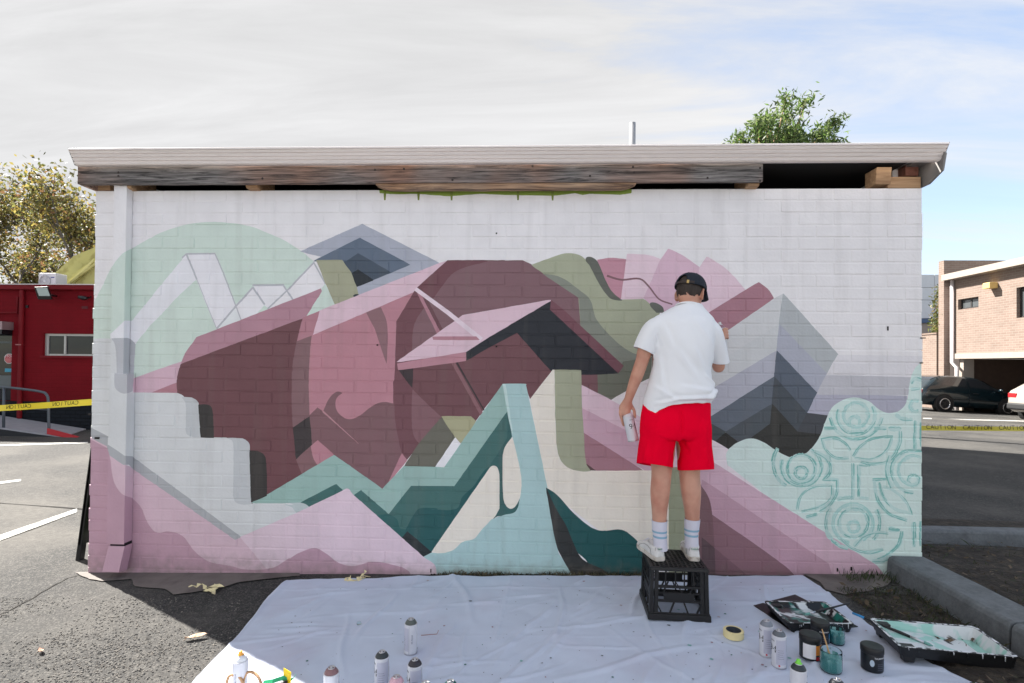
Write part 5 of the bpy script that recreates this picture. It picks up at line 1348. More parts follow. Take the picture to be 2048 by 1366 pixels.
def spray_can(loc, domec, label, turn=-90, nozzle=None, m_=None, dome=True, group='spray cans'):
    """one 400 ml can; turn = degrees the big 94 faces (-90 = towards the camera)"""
    t = thing('spray_can', label, 'spray can', loc, 0, group)
    I = m_ if m_ is not None else Matrix.Identity(4)
    r, h = .0325, .150
    MB().lathe([(r-.003,.0),(r-.0008,.001),(r-.0004,.006),(r,.009),(r,h-.004),(r-.0006,h)], 32, I).build('body', M_can, t, smooth=True).data
    MB().lathe([(r+.0006,.001),(r+.0009,.004),(r+.0006,.008)], 32, I, False).build('base_rim', M_rimm, t, smooth=True)
    MB().lathe([(r+.0002,h-.003),(r+.0012,h),(r-.001,h+.003),(r-.003,h+.0025)], 32, I, False).build('shoulder_rim', M_can, t, smooth=True)
    key = tuple(domec)
    if key not in NUM: NUM[key] = mat('dome_paint', S(*domec), .4, var=.05)
    MB().lathe([(r-.002,h+.001),(r-.0045,h+.008),(r-.010,h+.0165),(r-.0155,h+.021),(.0150,h+.022)], 28, I).build('dome', NUM[key], t, smooth=True)
    MB().lathe([(.0150,h+.020),(.0155,h+.0245),(.0140,h+.026),(.0125,h+.0235),(.0070,h+.021),(.0050,h+.0235),(.0035,h+.0240),(.0030,h+.030),(.0014,h+.030)], 24, I).build('valve_cup', M_rimm, t, smooth=True)
    A = R(turn)
    p_ = patch(r+.0003, A+R(35), A+R(130), .022, h-.012, I); p_.build('label_panel', M_canp, t, smooth=True)
    ln = patch(r+.0005, A+R(134), A+R(136), .006, h-.004, I, 2); ln.build('label_seam', M_fine, t)
    tm = text_mesh('94', .046, .0002); wrap_text(tm, r+.0003, h*.60, A, I); mk('number_print', tm, M_ink, t)
    tm = text_mesh('MTN', .010, .0002); wrap_text(tm, r+.0003, h*.86, A, I); mk('logo_print', tm, M_ink, t)
    tm = text_mesh('MTN 94', .013, .0002)
    for v_ in tm.vertices: v_.co = Vector((v_.co.z, v_.co.y, -v_.co.x))
    wrap_text(tm, r+.0006, h*.55, A+R(160), I); mk('side_print', tm, M_fine, t)
    for k in range(5):
        patch(r+.0006, A+R(48), A+R(100-6*(k%3)), .050+.010*k, .0515+.010*k, I, 6).build('fine_print', M_fine, t)
    d_ = MB(); c0 = A+R(60); s_ = .0055
    d_.add([I @ Vector(((r+.0008)*math.cos(c0+a/r), (r+.0008)*math.sin(c0+a/r), .018+b)) for a, b in ((-s_,0),(0,-s_),(s_,0),(0,s_))], [(0,1,2,3)]); d_.build('hazard_mark', M_redi, t)
    if nozzle:
        nm = mat('nozzle_plastic', S(*nozzle), .4)
        MB().lathe([(.0150,h+.020),(.0145,h+.026),(.0085,h+.029),(.0085,h+.037),(.0070,h+.041),(.0015,h+.0415)], 18, I).build('nozzle', nm, t, smooth=True)
    return t
def can_at(px, py, dz=.168):
    q = gr(px, py, dz+.01); return Vector((q.x, q.y, clothz(q.x, q.y) + .002))
spray_can(can_at(481,1312), (226,228,232), 'plain white spray can with an orange nozzle, standing in the sunlit corner of the sheet', 100, (250,176,70))
spray_can(can_at(663,1337), (132,98,100), 'spray can with a dusty brown dome, between the sunlit patch and the black-domed cans', 40)
spray_can(can_at(764,1306), (44,50,52), 'black-domed spray can left of the pink-domed one', -150)
spray_can(can_at(830,1322), (46,42,50), 'black-domed spray can right of the pink-domed one', -150)
spray_can(can_at(822,1240), (80,86,82), 'grey-green-domed spray can standing apart in the middle of the sheet', -228)
spray_can(can_at(793,1356), (198,160,174), 'pink-domed spray can between the two black-domed cans', -60)
spray_can(can_at(851,1366), (176,190,188), 'pale grey-green-domed spray can next to the dark teal one at the bottom edge', -70)
spray_can(can_at(901,1364), (12,92,84), 'dark teal-domed spray can at the bottom edge of the picture', -70)
spray_can(can_at(1533,1244), (124,130,140), 'grey-domed spray can nearest the paint-splashed tray', -170)
spray_can(can_at(1558,1262), (92,98,106), 'darker grey-domed spray can in front of the other grey one, left of the orange-labelled jar', -170)
spray_can(can_at(1597,1336), (40,48,54), 'spray can with a bright green nozzle at the bottom edge', -20, (120,214,70))
spray_can(can_at(1674,1364), (56,62,70), 'dark slate-domed spray can at the bottom right edge, left of the small black jar', -60)
# held cans
def aim(top, bot, roll=0):
    z = (top-bot).normalized(); x = Vector((1,0,0)); x = (x - z*x.dot(z)).normalized(); y = z.cross(x)
    return Matrix((x,y,z)).transposed().to_4x4() @ Matrix.Rotation(roll, 4, 'Z')
t = spray_can(CAN_B, (214,206,210), 'white spray can with a big number held low in the left hand of the person', -72, None, aim(CAN_T, CAN_B))
spray_can(CB2, (150,112,124), 'spray can held up to the wall in the right hand of the person', 30, (214,214,214), aim(CT2, CB2))

# ================================================================== TAPE, JARS, TRAYS, BRUSHES
q = gr(1467,1273,.012)
tr = thing('masking_tape_roll', 'roll of cream masking tape lying on the drop sheet right of the crate', 'tape roll', (q.x,q.y,clothz(q.x,q.y)+.002))
M_mask = mat('masking_tape', S(226,212,160), .7, var=.04, bump=.1)
MB().lathe([(.0385,0),(.0515,.0005),(.052,.003),(.052,.033),(.0515,.0355),(.0385,.036)], 40, None, False).build('tape', M_mask, tr)
MB().lathe([(.0385,.0355),(.0370,.036),(.0370,.0002),(.0385,.0002)], 40, None, False).build('card_core', mat('dark_core', S(60,66,74), .7, var=.3, vs=60), tr)
M_lid = mat('black_lid', S(17,18,20), .45, var=.1)
M_jarb = mat('black_jar', S(18,22,28), .35)
def ring_prof(mb, prof, n=28): return mb.lathe(prof, n)
def paint_jar(px, py, label, s=1.0, turn=-90, style='orange'):
    q = gr(px, py, 0); t = thing('paint_jar', label, 'paint jar', (q.x,q.y,clothz(q.x,q.y)+.002), 0, 'paint jars')
    r, h = .047*s, .088*s
    MB().lathe([(r-.004,0),(r-.001,.002),(r,.006),(r,h-.008),(r-.003,h)], 32).build('body', M_jarb, t, smooth=True)
    MB().lathe([(r+.001,h-.006),(r+.002,h-.004),(r+.002,h+.020),(r-.001,h+.024),(r-.006,h+.0245),(.004,h+.022)], 36).build('lid', M_lid, t, smooth=True)
    I = Matrix.Identity(4); A = R(turn)
    if style == 'orange':
        patch(r+.0006, A-R(75), A-R(5), .012, h-.010, I).build('white_label', mat('label_white', S(226,224,226), .5), t, smooth=True)
        patch(r+.0007, A-R(5), A+R(45), .030, h-.014, I).build('orange_label', mat('label_orange', S(232,142,50), .5), t, smooth=True)
        patch(r+.0008, A-R(2), A+R(30), .006, .022, I).build('red_label', mat('label_red', S(196,34,40), .5), t, smooth=True)
    else:
        tm = text_mesh('TAUBMANS', .0105, .0002); wrap_text(tm, r+.0004, h*.80, A+R(4), I); mk('brand_print', tm, mat('white_ink', S(214,216,220), .5), t)
        patch(r+.0006, A+R(38), A+R(62), .010, h*.66, I).build('blue_label', mat('label_blue', S(60,140,196), .5), t, smooth=True)
        patch(r+.0008, A+R(40), A+R(60), .012, h*.36, I).build('barcode_panel', mat('label_white2', S(220,222,226), .5), t, smooth=True)
        for k in range(6): patch(r+.0010, A+R(42), A+R(58), .014+.0026*k, .0152+.0026*k, I, 4).build('barcode_line', M_ink, t)
        e_ = MB(); n = 16
        e_.add([((r+.0007)*math.cos(A-R(40)+.2*math.cos(6.283*i/n)), (r+.0007)*math.sin(A-R(40)+.2*math.cos(6.283*i/n)), h*.52+.016*math.sin(6.283*i/n)) for i in range(n)], [tuple(range(n))]); e_.build('oval_mark', mat('pale_oval', S(170,186,200), .5), t)
        for k in range(4): patch(r+.0006, A-R(12), A+R(26-5*(k%2)), .016+.009*k, .0172+.009*k, I, 4).build('fine_print', M_fine, t)
    return t
paint_jar(1620,1322,'black-lidded paint jar with a white and orange label, between spray cans and glass jar',1.02,-80)
paint_jar(1640,1288,'black-lidded paint jar standing behind the orange-labelled one',.92,-90,'dark')
paint_jar(1744,1342,'small black paint jar with white lettering, alone left of the large tray',1.0,-80,'dark')
M_glass = bpy.data.materials.new('clear_jar_plastic'); M_glass.use_nodes = True
_p = M_glass.node_tree.nodes['Principled BSDF']; _p.inputs['Base Color'].default_value = (.75,.9,.9,1); _p.inputs['Transmission Weight'].default_value = 1; _p.inputs['Roughness'].default_value = .12; _p.inputs['IOR'].default_value = 1.3
M_tealw = mat('teal_paint_water', S(78,140,140), .3, c2=S(150,190,190), c2s=30, c2lo=.45, c2hi=.6, stretch=(1,1,.3))
def glass_jar(px, py, label, s=1.0, ridged=False):
    q = gr(px, py, 0); t = thing('rinse_jar', label, 'jar', (q.x,q.y,clothz(q.x,q.y)+.002), 0, 'rinse jars')
    r, h = .048*s, .10*s
    pr = [(r*.8,.0005),(r*.93,.004),(r,.016)]
    for k in range(1, 9):
        z = .016+(h-.018)*k/8; pr.append((r*((.99 if k % 2 else .945) if ridged else (1-.03*k/8)), z))
    inn = [(a-.002, max(b, .004)) for a, b in pr][::-1]
    MB().lathe(pr + [(pr[-1][0]-.001,h)] + inn, 32, None, False).build('wall', M_glass, t, smooth=True)
    lv = h*.62
    MB().lathe([(a-.0026, b+.0035) for a, b in pr if b < lv] + [(r*.95-.0032, lv)], 32).build('paint_water', M_tealw, t, smooth=True)
    # dried streaks above the liquid
    for k in range(7):
        a = R(47*k+20); patch(r*.955-.0032, a, a+R(random.uniform(16,40)), lv-.004, lv+random.uniform(.012,h*.3), Matrix.Identity(4), 5).build('paint_streak', M_tealw, t)
    return t, q, h
glass_jar(1673,1290,'short ridged plastic jar streaked with teal paint, beside the paint-splashed tray',.82,True)
gj, gq, gh = glass_jar(1662,1346,'clear jar of teal rinse water with a brush standing in it',1.0)
M_wood = mat('brush_wood', S(196,158,110), .6, var=.1)
M_blk = mat('black_lacquer', S(16,17,20), .35)
M_fer = mat('ferrule_metal', S(200,202,208), .3, metal=.9)
M_brs = mat('paint_bristle', S(120,176,168), .8, bump=.6, bs=200)
M_blue = mat('blue_lacquer', S(30,130,190), .35)
def brush(name, label, tip, end, r=.0055, handle=None, tipc=None, blue=False, parts=(.10,.22)):
    t = thing(name, label, 'brush', tip, 0, 'paint brushes'); d = Vector(end)-Vector(tip); L_ = d.length; u = d/L_
    P_ = lambda k: u*L_*k
    MB().tube([P_(0), P_(parts[0]*.5), P_(parts[0])], [r*.35, r*1.25, r*1.1], 10).build('bristles', tipc or M_brs, t, smooth=True)
    MB().tube([P_(parts[0]), P_(parts[1])], [r*1.12, r*1.12], 12).build('ferrule', M_fer, t, smooth=True)
    MB().tube([P_(parts[1]), P_(parts[1]+.12), P_(.55), P_(.9), P_(1.0)], [r*1.0, r*1.35, r*1.0, r*.8, r*.5], 10).build('handle', handle or M_blk, t, smooth=True)
    if blue: MB().tube([P_(.84), P_(1.0)], [r*1.05, r*.9], 10).build('handle_tip', M_blue, t, smooth=True)
    return t
brush('paint_brush', 'thin wooden-handled brush standing in the jar of teal rinse water', Vector((gq.x+.012,gq.y-.004,clothz(gq.x,gq.y)+.01)), gr(1644,1258,.175), .0035, M_wood)
M_traym = mat('black_tray_plastic', S(17,18,20), .45, var=.15, vs=15)
def tray_paint(name, cols_, s, seeds):
    m = bpy.data.materials.new(name); m.use_nodes = True; t = m.node_tree; L = t.links; N = t.nodes.new; p = t.nodes['Principled BSDF']; p.inputs['Roughness'].default_value = .3
    tcn = N('ShaderNodeTexCoord'); prev = None
    rg = N('ShaderNodeRGB'); rg.outputs[0].default_value = cols_[0]; prev = rg.outputs[0]
    for k, (c, lo, hi, sx, sy) in enumerate(cols_[1:]):
        mp_ = N('ShaderNodeMapping'); mp_.inputs['Scale'].default_value = (sx,sy,4); mp_.inputs['Location'].default_value = (seeds*1.7+k*3.1, k*5.3, 0); L.new(tcn.outputs['Object'], mp_.inputs[0])
        n_ = N('ShaderNodeTexNoise'); n_.inputs['Scale'].default_value = s; n_.inputs['Detail'].default_value = 6; n_.inputs['Distortion'].default_value = .8; L.new(mp_.outputs[0], n_.inputs['Vector'])
        mr = N('ShaderNodeMapRange'); mr.inputs[1].default_value = lo; mr.inputs[2].default_value = hi; L.new(n_.outputs[0], mr.inputs[0])
        mx = N('ShaderNodeMix'); mx.data_type = 'RGBA'; L.new(mr.outputs[0], mx.inputs['Factor']); L.new(prev, mx.inputs[6]); mx.inputs[7].default_value = c; prev = mx.outputs[2]
    L.new(prev, p.inputs['Base Color']); return m
def tray(label, A_, B_, C_, D_, rimz, paintm, rimm, pool=None, deep='right'):
    """A back-left, B back-right, C front-right, D front-left: rim corners (pixels)"""
    c4 = [gr(*p, rimz) for p in (A_, B_, C_, D_)]
    ctr = sum(c4, Vector())/4; ux = ((c4[1]-c4[0])+(c4[2]-c4[3])); ang = math.atan2(ux.y, ux.x)
    Wd = ((c4[1]-c4[0]).length+(c4[2]-c4[3]).length)/4; Dp = ((c4[3]-c4[0]).length+(c4[2]-c4[1]).length)/4
    base = Vector((ctr.x, ctr.y, clothz(ctr.x, ctr.y)+.003))
    t = thing('paint_tray', label, 'paint tray', base, ang, 'paint trays')
    H = rimz - .004
    def outl(k, zl, zr, ins):   # ring, x from -W..W
        pts = []; 
        for sx, sy in ((-1,-1),(1,-1),(1,1),(-1,1)):
            for a in (0,1,2):
                aa = {(-1,-1):180,(1,-1):270,(1,1):0,(-1,1):90}[(sx,sy)] + 45*a; rr = .018
                x = sx*(Wd-ins-rr)+rr*math.cos(R(aa)); y = sy*(Dp-ins-rr)+rr*math.sin(R(aa))
                u = (x+Wd)/(2*Wd); pts.append((x, y, zl+(zr-zl)*u))
        return pts
    sh_ = MB(); zr_ = .004 if deep == 'right' else H*.72; zl_ = H*.72 if deep == 'right' else .004
    sh_.rings([outl(0, zl_, zr_, .030), outl(0, H-.004, H-.004, .004), outl(0, H-.006, H-.006, -.008), outl(0, H, H, -.008), outl(0, H, H, .006), outl(0, zl_+.004, zr_+.004, .033)], cap=False)
    o_ = len(sh_.v); rg_ = outl(0, zl_, zr_, .030); sh_.v += rg_; sh_.f.append(tuple(range(o_+len(rg_)-1, o_-1, -1)))
    rg_ = outl(0, zl_+.004, zr_+.004, .033); o_ = len(sh_.v); sh_.v += rg_; sh_.f.append(tuple(range(o_, o_+len(rg_))))
    sh_.build('shell', M_traym, t, bevel=0)
    sk_ = MB(); sk_.rings([outl(0, H-.001, H-.001, -.006), outl(0, H*.42 if deep == 'right' else .003, .003 if deep == 'right' else H*.42, .006)], cap=False); sk_.build('skirt', M_traym, t)
    pm = MB(); pm.rings([outl(0, H-.0005, H-.0005, .0075), outl(0, zl_+.009, zr_+.009, .0355)], cap=False)
    rg_ = outl(0, zl_+.009, zr_+.009, .0355); o_ = len(pm.v); pm.v += rg_; pm.f.append(tuple(range(o_, o_+len(rg_)))); pm.build('paint_film', paintm, t)
    rm = MB(); rm.rings([outl(0, H+.0012, H+.0012, -.0062), outl(0, H+.0016, H+.0016, .001), outl(0, H+.0006, H+.0006, .007)], cap=False); rm.build('rim_paint', rimm, t)
    if pool:
        pz = .022; x0 = (Wd-.034)*.12; po = MB()
        po.add([(x0,-Dp+.036,pz),(Wd-.036,-Dp+.036,pz),(Wd-.036,Dp-.036,pz),(x0,Dp-.036,pz)], [(0,1,2,3)]); po.build('paint_pool', pool, t)
    sgn = -1 if deep == 'right' else 1
    for sy in (-1,1):
        lg = MB(); x = sgn*(Wd-.045); y = sy*(Dp-.028)
        lg.add([(x-.024,y-.02,0),(x+.022,y-.02,0),(x+.022,y+.02,0),(x-.024,y+.02,0),(x-.034,y-.024,H-.004),(x+.03,y-.024,H-.004),(x+.03,y+.024,H-.004),(x-.034,y+.024,H-.004)], FB); lg.build('leg', M_traym, t, bevel=.004)
    for k in range(9):      # drips over the edge
        x = random.uniform(-Wd+.02, Wd-.02); l_ = random.uniform(.008,.026); y = -Dp-.0095
        MB().tube([(x,y+.002,H),(x,y,H-.003),(x+.001,y+.001,H-l_)], [.002,.0024,.0016], 6).build('paint_drip', rimm, t, smooth=True)
    return t
MW = (.62,.66,.68,1); MT_ = S(150,200,190); MDK = S(14,16,20); MTE = S(16,110,100)
pa = tray_paint('splashed_teal_paint', [MDK, (MTE,.44,.50,9,5), (MW,.50,.55,5,11), (MDK,.53,.57,8,8)], 1.1, 1)
pb = tray_paint('splashed_mint_paint', [MT_, (MW,.42,.5,6,9), (MDK,.66,.70,14,5)], 1.1, 4)
M_rw = mat('white_rim_paint', S(214,218,222), .4, c2=S(18,20,24), c2s=26, c2lo=.48, c2hi=.52)
tray('paint tray splashed with dark teal, black and white, near the crate', (1533,1206),(1644,1203),(1712,1248),(1574,1247), .058, pa, M_rw, None)
t2 = tray('large black paint tray with mint paint at the right edge of the sheet', (1748,1241),(1958,1256),(2024,1311),(1794,1300), .082, pb, M_rw, mat('mint_paint_pool', MT_, .15), 'right')
# square board under the first tray
q0 = [gr(*p, .01) for p in ((1507,1212),(1590,1190),(1716,1254),(1590,1268))]
bd = thing('paint_board', 'thin black board lying under the dark paint-splashed tray', 'board', (q0[0].x, q0[0].y, clothz(q0[0].x,q0[0].y)))
MB().extr([(p.x,p.y,p.z) for p in q0], (0,0,.004)).build('board', M_traym, bd, True)
brush('paint_brush', 'black-handled brush lying across the dark paint-splashed tray', gr(1610,1229,.062), gr(1700,1206,.075), .0055)
brush('paint_brush', 'long black brush with a blue end lying across the large mint tray', gr(1866,1292,.064), gr(1705,1226,.098), .0062, None, None, True, (.10,.26))
brush('paint_brush', 'blue-handled brush lying behind the orange-labelled jar', gr(1642,1312,.012), gr(1634,1284,.04), .004, M_blue)
# ---- things cut off by the bottom edge
q = gr(500,1470,0)
bag = thing('tool_bag', 'tan rope handles of a bag at the bottom left edge of the sheet', 'bag', (q.x,q.y-.05,clothz(q.x,q.y)+.002))
M_rope = mat('tan_rope', S(190,150,112), .8, bump=.7, bs=150, var=.15, vs=60)
M_canv = mat('grey_canvas', S(150,148,142), .9, bump=.3)
def rel(p, b): return Vector(p)-Vector(b.location)
bb = bag.location
MB().lathe([(.10,0),(.12,.01),(.125,.04),(.118,.055),(.112,.05),(.112,.012)], 28).build('bag_body', M_canv, bag, smooth=True)
for a, b, c in ((452,484,1350),(484,520,1344)):
    P0, P1, Pm = gr(a,1376,.05), gr(b+6,1378,.05), gr((a+b)/2,c,.105)
    pts = [Vector(v_) - bb for v_ in ((P0), P0.lerp(Pm,.62)+Vector((-.012,0,.012)), Pm, P1.lerp(Pm,.62)+Vector((.012,0,.008)), P1)]
    MB().tube([Vector(r) for r in samp([tuple(p) for p in pts], 18)], .0065, 10).build('rope_handle', M_rope, bag, smooth=True)
q = gr(572,1378,0)
scp = thing('plastic_scraper', 'yellow plastic scraper sticking up at the bottom edge of the sheet', 'scraper', (q.x,q.y,clothz(q.x,q.y)+.002))
s0 = [gr(566,1372,.03), gr(581,1374,.03), gr(582,1345,.085), gr(567,1336,.10)]
MB().extr([p-scp.location for p in s0], (.0,.004,0)).build('blade', mat('yellow_plastic', S(236,200,30), .4), scp, bevel=.001)
p_ = gr(573,1362,.055)-scp.location
MB().tube([p_+Vector((-.035,-.02,-.035)), p_+Vector((-.01,-.008,-.008)), p_+Vector((.006,-.006,-.004))], [.012,.016,.01], 10).build('handle', M_blk, scp, smooth=True)
q = gr(560,1384,0)
ft = thing('green_tape_scrap', 'crumpled strip of green tape by the yellow scraper at the bottom edge', 'tape scrap', (q.x,q.y,clothz(q.x,q.y)+.002))
M_grn = mat('green_tape', S(24,148,96), .5)
def ribbon(pts, wv, th=.0008):
    mb = MB(); rs = []
    for p, w_ in zip(pts, wv): p = Vector(p); w_ = Vector(w_); rs.append([p-w_, p+w_, p+w_+Vector((0,th,th)), p-w_+Vector((0,th,th))])
    return mb.rings(rs)
gp = [gr(526,1366,.03), gr(545,1363,.05), gr(566,1356,.065), gr(578,1362,.05), gr(586,1358,.055), gr(590,1351,.075)]
ribbon([p-ft.location for p in gp], [(0,.004,.008)]*4+[(.004,.002,.005)]*2).build('tape', M_grn, ft)
# ---- litter
M_crm = mat('crumpled_masking_paper', S(222,210,166), .8, var=.08, vs=20)
def crumple(name, label, px, py, s, seed):
    random.seed(seed); q = gr(px, py, 0); z = max(gz(q.x)+.006, 0*1+gz(q.x)+.006)
    t = thing(name, label, 'tape scrap', (q.x,q.y,z), 0, 'masking tape scraps')
    for k in range(5):
        a = random.uniform(0,6.28); p = Vector((random.uniform(-.02,.02), random.uniform(-.015,.015), .004)); pts, wv = [], []
        for i in range(7):
            pts.append(p.copy()); a += random.uniform(-1.6,1.6); el = random.uniform(-.5,.6)
            p = p + Vector((math.cos(a), math.sin(a)*.7, el))*s*.028; p.z = max(.003, min(p.z, .03))
            wv.append(Vector((-math.sin(a), math.cos(a), random.uniform(-.8,.8))).normalized()*s*.012)
        ribbon(pts, wv).build('tape_strip', M_crm, t)
    random.seed(seed+50)
crumple('masking_tape_scrap', 'crumpled masking tape on the shaded asphalt left of the drop sheet', 412, 1183, 1.0, 3)
crumple('masking_tape_scrap', 'crumpled masking tape at the far edge of the drop sheet, by the wall', 714, 1163, .85, 8)
def leaf(label, px, py, ang, s, c):
    q = gr(px, py, 0); t = MB(); n = 9; rs = []
    for i in range(n):
        u = i/(n-1)*2-1; w_ = .35*s*(1-u*u)**.7 + .0006
        rs.append([(u*s, -w_, .008+.35*w_+.01*u*u), (u*s, 0, .004+.012*abs(u)), (u*s, w_, .008+.45*w_+.008*u)])
    t.rings(rs, cap=False, close=False); o = t.build('dead_leaf', mat('dead_leaf', c, .8, var=.2, vs=60)); o.location = (q.x,q.y,gz(q.x)+.004); o.rotation_euler = (0,0,ang)
    sol_ = o.modifiers.new('t','SOLIDIFY'); sol_.thickness = .0008
    tag(o, label, 'leaf', 'dead leaves on the asphalt')
leaf('curled pale brown leaf on the sunlit asphalt left of the sheet', 392, 1278, R(25), .055, S(206,176,150))
leaf('small dry leaf on the sunlit gravel near the bottom left', 82, 1306, R(-40), .03, S(190,150,130))
tw = gr(842,1275,.004)
two = MB(); two.tube([Vector((0,0,.004)), gr(874,1272,.004)-tw+Vector((0,0,.003)), gr(877,1265,.012)-tw+Vector((0,0,.004))], .0016, 6)
o = two.build('wire_scrap', mat('copper_wire', S(150,104,92), .5)); o.location = (tw.x,tw.y,clothz(tw.x,tw.y)+.001); tag(o, 'short bent wire lying beside the lone spray can on the sheet', 'wire')
q = gr(718,1252,0); o = MB().lathe([(.012,0),(.014,.004),(.010,.014),(.004,.016)], 14).build('clear_cap', M_glass, smooth=True); o.location = (q.x,q.y,clothz(q.x,q.y)+.003); tag(o, 'small clear plastic cap on the drop sheet', 'bottle cap')

# ================================================================== CAUTION TAPE AND A-BOARD
M_tape = mat('yellow_caution_tape', S(222,200,40), .4, var=.05)
M_tapeb = mat('tape_black_print', S(20,20,18), .5)
def tape(label, p0, p1, hgt, sag, words, mirror, cut, zoff, size, mt=M_tape):
    base = thing('caution_tape', label, 'tape', p0, 0, 'caution tapes')
    d = p1-p0; L_ = d.length; n = 40
    def pos(u, z):
        q = d*u; return Vector((q.x, q.y + .01*math.sin(u*14)*z/hgt, q.z - sag*4*u*(1-u) + z))
    mb = MB(); mb.rings([[pos(i/n, -hgt/2), pos(i/n, hgt/2), pos(i/n, hgt/2)+Vector((0,.0006,0)), pos(i/n, -hgt/2)+Vector((0,.0006,0))] for i in range(n+1)])
    mb.build('ribbon', mt, base)
    adv = size*.78
    for k, u in enumerate(words):
        for ci, ch in enumerate('CAUTION'):
            tm = text_mesh(ch, size, .0003, None, mirror); ox = (ci-3)*adv*(.55 if ch == 'I' else 1)
            if ci == 4: ox = (ci-3)*adv*.98
            for v_ in tm.vertices:
                x = v_.co.x*1.1 + (ci-3)*adv; q = pos(u + x/L_, v_.co.z + zoff); v_.co = Vector((q.x, q.y - .0014, q.z))
            mk('letter', tm, M_tapeb, base)
a, b = at(190,803.5,2.3), at(-160,824,2.6)
tape('yellow caution tape stretched left from the wall corner, its print reversed', a, b, .072, .01, (.16,.42,.68,.92), False, .014, .004, .066)
a, b = at(1835,856,4.0), at(2160,857.5,4.4)
tape('yellow caution tape stretched right from the wall corner across the car park', a, b, .062, .006, (.14,.36,.58,.80), False, .014, .014, .085, mat('dull_caution_tape', S(200,184,50), .45))
sg = gr(141,1123); sgx, sgy = sg.x+.02, sg.y+.02
ab = thing('a_board_sign', 'black folding pavement sign with a green face, half hidden by the left wall corner', 'sign', (sgx, sgy, gz(sgx)))
topx = at(183,880,sgy).x - sgx; topz = at(183,880,sgy).z - gz(sgx)
def panel(x0, z0, x1, z1, w_, name, m_, th=.03):
    d = Vector((x1-x0,0,z1-z0)).normalized(); n_ = Vector((d.z,0,-d.x))*th
    mb = MB(); mb.extr([(x0,0,z0),(x1,0,z1),(x1+n_.x,0,z1+n_.z),(x0+n_.x,0,z0+n_.z)], (0,w_,0)); return mb.build(name, m_, ab, bevel=.003)
panel(0,.0,topx,topz,.05,'leg',M_blk,.035)
panel(.02,.12,topx+.004,topz-.02,.55,'front_panel',M_blk,.02)
panel(.0,.0,topx,topz,.05,'leg',M_blk,.03).location = (0,.52,0)
M_gs = mat('green_poster', S(110,170,60), .5, var=.1)
panel(topx*2,.12,topx+.01,topz-.02,.5,'back_panel',M_gs,-.02)

# ================================================================== RED BUILDING, LEFT
RY = 8.3
def brickmat(name, c1, c2, mortar, bw, bh, ms=.012, bump=.6, rough=.8, var=.1):
    m = bpy.data.materials.new(name); m.use_nodes = True; t = m.node_tree; L = t.links; N = t.nodes.new; p = t.nodes['Principled BSDF']; p.inputs['Roughness'].default_value = rough; p.inputs['Specular IOR Level'].default_value = .15
    tcn = N('ShaderNodeTexCoord'); sp = N('ShaderNodeSeparateXYZ'); L.new(tcn.outputs['Object'], sp.inputs[0])
    ad = N('ShaderNodeMath'); ad.operation = 'ADD'; L.new(sp.outputs[0], ad.inputs[0]); L.new(sp.outputs[1], ad.inputs[1])
    cb = N('ShaderNodeCombineXYZ'); L.new(ad.outputs[0], cb.inputs[0]); L.new(sp.outputs[2], cb.inputs[1])
    bt_ = N('ShaderNodeTexBrick'); L.new(cb.outputs[0], bt_.inputs['Vector']); bt_.inputs['Scale'].default_value = 1; bt_.inputs['Brick Width'].default_value = bw; bt_.inputs['Row Height'].default_value = bh; bt_.inputs['Mortar Size'].default_value = ms; bt_.inputs['Mortar Smooth'].default_value = .3
    bt_.inputs['Color1'].default_value = c1; bt_.inputs['Color2'].default_value = c2; bt_.inputs['Mortar'].default_value = mortar; bt_.inputs['Bias'].default_value = 0
    n_ = N('ShaderNodeTexNoise'); n_.inputs['Scale'].default_value = 2; n_.inputs['Detail'].default_value = 6; L.new(tcn.outputs['Object'], n_.inputs['Vector'])
    mr = N('ShaderNodeMapRange'); mr.inputs[1].default_value = .3; mr.inputs[2].default_value = .7; mr.inputs[3].default_value = 1-var; mr.inputs[4].default_value = 1+var; L.new(n_.outputs[0], mr.inputs[0])
    sc_ = N('ShaderNodeVectorMath'); sc_.operation = 'SCALE'; L.new(bt_.outputs['Color'], sc_.inputs[0]); L.new(mr.outputs[0], sc_.inputs['Scale']); L.new(sc_.outputs[0], p.inputs['Base Color'])
    b_ = N('ShaderNodeBump'); b_.invert = True; b_.inputs['Strength'].default_value = bump; b_.inputs['Distance'].default_value = .01; L.new(bt_.outputs['Fac'], b_.inputs['Height']); L.new(b_.outputs[0], p.inputs['Normal'])
    return m
RED = (.15,.0035,.008,1); RED2 = (.157,.0036,.0085,1); REDM = (.135,.003,.007,1)
M_red = brickmat('red_painted_brick', RED, RED2, REDM, .24, .086, .008, .25)
M_redp = mat('red_paint', RED, .6, var=.06, spec=.2)
M_blackp = brickmat('black_painted_brick', S(24,28,34), S(28,32,38), S(18,20,24), .24, .086)
M_win = mat('dark_window_glass', (.012,.016,.022,1), .04, spec=.35)
M_frame = mat('aluminium_frame', S(176,174,170), .4, metal=.4)
rb = thing('red_brick_building', 'low red-painted brick building with black plinth and a long window, at the left', 'building', (at(60,860,RY).x, RY, -.19))
def zr(py, Y=RY, px=90): return at(px, py, Y).z
def xr_(px, Y=RY, py=720): return at(px, py, Y).x
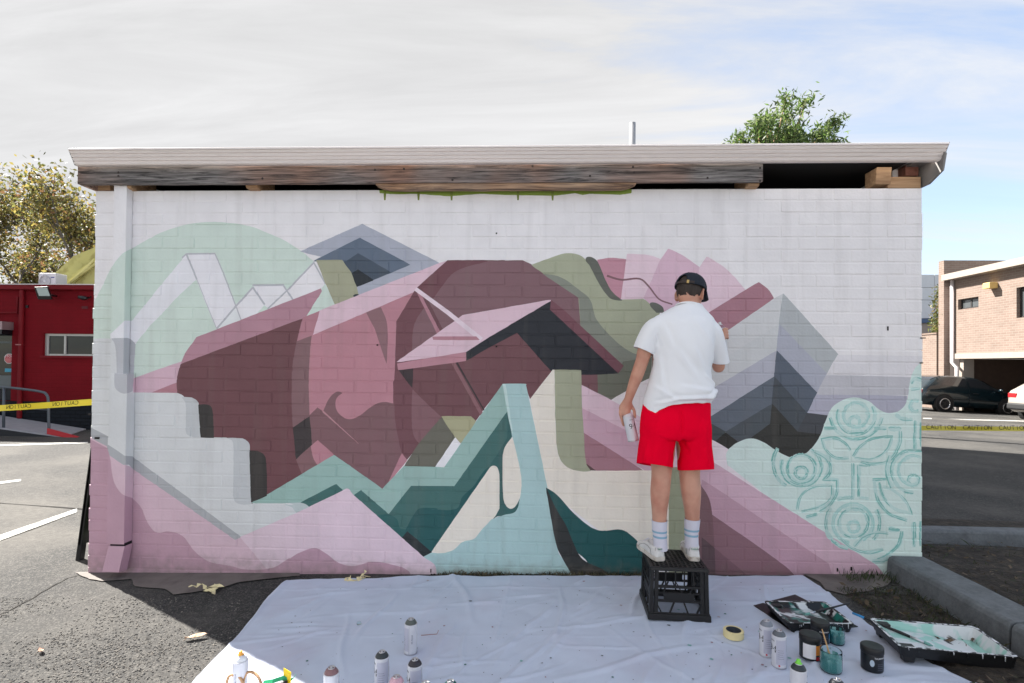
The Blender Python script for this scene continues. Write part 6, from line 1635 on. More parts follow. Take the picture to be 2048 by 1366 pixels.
def wall_holes(x0, x1, z0, z1, y0, y1, holes, name, m_, parent):
    """wall parallel to X with rectangular openings, as joined boxes in one mesh"""
    xs_ = sorted({x0, x1, *[h[0] for h in holes], *[h[1] for h in holes]}); mb = MB()
    for a_, b_ in zip(xs_[:-1], xs_[1:]):
        hs = sorted([(h[2], h[3]) for h in holes if h[0] <= a_+1e-6 and h[1] >= b_-1e-6]); z = z0
        for h0, h1 in hs: mb.box((a_,y0,z),(b_,y1,h0)); z = h1
        mb.box((a_,y0,z),(b_,y1,z1))
    return mb.build(name, m_, parent, True)
wx0, wx1, wz0, wz1 = xr_(85), xr_(262), zr(711), zr(667)
dx0, dx1, dz1 = xr_(-60), xr_(23), zr(664)
ztop = zr(569); zpl = zr(803)
wall_holes(xr_(-260), xr_(420), zpl, ztop-.022, RY, RY+.25, [(wx0,wx1,wz0,wz1),(dx0,dx1,zpl-.001,dz1)], 'wall', M_red, rb)
MB().box((dx1,RY-.015,-.5),(xr_(420),RY+.25,zpl-.002)).build('plinth', M_blackp, rb, True)
MB().box((xr_(-260),RY-.015,-.5),(dx0,RY+.25,zpl-.002)).build('plinth', M_blackp, rb, True)
MB().box((xr_(-260),RY+4.8,-.5),(xr_(420),RY+5,ztop)).build('back_wall', M_redp, rb, True)
MB().box((xr_(-260),RY+.26,ztop-.25),(xr_(420),RY+4.8,ztop-.1)).build('roof_deck', M_roof, rb, True)
MB().box((xr_(-262),RY-.10,ztop-.13),(xr_(421),RY+.02,ztop-.02)).build('roof_edge', M_redp, rb, True, bevel=.01)
MB().box((xr_(-262),RY-.11,ztop-.02),(xr_(421),RY+.1,ztop+.002)).build('roof_capping', mat('white_capping', S(200,190,188), .5), rb, True)
wn_ = MB(); tF = .05
win = MB().box((wx0,RY+.06,wz0),(wx0+tF*1.6,RY+.11,wz1)).box((wx1-tF,RY+.06,wz0),(wx1,RY+.11,wz1)).box((wx0+tF*1.6,RY+.06,wz0),(wx1-tF,RY+.11,wz0+tF*.8)).box((wx0+tF*1.6,RY+.06,wz1-tF),(wx1-tF,RY+.11,wz1)).build('window', M_frame, rb, True)
mull = xr_(125); m2 = xr_(196)
MB().box((mull-.02,RY+.055,wz0+.01),(mull+.02,RY+.112,wz1-.01)).build('mullion', M_frame, win, True); MB().box((m2-.02,RY+.055,wz0+.01),(m2+.02,RY+.112,wz1-.01)).build('mullion', M_frame, win, True)
for a_, b_ in ((wx0+.08,mull-.02),(mull+.02,m2-.02),(m2+.02,wx1-.05)): MB().box((a_,RY+.085,wz0+.04),(b_,RY+.09,wz1-.05)).build('pane', M_win, win, True)
MB().box((wx0-.03,RY-.04,wz0-.05),(wx1+.03,RY+.06,wz0-.002)).build('window_sill', M_redp, rb, True)
# door
dr = MB().box((dx0,RY+.12,-.1),(dx0+.06,RY+.18,dz1)).box((dx1-.06,RY+.12,-.1),(dx1,RY+.18,dz1)).box((dx0+.06,RY+.12,zr(687)),(dx1-.06,RY+.18,zr(683))).box((dx0+.06,RY+.12,zr(779)),(dx1-.06,RY+.18,zr(752))).build('door', mat('door_frame', S(92,98,98), .5), rb, True)
MB().box((dx0+.06,RY+.14,-.1),(dx1-.06,RY+.15,dz1)).build('door_glass', M_win, dr, True)
oc = Vector((xr_(9.5),RY+.105,zr(718))); ro = .122
M_stop = mat('stop_red', S(176,34,44), .5); M_wht = mat('white_print', S(226,222,220), .5)
def octa(r_, y0, y1): return [(oc.x+r_*math.cos(R(22.5+45*k)), oc.z+r_*math.sin(R(22.5+45*k))) for k in range(8)]
MB().prism(octa(ro,0,0), oc.y-.002, oc.y+.002).build('stop_sticker_edge', M_wht, dr, True); so_ = MB().prism(octa(ro-.014,0,0), oc.y-.006, oc.y-.003).build('stop_sticker', M_stop, dr, True)
tm = text_mesh('STOP', .082, .0008)
for v_ in tm.vertices: v_.co = Vector((v_.co.x+oc.x, oc.y-.0075+v_.co.y, v_.co.z+oc.z+.052)) - Vector(rb['_base'])
mk('lettering', tm, M_wht, dr)
for k in range(5):
    wl = (.08,.085,.08,.07,.05)[k]; z = oc.z+.002-.02*k
    MB().box((oc.x-wl,oc.y-.0085,z-.005),(oc.x+wl,oc.y-.0065,z+.005)).build('small_print', mat('pale_red_print', S(206,140,140), .5), dr, True)
MB().box((xr_(1),RY+.11,zr(745)),(xr_(20),RY+.116,zr(738))).build('blue_notice', mat('notice_blue', S(60,150,176), .5), dr, True)
aw = MB().box((xr_(-80),RY-.28,zr(661)),(xr_(26),RY-.002,zr(645))); aw.build('awning', mat('awning_metal', S(150,128,130), .4, metal=.5), rb, True)
MB().box((xr_(-80),RY-.26,zr(670)),(xr_(24),RY-.004,zr(661)-.002)).build('roller_shutter', M_blk, rb, True)
MB().box((xr_(42),RY-.09,zpl-.4),(xr_(49),RY-.016,ztop-.131)).build('downpipe', M_redp, rb, True, bevel=.02)
MB().box((xr_(38),RY-.1,zr(690)-.012),(xr_(48.5),RY-.017,zr(690)+.012)).build('pipe_bracket', mat('pale_bracket', S(150,90,90), .5), rb, True)
MB().tube([(xr_(35),RY-.03,zr(594)),(xr_(35),RY-.03,zr(626)),(xr_(-20),RY-.03,zr(627))], .022, 8).build('conduit', M_redp, rb, True)
# floodlight
fl_ = MB(); c0 = Vector((xr_(86),RY-.45,zr(588,RY-.45)))
fx = lambda px, py, Y: at(px, py, Y)
lm = MB().add([fx(68,574,RY-.5),fx(95,573,RY-.5),fx(103,599,RY-.42),fx(76,599,RY-.42),fx(72,574,RY-.3),fx(98,573,RY-.3),fx(106,599,RY-.28),fx(79,599,RY-.28)], [(0,1,2,3),(4,7,6,5),(0,4,5,1),(1,5,6,2),(2,6,7,3),(3,7,4,0)])
lo = lm.build('floodlight', M_blk, rb, True, bevel=.01)
MB().extr([fx(72,576,RY-.51),fx(94,575.5,RY-.51),fx(100,592,RY-.45),fx(78,592,RY-.45)][::-1], (0,.004,0)).build('lamp_glass', mat('lamp_glass', S(170,184,180), .15, spec=.8), lo, True)
MB().tube([fx(98,591,RY-.36), fx(106,591,RY-.2), fx(112,592,RY-.0)], .025, 8).build('lamp_arm', M_blk, lo, True)
cmr = at(167,596,RY-.15); MB().tube([cmr+Vector((-.1,-.02,.02)), cmr, cmr+Vector((.06,.05,0))], [.035,.05,.03], 12).build('security_camera', M_blk, rb, True, smooth=True)
MB().tube([cmr+Vector((.05,.05,0)), cmr+Vector((.05,.16,.05))], .015, 8).build('camera_bracket', M_blk, rb, True)
MB().box((xr_(162),RY-.015,zr(617)),(xr_(174),RY-.001,zr(612))).build('wall_vent', mat('vent_dark', S(84,14,24), .7), rb, True)
MB().box((xr_(51),RY-.03,zr(616)),(xr_(55),RY-.001,zr(611))).build('junction_box', M_blk, rb, True)
# air conditioner on the roof
ay = RY+.7
ac = thing('air_conditioner', 'white air conditioner unit standing on the roof of the red building', 'air conditioner', (at(94,570,ay).x, ay, ztop-.1))
az0, az1, ax0, ax1 = ztop-.1, at(94,546,ay).z, at(77,560,ay).x, at(111,560,ay).x
M_acw = mat('ac_white', S(196,196,200), .5, var=.04)
MB().box((ax0,ay,az0),(ax1,ay+.34,az1)).build('case', M_acw, ac, True, bevel=.012)
fc_ = Vector((ax0+(ax1-ax0)*.40, ay-.004, az0+.0+(az1-az0)*.58)); fr = (az1-az0)*.30
MB().lathe([(fr,0),(fr,.012),(fr*.93,.014),(fr*.93,.002)], 28, Matrix.Translation(fc_) @ Matrix.Rotation(R(90),4,'X'), False).build('fan_ring', mat('ac_grey', S(150,152,158), .5), ac, True)
for k in range(4): MB().lathe([(fr*(.22+.18*k),0),(fr*(.25+.18*k),.006)], 24, Matrix.Translation(fc_) @ Matrix.Rotation(R(90),4,'X'), False).build('grille_ring', mat('ac_grey2', S(120,122,128), .5), ac, True)
MB().lathe([(fr*.2,0),(fr*.2,.012),(.002,.013)], 18, Matrix.Translation(fc_) @ Matrix.Rotation(R(90),4,'X')).build('fan_hub', M_acw, ac, True)
MB().box((ax1-.12,ay-.003,az1-.12),(ax1-.03,ay-.0005,az1-.095)).build('badge', mat('ac_badge', S(60,70,130), .5), ac, True)
# ramp and handrail
M_ramp = mat('ramp_concrete', S(150,150,156), .85, var=.1, bump=.3)
rpx0, rpx1 = -120, 176
y0r, y1r = RY-.02, RY-1.25
zA = at(0,828,y0r).z; 
A_ = at(-120,812,y0r); Bq = at(172,856,y0r); D_ = at(-120,838,y1r); Cq = at(128,866,y1r)
rp = MB(); gl_ = -.35
top_ = [(D_.x,y1r,D_.z),(Cq.x,y1r,gz(Cq.x)+.01),(Bq.x,y0r,gz(Bq.x)+.02),(A_.x,y0r,A_.z)]
rp.add(top_ + [(p[0],p[1],gl_) for p in top_], [(0,1,2,3),(0,4,5,1),(1,5,6,2),(2,6,7,3),(3,7,4,0)])
rpo = rp.build('access_ramp', M_ramp); tag(rpo, 'concrete access ramp sloping down along the red building', 'ramp'); 
sd_ = MB().add([(D_.x,y1r-.006,D_.z-.03),(Cq.x,y1r-.006,gz(Cq.x)-.02),(Cq.x,y1r-.006,gl_),(D_.x,y1r-.006,gl_)], [(0,3,2,1)]); sd_.build('ramp_side', mat('dark_ramp_side', S(34,36,40), .8), rpo)
e0 = at(96,862,y1r-.012); MB().extr([(e0.x,y1r-.008,e0.z+.06),(Cq.x+.35,y1r-.008,gz(Cq.x)+.015),(Cq.x+.2,y1r-.008,gz(Cq.x)-.03),(e0.x,y1r-.008,e0.z-.06)], (0,-.03,0)).build('red_kerb_edge', M_stop, rpo)
hr_ = thing('handrail', 'grey tubular handrail beside the ramp of the red building', 'handrail', (at(97,860,y1r+.05).x, y1r+.05, -.15))
M_rail = mat('grey_rail', S(72,80,88), .45)
yh = y1r+.05
hp = [at(-140,768,yh), at(0,774,yh), at(60,780,yh), at(84,784,yh), at(92,788,yh), at(96,796,yh), at(97,810,yh), at(98,868,yh)]
MB().tube([Vector(r) for r in samp([tuple(p) for p in hp], 40)], .026, 10).build('top_rail', M_rail, hr_, True, smooth=True)
MB().tube([at(-140,806,yh), at(40,816,yh), at(97,820,yh)], .012, 8).build('mid_rail', M_rail, hr_, True, smooth=True)
MB().tube([at(8,775,yh), at(7,868,yh)], .026, 10).build('post', M_rail, hr_, True, smooth=True)
# yellow gabled lean-to behind
gy = RY+1.2
yb = thing('yellow_gabled_roof', 'olive yellow gabled timber roof rising behind the red building', 'building', (at(180,575,gy).x, gy, ztop-.1))
M_yel = mat('olive_yellow_paint', S(176,170,104), .7, var=.08, vs=3, c2=S(150,142,80), c2s=4, c2lo=.5, c2hi=.65)
P5 = lambda s_, Y: [at(*map(float, t_.split(',')), Y) for t_ in s_.split()]
def slab(name, s_, Y, th, m_): return MB().extr(P5(s_, Y)[::-1], (0,th,0)).build(name, m_, yb, True)
slab('gable_wall', '131,572 131,590 260,640 260,515 187,520 150,545', gy, .2, M_yel)
slab('roof_board', '110,546 147,512 200,490 290,455 290,505 190,521 126,572', gy+.25, 1.2, M_yel)
slab('barge_board', '131,569 187,517 187,523 137,574 137,592 131,592', gy-.06, .055, mat('pale_yellow_board', S(196,190,126), .7))
slab('barge_board', '104,545 128,576 190,530 260,478 260,473 190,524 128,571 110,545', gy-.12, .05, M_yel)

# ================================================================== TREES
def leafmat(name):
    m = bpy.data.materials.new(name); m.use_nodes = True; t = m.node_tree; L = t.links; N = t.nodes.new; p = t.nodes['Principled BSDF']; p.inputs['Roughness'].default_value = .55
    a_ = N('ShaderNodeAttribute'); a_.attribute_name = 'paint'; L.new(a_.outputs['Color'], p.inputs['Base Color'])
    tr_ = N('ShaderNodeBsdfTranslucent'); g_ = N('ShaderNodeVectorMath'); g_.operation = 'SCALE'; g_.inputs['Scale'].default_value = 1.4; L.new(a_.outputs['Color'], g_.inputs[0]); L.new(g_.outputs[0], tr_.inputs[0])
    mx = N('ShaderNodeMixShader'); mx.inputs[0].default_value = .45; L.new(p.outputs[0], mx.inputs[1]); L.new(tr_.outputs[0], mx.inputs[2]); L.new(mx.outputs[0], t.nodes['Material Output'].inputs[0])
    return m
M_leafm = leafmat('leaf_surface')
M_bark = mat('grey_bark', S(104,96,88), .9, var=.25, vs=8, bump=.8, bs=20)
def leaves(name, pts, n, sig, size, asp, pal, parent, droop=0, seed=1):
    rng = np.random.default_rng(seed); P_ = np.array([tuple(p) for p in pts])
    idx = rng.integers(0, len(P_), n); c = P_[idx] + rng.normal(0, 1, (n,3))*np.array(sig)
    d = rng.normal(0,1,(n,3)); d[:,2] -= droop; d /= np.linalg.norm(d,axis=1)[:,None]
    e = rng.normal(0,1,(n,3)); e = np.cross(d,e); e /= np.linalg.norm(e,axis=1)[:,None]
    s = size*rng.uniform(.6,1.3,n)[:,None]
    V = np.stack([c-d*s, c+e*s*asp, c+d*s, c-e*s*asp],1).reshape(-1,3)
    F_ = np.arange(4*n).reshape(-1,4)
    me = bpy.data.meshes.new(name); me.from_pydata(V.tolist(), [], F_.tolist()); me.update()
    # one colour drift per clump
    pal = np.array(pal); ci = (idx*7 + rng.integers(0,3,n)) % len(pal); cc_ = pal[ci]*rng.uniform(.55,1.0,n)[:,None]
    setcol(me, np.concatenate([cc_, np.ones((n,1))],1))
    return mk(name, me, M_leafm, parent)
def tree(name, label, base, h, spread, nl, lsize, asp, pal, seed, sig, lean=(0,0), droop=0, trunk_r=.18, levels=4, group=None, first=.3):
    rnd = random.Random(seed); t = thing(name, label, 'tree', base, 0, group); mb = MB(); tips = []
    def br(p, d, L_, r, lev):
        pts = [p]; q = p.copy(); dd = d.copy()
        for k in range(4):
            dd = (dd + Vector((rnd.uniform(-.18,.18), rnd.uniform(-.18,.18), rnd.uniform(-.05,.16)))).normalized(); q = q + dd*L_/4; pts.append(q.copy())
            if lev >= levels-2: tips.append(q.copy())
        mb.tube(pts, [r*(1-.13*k) for k in range(5)], 7 if lev < 2 else 5)
        if lev >= levels: return
        for k in range(rnd.choice((2,3,3))):
            a = rnd.uniform(0,6.283); ti = rnd.uniform(.35,.85)
            nd = (dd*math.cos(ti) + Vector((math.cos(a), math.sin(a), .15))*math.sin(ti)*spread).normalized()
            br(q if k else pts[3], nd, L_*rnd.uniform(.58,.78), r*.55, lev+1)
    br(Vector((0,0,-.2)), Vector((lean[0],lean[1],1)).normalized(), h*first, trunk_r, 0)
    mb.build('trunk', M_bark, t, smooth=True)
    leaves('crown', tips, nl, sig, lsize, asp, pal, t, droop, seed)
    return t
AUT = [(.23,.18,.05),(.27,.21,.05),(.15,.15,.045),(.11,.12,.04),(.20,.11,.05),(.30,.25,.07),(.13,.13,.045),(.09,.085,.035)]
TY = 17.
def tbase(px, Y): return Vector((at(px,800,Y).x, Y, -.2))
tree('autumn_tree', 'yellowing autumn tree behind the red building, at the left edge', tbase(45,TY), 9.9, .95, 9000, .07, .55, AUT, 4, (.34,.34,.30), (-.04,0), first=.34, group='autumn trees behind the red building')
tree('autumn_tree', 'yellow and olive autumn tree rising beside the left end of the painted building', tbase(150,TY-1.5), 9.4, .95, 9000, .07, .55, AUT, 9, (.34,.34,.30), (.02,0), first=.34, group='autumn trees behind the red building')
tree('autumn_tree', 'low dense olive tree between the two taller autumn trees', tbase(95,TY+3), 8.6, 1.0, 7000, .08, .55, AUT[2:], 15, (.45,.4,.4), (0,0), first=.3, group='autumn trees behind the red building')
# green tree showing above the roof
gy2 = 9.8
GP = [(.10,.17,.04),(.13,.21,.05),(.08,.13,.035),(.17,.24,.07),(.21,.26,.10),(.06,.10,.03)]
gt = thing('green_leafy_tree', 'green narrow-leaved tree top showing above the roof near its right end', 'tree', tbase(1560,gy2))
gb0 = Vector(gt.location); stem = MB(); tips = []
rnd = random.Random(5)
root_ = Vector((at(1545,420,gy2).x, gy2, at(1545,420,gy2).z))
stem.tube([Vector((0,0,-.2)), root_-gb0], [.12,.08], 8)
for (px, py, k) in ((1616,186,26),(1590,206,22),(1555,205,22),(1535,222,20),(1674,232,24),(1655,250,18),(1520,240,20),(1500,250,16),(1480,262,12),(1465,276,10),(1570,245,26),(1600,240,22),(1630,265,24),(1545,265,26),(1600,275,28),(1575,290,26),(1640,290,22),(1665,285,12),(1510,285,18),(1530,300,24),(1475,280,10),(1490,272,10),(1500,262,10),(1650,282,12),(1620,285,14),(1585,262,12),(1560,270,12),(1540,250,10)):
    e = at(px,py+9,gy2) + Vector((0,rnd.uniform(-.5,.5),0)); m_ = root_.lerp(e,.55)+Vector((rnd.uniform(-.15,.15),rnd.uniform(-.2,.2),.15))
    P_ = [Vector(r) for r in samp([tuple(root_), tuple(m_), tuple(e)], 12)]
    stem.tube([p-gb0 for p in P_], [.03*(1-i/13)+.004 for i in range(12)], 5); tips += [p-gb0 for p in P_[5:]] + [P_[-1]-gb0]*2 + [P_[-2]-gb0]*2
stem.build('trunk', mat('pale_stems', S(190,160,120), .8, var=.2), gt, smooth=True)
leaves('crown', tips, 6500, (.11,.18,.085), .085, .26, GP, gt, .5, 3)

# ================================================================== BUILDINGS AND CARS, RIGHT
BY = 19.
bx0 = at(1906,640,BY).x
M_bb = brickmat('buff_brick', S(132,116,107), S(124,107,98), S(137,129,121), .24, .086, .010, .4, .85, .08)
bbd = thing('buff_brick_building', 'two-storey buff brick building with a pale cornice and open undercroft, at the right', 'building', (bx0, BY, -.06))
def Z_(px, py): return atX(px, py, bx0).z
def Y_(px): return atX(px, 600, bx0).y
zc = Z_(1900,562); zband0, zband1 = Z_(1950,717), Z_(1950,706)
yn = 9.0
M_crn = mat('cream_render', S(150,140,131), .7, var=.05)
def wallX(y0, y1, z0, z1, holes, name, m_, parent, th=.25):
    ys_ = sorted({y0, y1, *[h[0] for h in holes], *[h[1] for h in holes]}); mb = MB()
    for a_, b_ in zip(ys_[:-1], ys_[1:]):
        z = z0
        for h in sorted([h for h in holes if h[0] <= a_+1e-6 and h[1] >= b_-1e-6], key=lambda h: h[2]): mb.box((bx0,a_,z),(bx0+th,b_,h[2])); z = h[3]
        mb.box((bx0,a_,z),(bx0+th,b_,z1))
    return mb.build(name, m_, parent, True)
def hole(px0, px1, py0, py1):
    ya, yb_ = sorted((Y_(px0), Y_(px1))); pm_ = (px0+px1)/2; return (ya, yb_, Z_(pm_,py1), Z_(pm_,py0))
h1, h2 = hole(1916,1957,596,617), hole(2033,2075,572,634)
wallX(yn, BY, zband1, zc, [h1,h2], 'upper_wall', M_bb, bbd)
M_dkf = mat('dark_frame', S(48,46,46), .5)
for h in (h1,h2):
    f_ = .06; x = bx0+.12
    wo = MB().box((x,h[0],h[2]),(x+.05,h[0]+f_,h[3])).box((x,h[1]-f_,h[2]),(x+.05,h[1],h[3])).box((x,h[0]+f_,h[2]),(x+.05,h[1]-f_,h[2]+f_)).box((x,h[0]+f_,h[3]-f_),(x+.05,h[1]-f_,h[3])).box((x,(h[0]+h[1])/2-.03,h[2]+f_),(x+.05,(h[0]+h[1])/2+.03,h[3]-f_)).build('window', M_dkf, bbd, True)
    MB().box((x+.02,h[0]+f_,h[2]+f_),(x+.03,h[1]-f_,h[3]-f_)).build('pane', mat('grey_glass', S(74,78,80), .08, spec=1), wo, True)
zct, zcb = Z_(1895,553), Z_(1895,562)
MB().box((bx0-.35,yn,zc),(bx0+8,BY+.15,zc+.24)).build('cornice', M_crn, bbd, True)
MB().box((bx0-.04,yn,zband0),(bx0+.3,BY,zband1-.002)).build('floor_band', M_crn, bbd, True)
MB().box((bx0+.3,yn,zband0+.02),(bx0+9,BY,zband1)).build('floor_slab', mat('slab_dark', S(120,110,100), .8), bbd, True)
MB().box((bx0+.26,BY-.25,zband1+.002),(bx0+9,BY,zc)).build('rear_wall', M_bb, bbd, True)
MB().box((bx0+.26,yn,zband1+.002),(bx0+9,yn+.25,zc)).build('front_wall', M_bb, bbd, True)
MB().box((bx0,BY+.16,zc+.1),(bx0+7,BY+.5,at(1900,521,BY+.2).z)).build('parapet', M_bb, bbd, True)
MB().box((bx0-.24,BY+.16,-.8),(bx0-.002,BY+.46,at(1900,521,BY+.2).z)).build('pier', M_bb, bbd, True)
p0_, p1_ = hole(1913,1922,600,700)[:2]
MB().box((bx0+.1,p0_,-.8),(bx0+.5,p1_,zband0-.002)).build('pillar', M_crn, bbd, True)
MB().box((bx0+6,yn,-.8),(bx0+6.2,BY,zband0)).build('undercroft_wall', mat('undercroft_wall_shade', S(44,36,32), .9), bbd, True)  # shade of the deep interior put into the wall colour
MB().box((bx0+.6,BY-.2,-.8),(bx0+6,BY-.02,zband0)).build('undercroft_wall', mat('undercroft_brick_shade', S(70,54,46), .9, var=.15), bbd, True)  # darker than the outer brick: interior shade painted in
M_bulb = mat('warm_bulb', (1,.8,.5,1), .4, emit=((1,.72,.4,1), 6))
for px, py in ((1943,735),(1960,735),(1996,735),(2022,724),(2005,724)):
    q = atX(px, py, bx0+3.2); MB().ell(q, (.07,.07,.09), 10, 8).build('bulb', M_bulb, bbd, True, smooth=True)
    MB().tube([q+Vector((0,0,.08)), Vector((q.x,q.y,zband0+.03))], .012, 6).build('bulb_cord', M_blk, bbd, True)
dpy = Y_(1908); MB().tube([(bx0-.07,dpy,zc),(bx0-.07,dpy,Z_(1906,725)),(bx0-.07,dpy-.25,Z_(1908,735)),(bx0-.07,dpy-.25,-.6)], .07, 10).build('downpipe', mat('white_pipe', S(214,206,206), .5), bbd, True, smooth=True)
q = atX(1989,572,bx0); MB().box((bx0-.3,q.y-.16,q.z-.1),(bx0,q.y+.16,q.z+.12)).build('wall_lamp', mat('lamp_box', S(206,176,110), .5), bbd, True, bevel=.02)
# planter wall with a shrub in front of the rear corner
pxa = at(1873,700,BY+.55).x
pw = thing('planter_wall', 'buff brick planter wall at the far corner of the brick building', 'wall', (pxa, BY+.6, -.06))
MB().box((pxa,BY+.55,-.8),(bx0-.05,BY+2,at(1880,668,BY+.55).z)).build('brick_wall', M_bb, pw, True)
MB().box((pxa-.03,BY+.52,at(1880,668,BY+.55).z+.001),(bx0-.051,BY+2.03,at(1880,668,BY+.55).z+.06)).build('coping', M_bb, pw, True)
shb = thing('shrub', 'green and yellowish shrub growing above the brick planter wall', 'shrub', (at(1884,668,BY+1).x, BY+1, at(1880,668,BY+.55).z))
tp = [at(px,py,BY+1+random.uniform(-.3,.3))-shb.location for px, py in ((1872,660),(1880,655),(1888,660),(1875,640),(1884,640),(1890,645),(1880,622),(1888,620),(1884,605),(1890,600),(1886,590),(1892,585),(1882,588),(1878,668),(1890,670))]
sm3 = MB(); [sm3.tube([(0,0,0), p*.5+Vector((.03,0,.05)), p], [.03,.02,.008], 5) for p in tp]; sm3.build('stems', M_bark, shb)
leaves('foliage', tp, 1500, (.16,.16,.16), .07, .45, [(.10,.14,.03),(.16,.18,.05),(.24,.22,.07),(.08,.10,.03),(.2,.15,.06)], shb, 0, 8)
# pale grey building further back
GY = 28.
gyb = thing('grey_panel_building', 'pale grey panelled building with a blue band, behind the brick building', 'building', (at(1860,800,GY).x, GY, -.06))
M_gp = mat('grey_panel', S(206,209,214), .6, var=.04)
def GX(px): return at(px,640,GY).x
def GZ(py): return at(1865,py,GY).z
MB().box((GX(1700),GY+.05,-.3),(GX(2100),GY+5,GZ(550))).build('core', mat('panel_joint', S(110,112,118), .8), gyb, True)
cols_x = [1700,1745,1790,1835,1869,1905,1950,2000,2050,2100]; rows_y = [549,575,600,637]
for a_, b_ in zip(cols_x[:-1], cols_x[1:]):
    for c_, d_ in zip(rows_y[:-1], rows_y[1:]): MB().box((GX(a_)+.012,GY,GZ(d_)+.012),(GX(b_)-.012,GY+.048,GZ(c_)-.012)).build('panel', M_gp, gyb, True)
MB().box((GX(1700),GY-.12,GZ(646)),(GX(2100),GY+.048,GZ(638))).build('blue_band', mat('blue_band', S(70,92,124), .5), gyb, True)
MB().box((GX(1700),GY-.01,GZ(690)),(GX(2100),GY+.048,GZ(647))).build('shopfront', mat('beige_shopfront', S(150,140,132), .6), gyb, True)
MB().box((GX(1700),GY-.02,-.3),(GX(2100),GY+.048,GZ(690)-.004)).build('lower_wall', mat('beige_wall', S(190,170,155), .7), gyb, True)

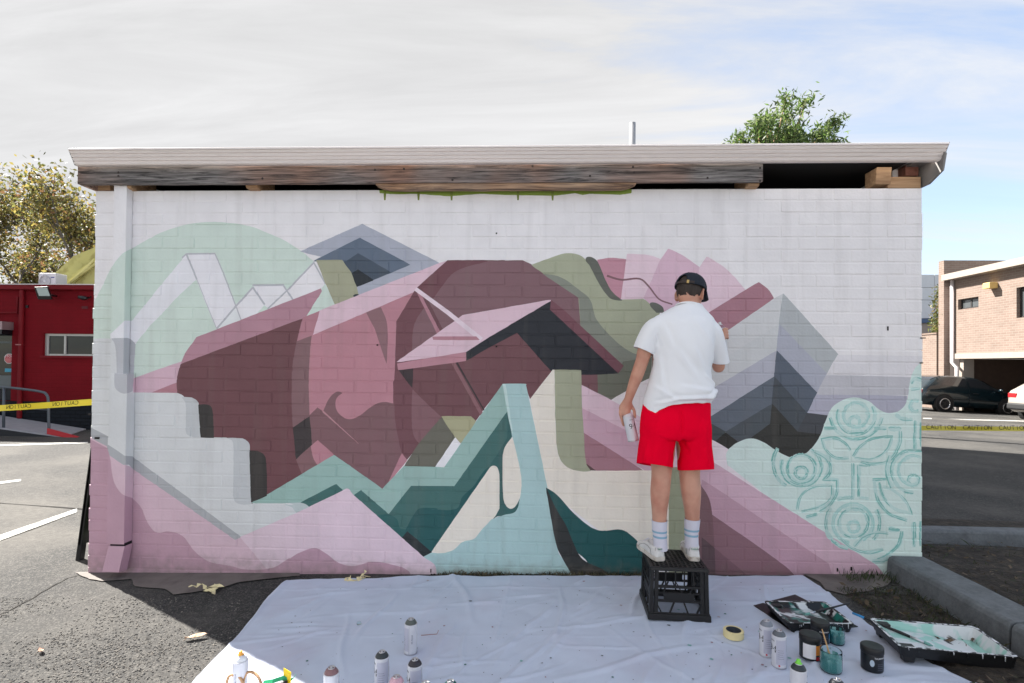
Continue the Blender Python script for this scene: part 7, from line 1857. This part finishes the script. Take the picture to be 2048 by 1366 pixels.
# ---- cars
M_tyre = mat('tyre_rubber', S(22,22,24), .85); M_rimA = mat('alloy_rim', S(196,196,198), .25, metal=.9); M_hub = mat('dark_hub', S(30,30,32), .5)
M_cgl = mat('car_glass', (.018,.022,.028,1), .05, spec=1.0)
M_tail = mat('tail_light', S(190,20,28), .25); M_ind = mat('amber_lens', S(226,110,40), .3); M_trim = mat('black_trim', S(26,27,29), .6)
def car(label, color, X, Y, head=0, hgt=1.0, s_=.976, rough=.25, glass=M_cgl):
    """X, Y: under the near-side rear wheel; head: heading in radians (0 = +X)"""
    c_, n_ = math.cos(head), math.sin(head)
    zr0, zf0 = gz(X), gz(X + 2.46*s_*c_)
    ctr = Vector((X, Y, 0)) + Vector((c_, n_, 0))*1.23*s_ + Vector((-n_, c_, 0))*.73*s_
    t = thing('parked_car', label, 'car', (ctr.x, ctr.y, (zr0+zf0)/2), 0, 'cars in the car park')
    t.rotation_euler = (0, math.atan2(zr0-zf0, 2.46*s_), head)
    t.scale = (s_, s_, s_*hgt)
    paint = mat('car_paint', color, rough, metal=.25, coat=.9)
    ST = [(-2.05,.42,.62,.66,.66,.60),(-2.0,.30,.80,.84,.76,.70),(-1.86,.24,.90,.96,.80,.66),(-1.6,.22,.93,1.16,.815,.60),(-1.3,.21,.93,1.31,.83,.575),(-.9,.20,.92,1.375,.835,.57),(-.2,.20,.905,1.385,.84,.57),(.3,.20,.89,1.33,.84,.57),(.7,.20,.88,1.14,.84,.61),(1.02,.20,.87,.955,.835,.68),(1.3,.21,.83,.865,.825,.70),(1.7,.22,.76,.79,.80,.66),(1.95,.26,.66,.69,.74,.60),(2.06,.34,.54,.57,.64,.52)]
    rows = samp(ST, 52); mb = MB(); rs = []
    def ring_(r):
        x, zb, zs, zt, w_, wt = r
        half = [(w_*.86,zb),(w_*.97,zb+.06),(w_,zb+(zs-zb)*.45),(w_*.995,zb+(zs-zb)*.8),(w_*.965,zs),(wt+(w_*.965-wt)*.45,zs+(zt-zs)*.5),(wt,zt-(zt-zs)*.12),(wt*.86,zt-.012),(wt*.45,zt)]
        return [(x,-a,b) for a, b in half] + [(x,a,b) for a, b in half[::-1]]
    mb.rings([ring_(r) for r in rows]); body_ = mb.build('body', paint, t, smooth=True)
    def rowat(x):
        k = min(range(len(rows)), key=lambda i: abs(rows[i][0]-x)); return rows[k]
    def glass_side(name, x0a, x1a, x0b, x1b, sy):   # bottom x range, top x range
        n = 12; g_ = MB(); rr = []
        for tt in (.14,.35,.6,.84):
            row = []
            for i in range(n+1):
                u = i/n; f = (tt-.14)/.7; x = (x0a+(x0b-x0a)*f)*(1-u) + (x1a+(x1b-x1a)*f)*u; r = rowat(x)
                # smooth lookup
                import bisect
                xs_ = [q[0] for q in rows]; j = max(1, min(len(rows)-1, bisect.bisect(xs_, x))); v = (x-rows[j-1][0])/(rows[j][0]-rows[j-1][0]); r = rows[j-1]*(1-v)+rows[j]*v
                _, zb, zs, zt, w_, wt = r
                yy = w_*.965 + (wt-w_*.965)*min(1, tt/.88); zz = zs + (zt-zs)*tt
                row.append((x, sy*(yy+.008), zz+.002))
            rr.append(row)
        g_.rings(rr, cap=False, close=False); g_.build(name, glass, body_, smooth=True)
    for sy in (-1,1):
        glass_side('side_window', -.22,.98,-.20,.42,sy); glass_side('side_window', -1.35,-.30,-1.05,-.28,sy)
    for nm, xa, xb in (('windscreen',.42,.98),('rear_window',-1.62,-1.12)):
        g_ = MB(); rr = []
        for i in range(7):
            x = xa+(xb-xa)*i/6; r = rowat(x); rr.append([(x, y*(r[5]*.86), r[3]+.010-(abs(y)**3)*.012) for y in (-1,-.6,-.2,.2,.6,1)])
        g_.rings(rr, cap=False, close=False); g_.build(nm, glass, body_, smooth=True)
    for sy in (-1,1):
        MB().tube([(-.26,sy*.842,.28),(-.27,sy*.845,.6),(-.26,sy*.815,.9)], .006, 5).build('door_gap', M_trim, body_)
        MB().tube([(1.0,sy*.842,.3),(1.03,sy*.84,.6),(1.0,sy*.815,.86)], .006, 5).build('door_gap', M_trim, body_)
        MB().box((-.14,min(sy*.835,sy*.862),.74),(.06,max(sy*.835,sy*.862),.775)).build('door_handle', M_trim, body_)
        MB().tube([(-1.9,sy*.79,.50),(-1,sy*.845,.50),(1,sy*.845,.49),(1.8,sy*.80,.47)], .016, 6).build('side_moulding', M_trim, body_)
        MB().ell((.86,sy*.93,.93), (.06,.09,.06), 12, 8).build('wing_mirror', paint, body_, smooth=True)
        MB().ell((1.93,sy*.60,.60), (.10,.14,.07), 12, 8).build('headlight', mat('head_lens', S(214,216,220), .1, spec=.9), body_, smooth=True)
        MB().box((-2.06,min(sy*.42,sy*.72),.66),(-1.95,max(sy*.42,sy*.72),.80)).build('tail_light', M_tail, body_, bevel=.02)
        MB().box((1.38,min(sy*.81,sy*.832),.60),(1.44,max(sy*.81,sy*.832),.63)).build('indicator', M_ind, body_)
    for x, nm in ((2.0,'front_bumper'),(-2.0,'rear_bumper')):
        MB().box((x-.12,-.70,.30),(x+.10,.70,.50)).build(nm, M_trim, body_, bevel=.05, seg=3)
    for x in (-1.23,1.23):
        for sy in (-1,1):
            mw = Matrix.Translation((x, sy*.70, .30)) @ Matrix.Rotation(R(-90)*sy, 4, 'X')
            MB().lathe([(.37,-.02),(.37,.148),(.30,.150)], 28, mw).build('wheel_arch', M_trim, body_)
            wh = MB().lathe([(.20,.0),(.285,.0),(.30,.03),(.30,.15),(.285,.172),(.20,.176)], 30, mw).build('wheel', M_tyre, t, smooth=True)
            MB().lathe([(.205,.170),(.215,.182),(.205,.188),(.170,.182),(.165,.165)], 30, mw, False).build('rim', M_rimA, wh, smooth=True)
            MB().lathe([(.17,.165),(.05,.172),(.045,.185),(.005,.186)], 20, mw).build('hub', M_hub, wh)
            for k in range(5):
                m5 = mw @ Matrix.Rotation(R(72*k),4,'Z'); MB().box((.05,-.018,.168),(.168,.018,.180), m5).build('spoke', M_hub, wh)
    return t
cq = gr(1883,823)
c1 = car('dark green three-door hatchback parked in front of the undercroft', S(14,34,42), cq.x, cq.y, R(4.6))
rk = MB()
for y_ in (-.55,.25):
    rk.tube([(-2.02,y_,.45),(-2.16,y_,.6),(-2.18,y_,1.45),(-2.3,y_,1.62),(-2.6,y_,1.64)], .028, 8)
rk.tube([(-2.18,-.55,1.3),(-2.18,.25,1.3)], .022, 8); rk.tube([(-2.17,-.55,.9),(-2.17,.25,.9)], .022, 8)
rk.build('bike_rack', M_blk, c1, smooth=True)
q = at(2152,800,13.2); car('silver car whose tail shows at the right edge beside the hatchback', S(168,160,152), q.x, q.y, R(2), 1.08)
q = at(2228,800,10.0); car('white car whose rear corner shows at the right edge, nearer than the silver one', S(214,214,217), q.x, q.y, R(2), 1.0)
q = at(1873,720,23.2); car('pale car parked beyond the hatchback, half hidden by the painted wall', S(196,180,170), q.x-3.35, q.y, 0, 1.62)

# ---- row of shops added unseen behind the viewer to bounce sunlight onto the mural
OY = -13.0
opp = thing('added_bounce_shops', 'pale two-storey shops added behind the viewer to bounce sunlight onto the mural', 'building', (0, OY, -.15))
M_opp = mat('pale_render', S(210,213,218), .85, var=.06, vs=1.5)
def wall_open(x0, x1, z0, z1, y0, y1, holes):
    xs_ = sorted({x0, x1, *[h[0] for h in holes], *[h[1] for h in holes]}); mb = MB()
    for a_, b_ in zip(xs_[:-1], xs_[1:]):
        z = z0
        for h in sorted([h for h in holes if h[0] <= a_+1e-6 and h[1] >= b_-1e-6], key=lambda h: h[2]):
            mb.box((a_,y0,z),(b_,y1,h[2])); z = h[3]
        mb.box((a_,y0,z),(b_,y1,z1))
    return mb
oh = []
for k in range(6):
    xc = -13.5+5.4*k; oh += [(xc-1.0,xc+1.0,3.6,4.8), (xc-.5,xc+.5,-.4,2.1), (xc+1.0,xc+2.4,.9,2.1)]
wall_open(-18,18,-.5,6.2,OY-.3,OY,oh).build('wall', M_opp, opp, True)
for h in oh: MB().box((h[0],OY-.22,h[2]),(h[1],OY-.18,h[3])).build('window', M_win, opp, True)
MB().box((-18.2,OY-7,6.2),(18.2,OY+.25,6.45)).build('roof', M_roof, opp, True)
MB().box((-18,OY-7,-.5),(18,OY-6.7,6.2)).build('back_wall', M_opp, opp, True)

# ------------------------------------------------------------------ tidy helper properties
for o in bpy.data.objects:
    if '_base' in o: del o['_base']
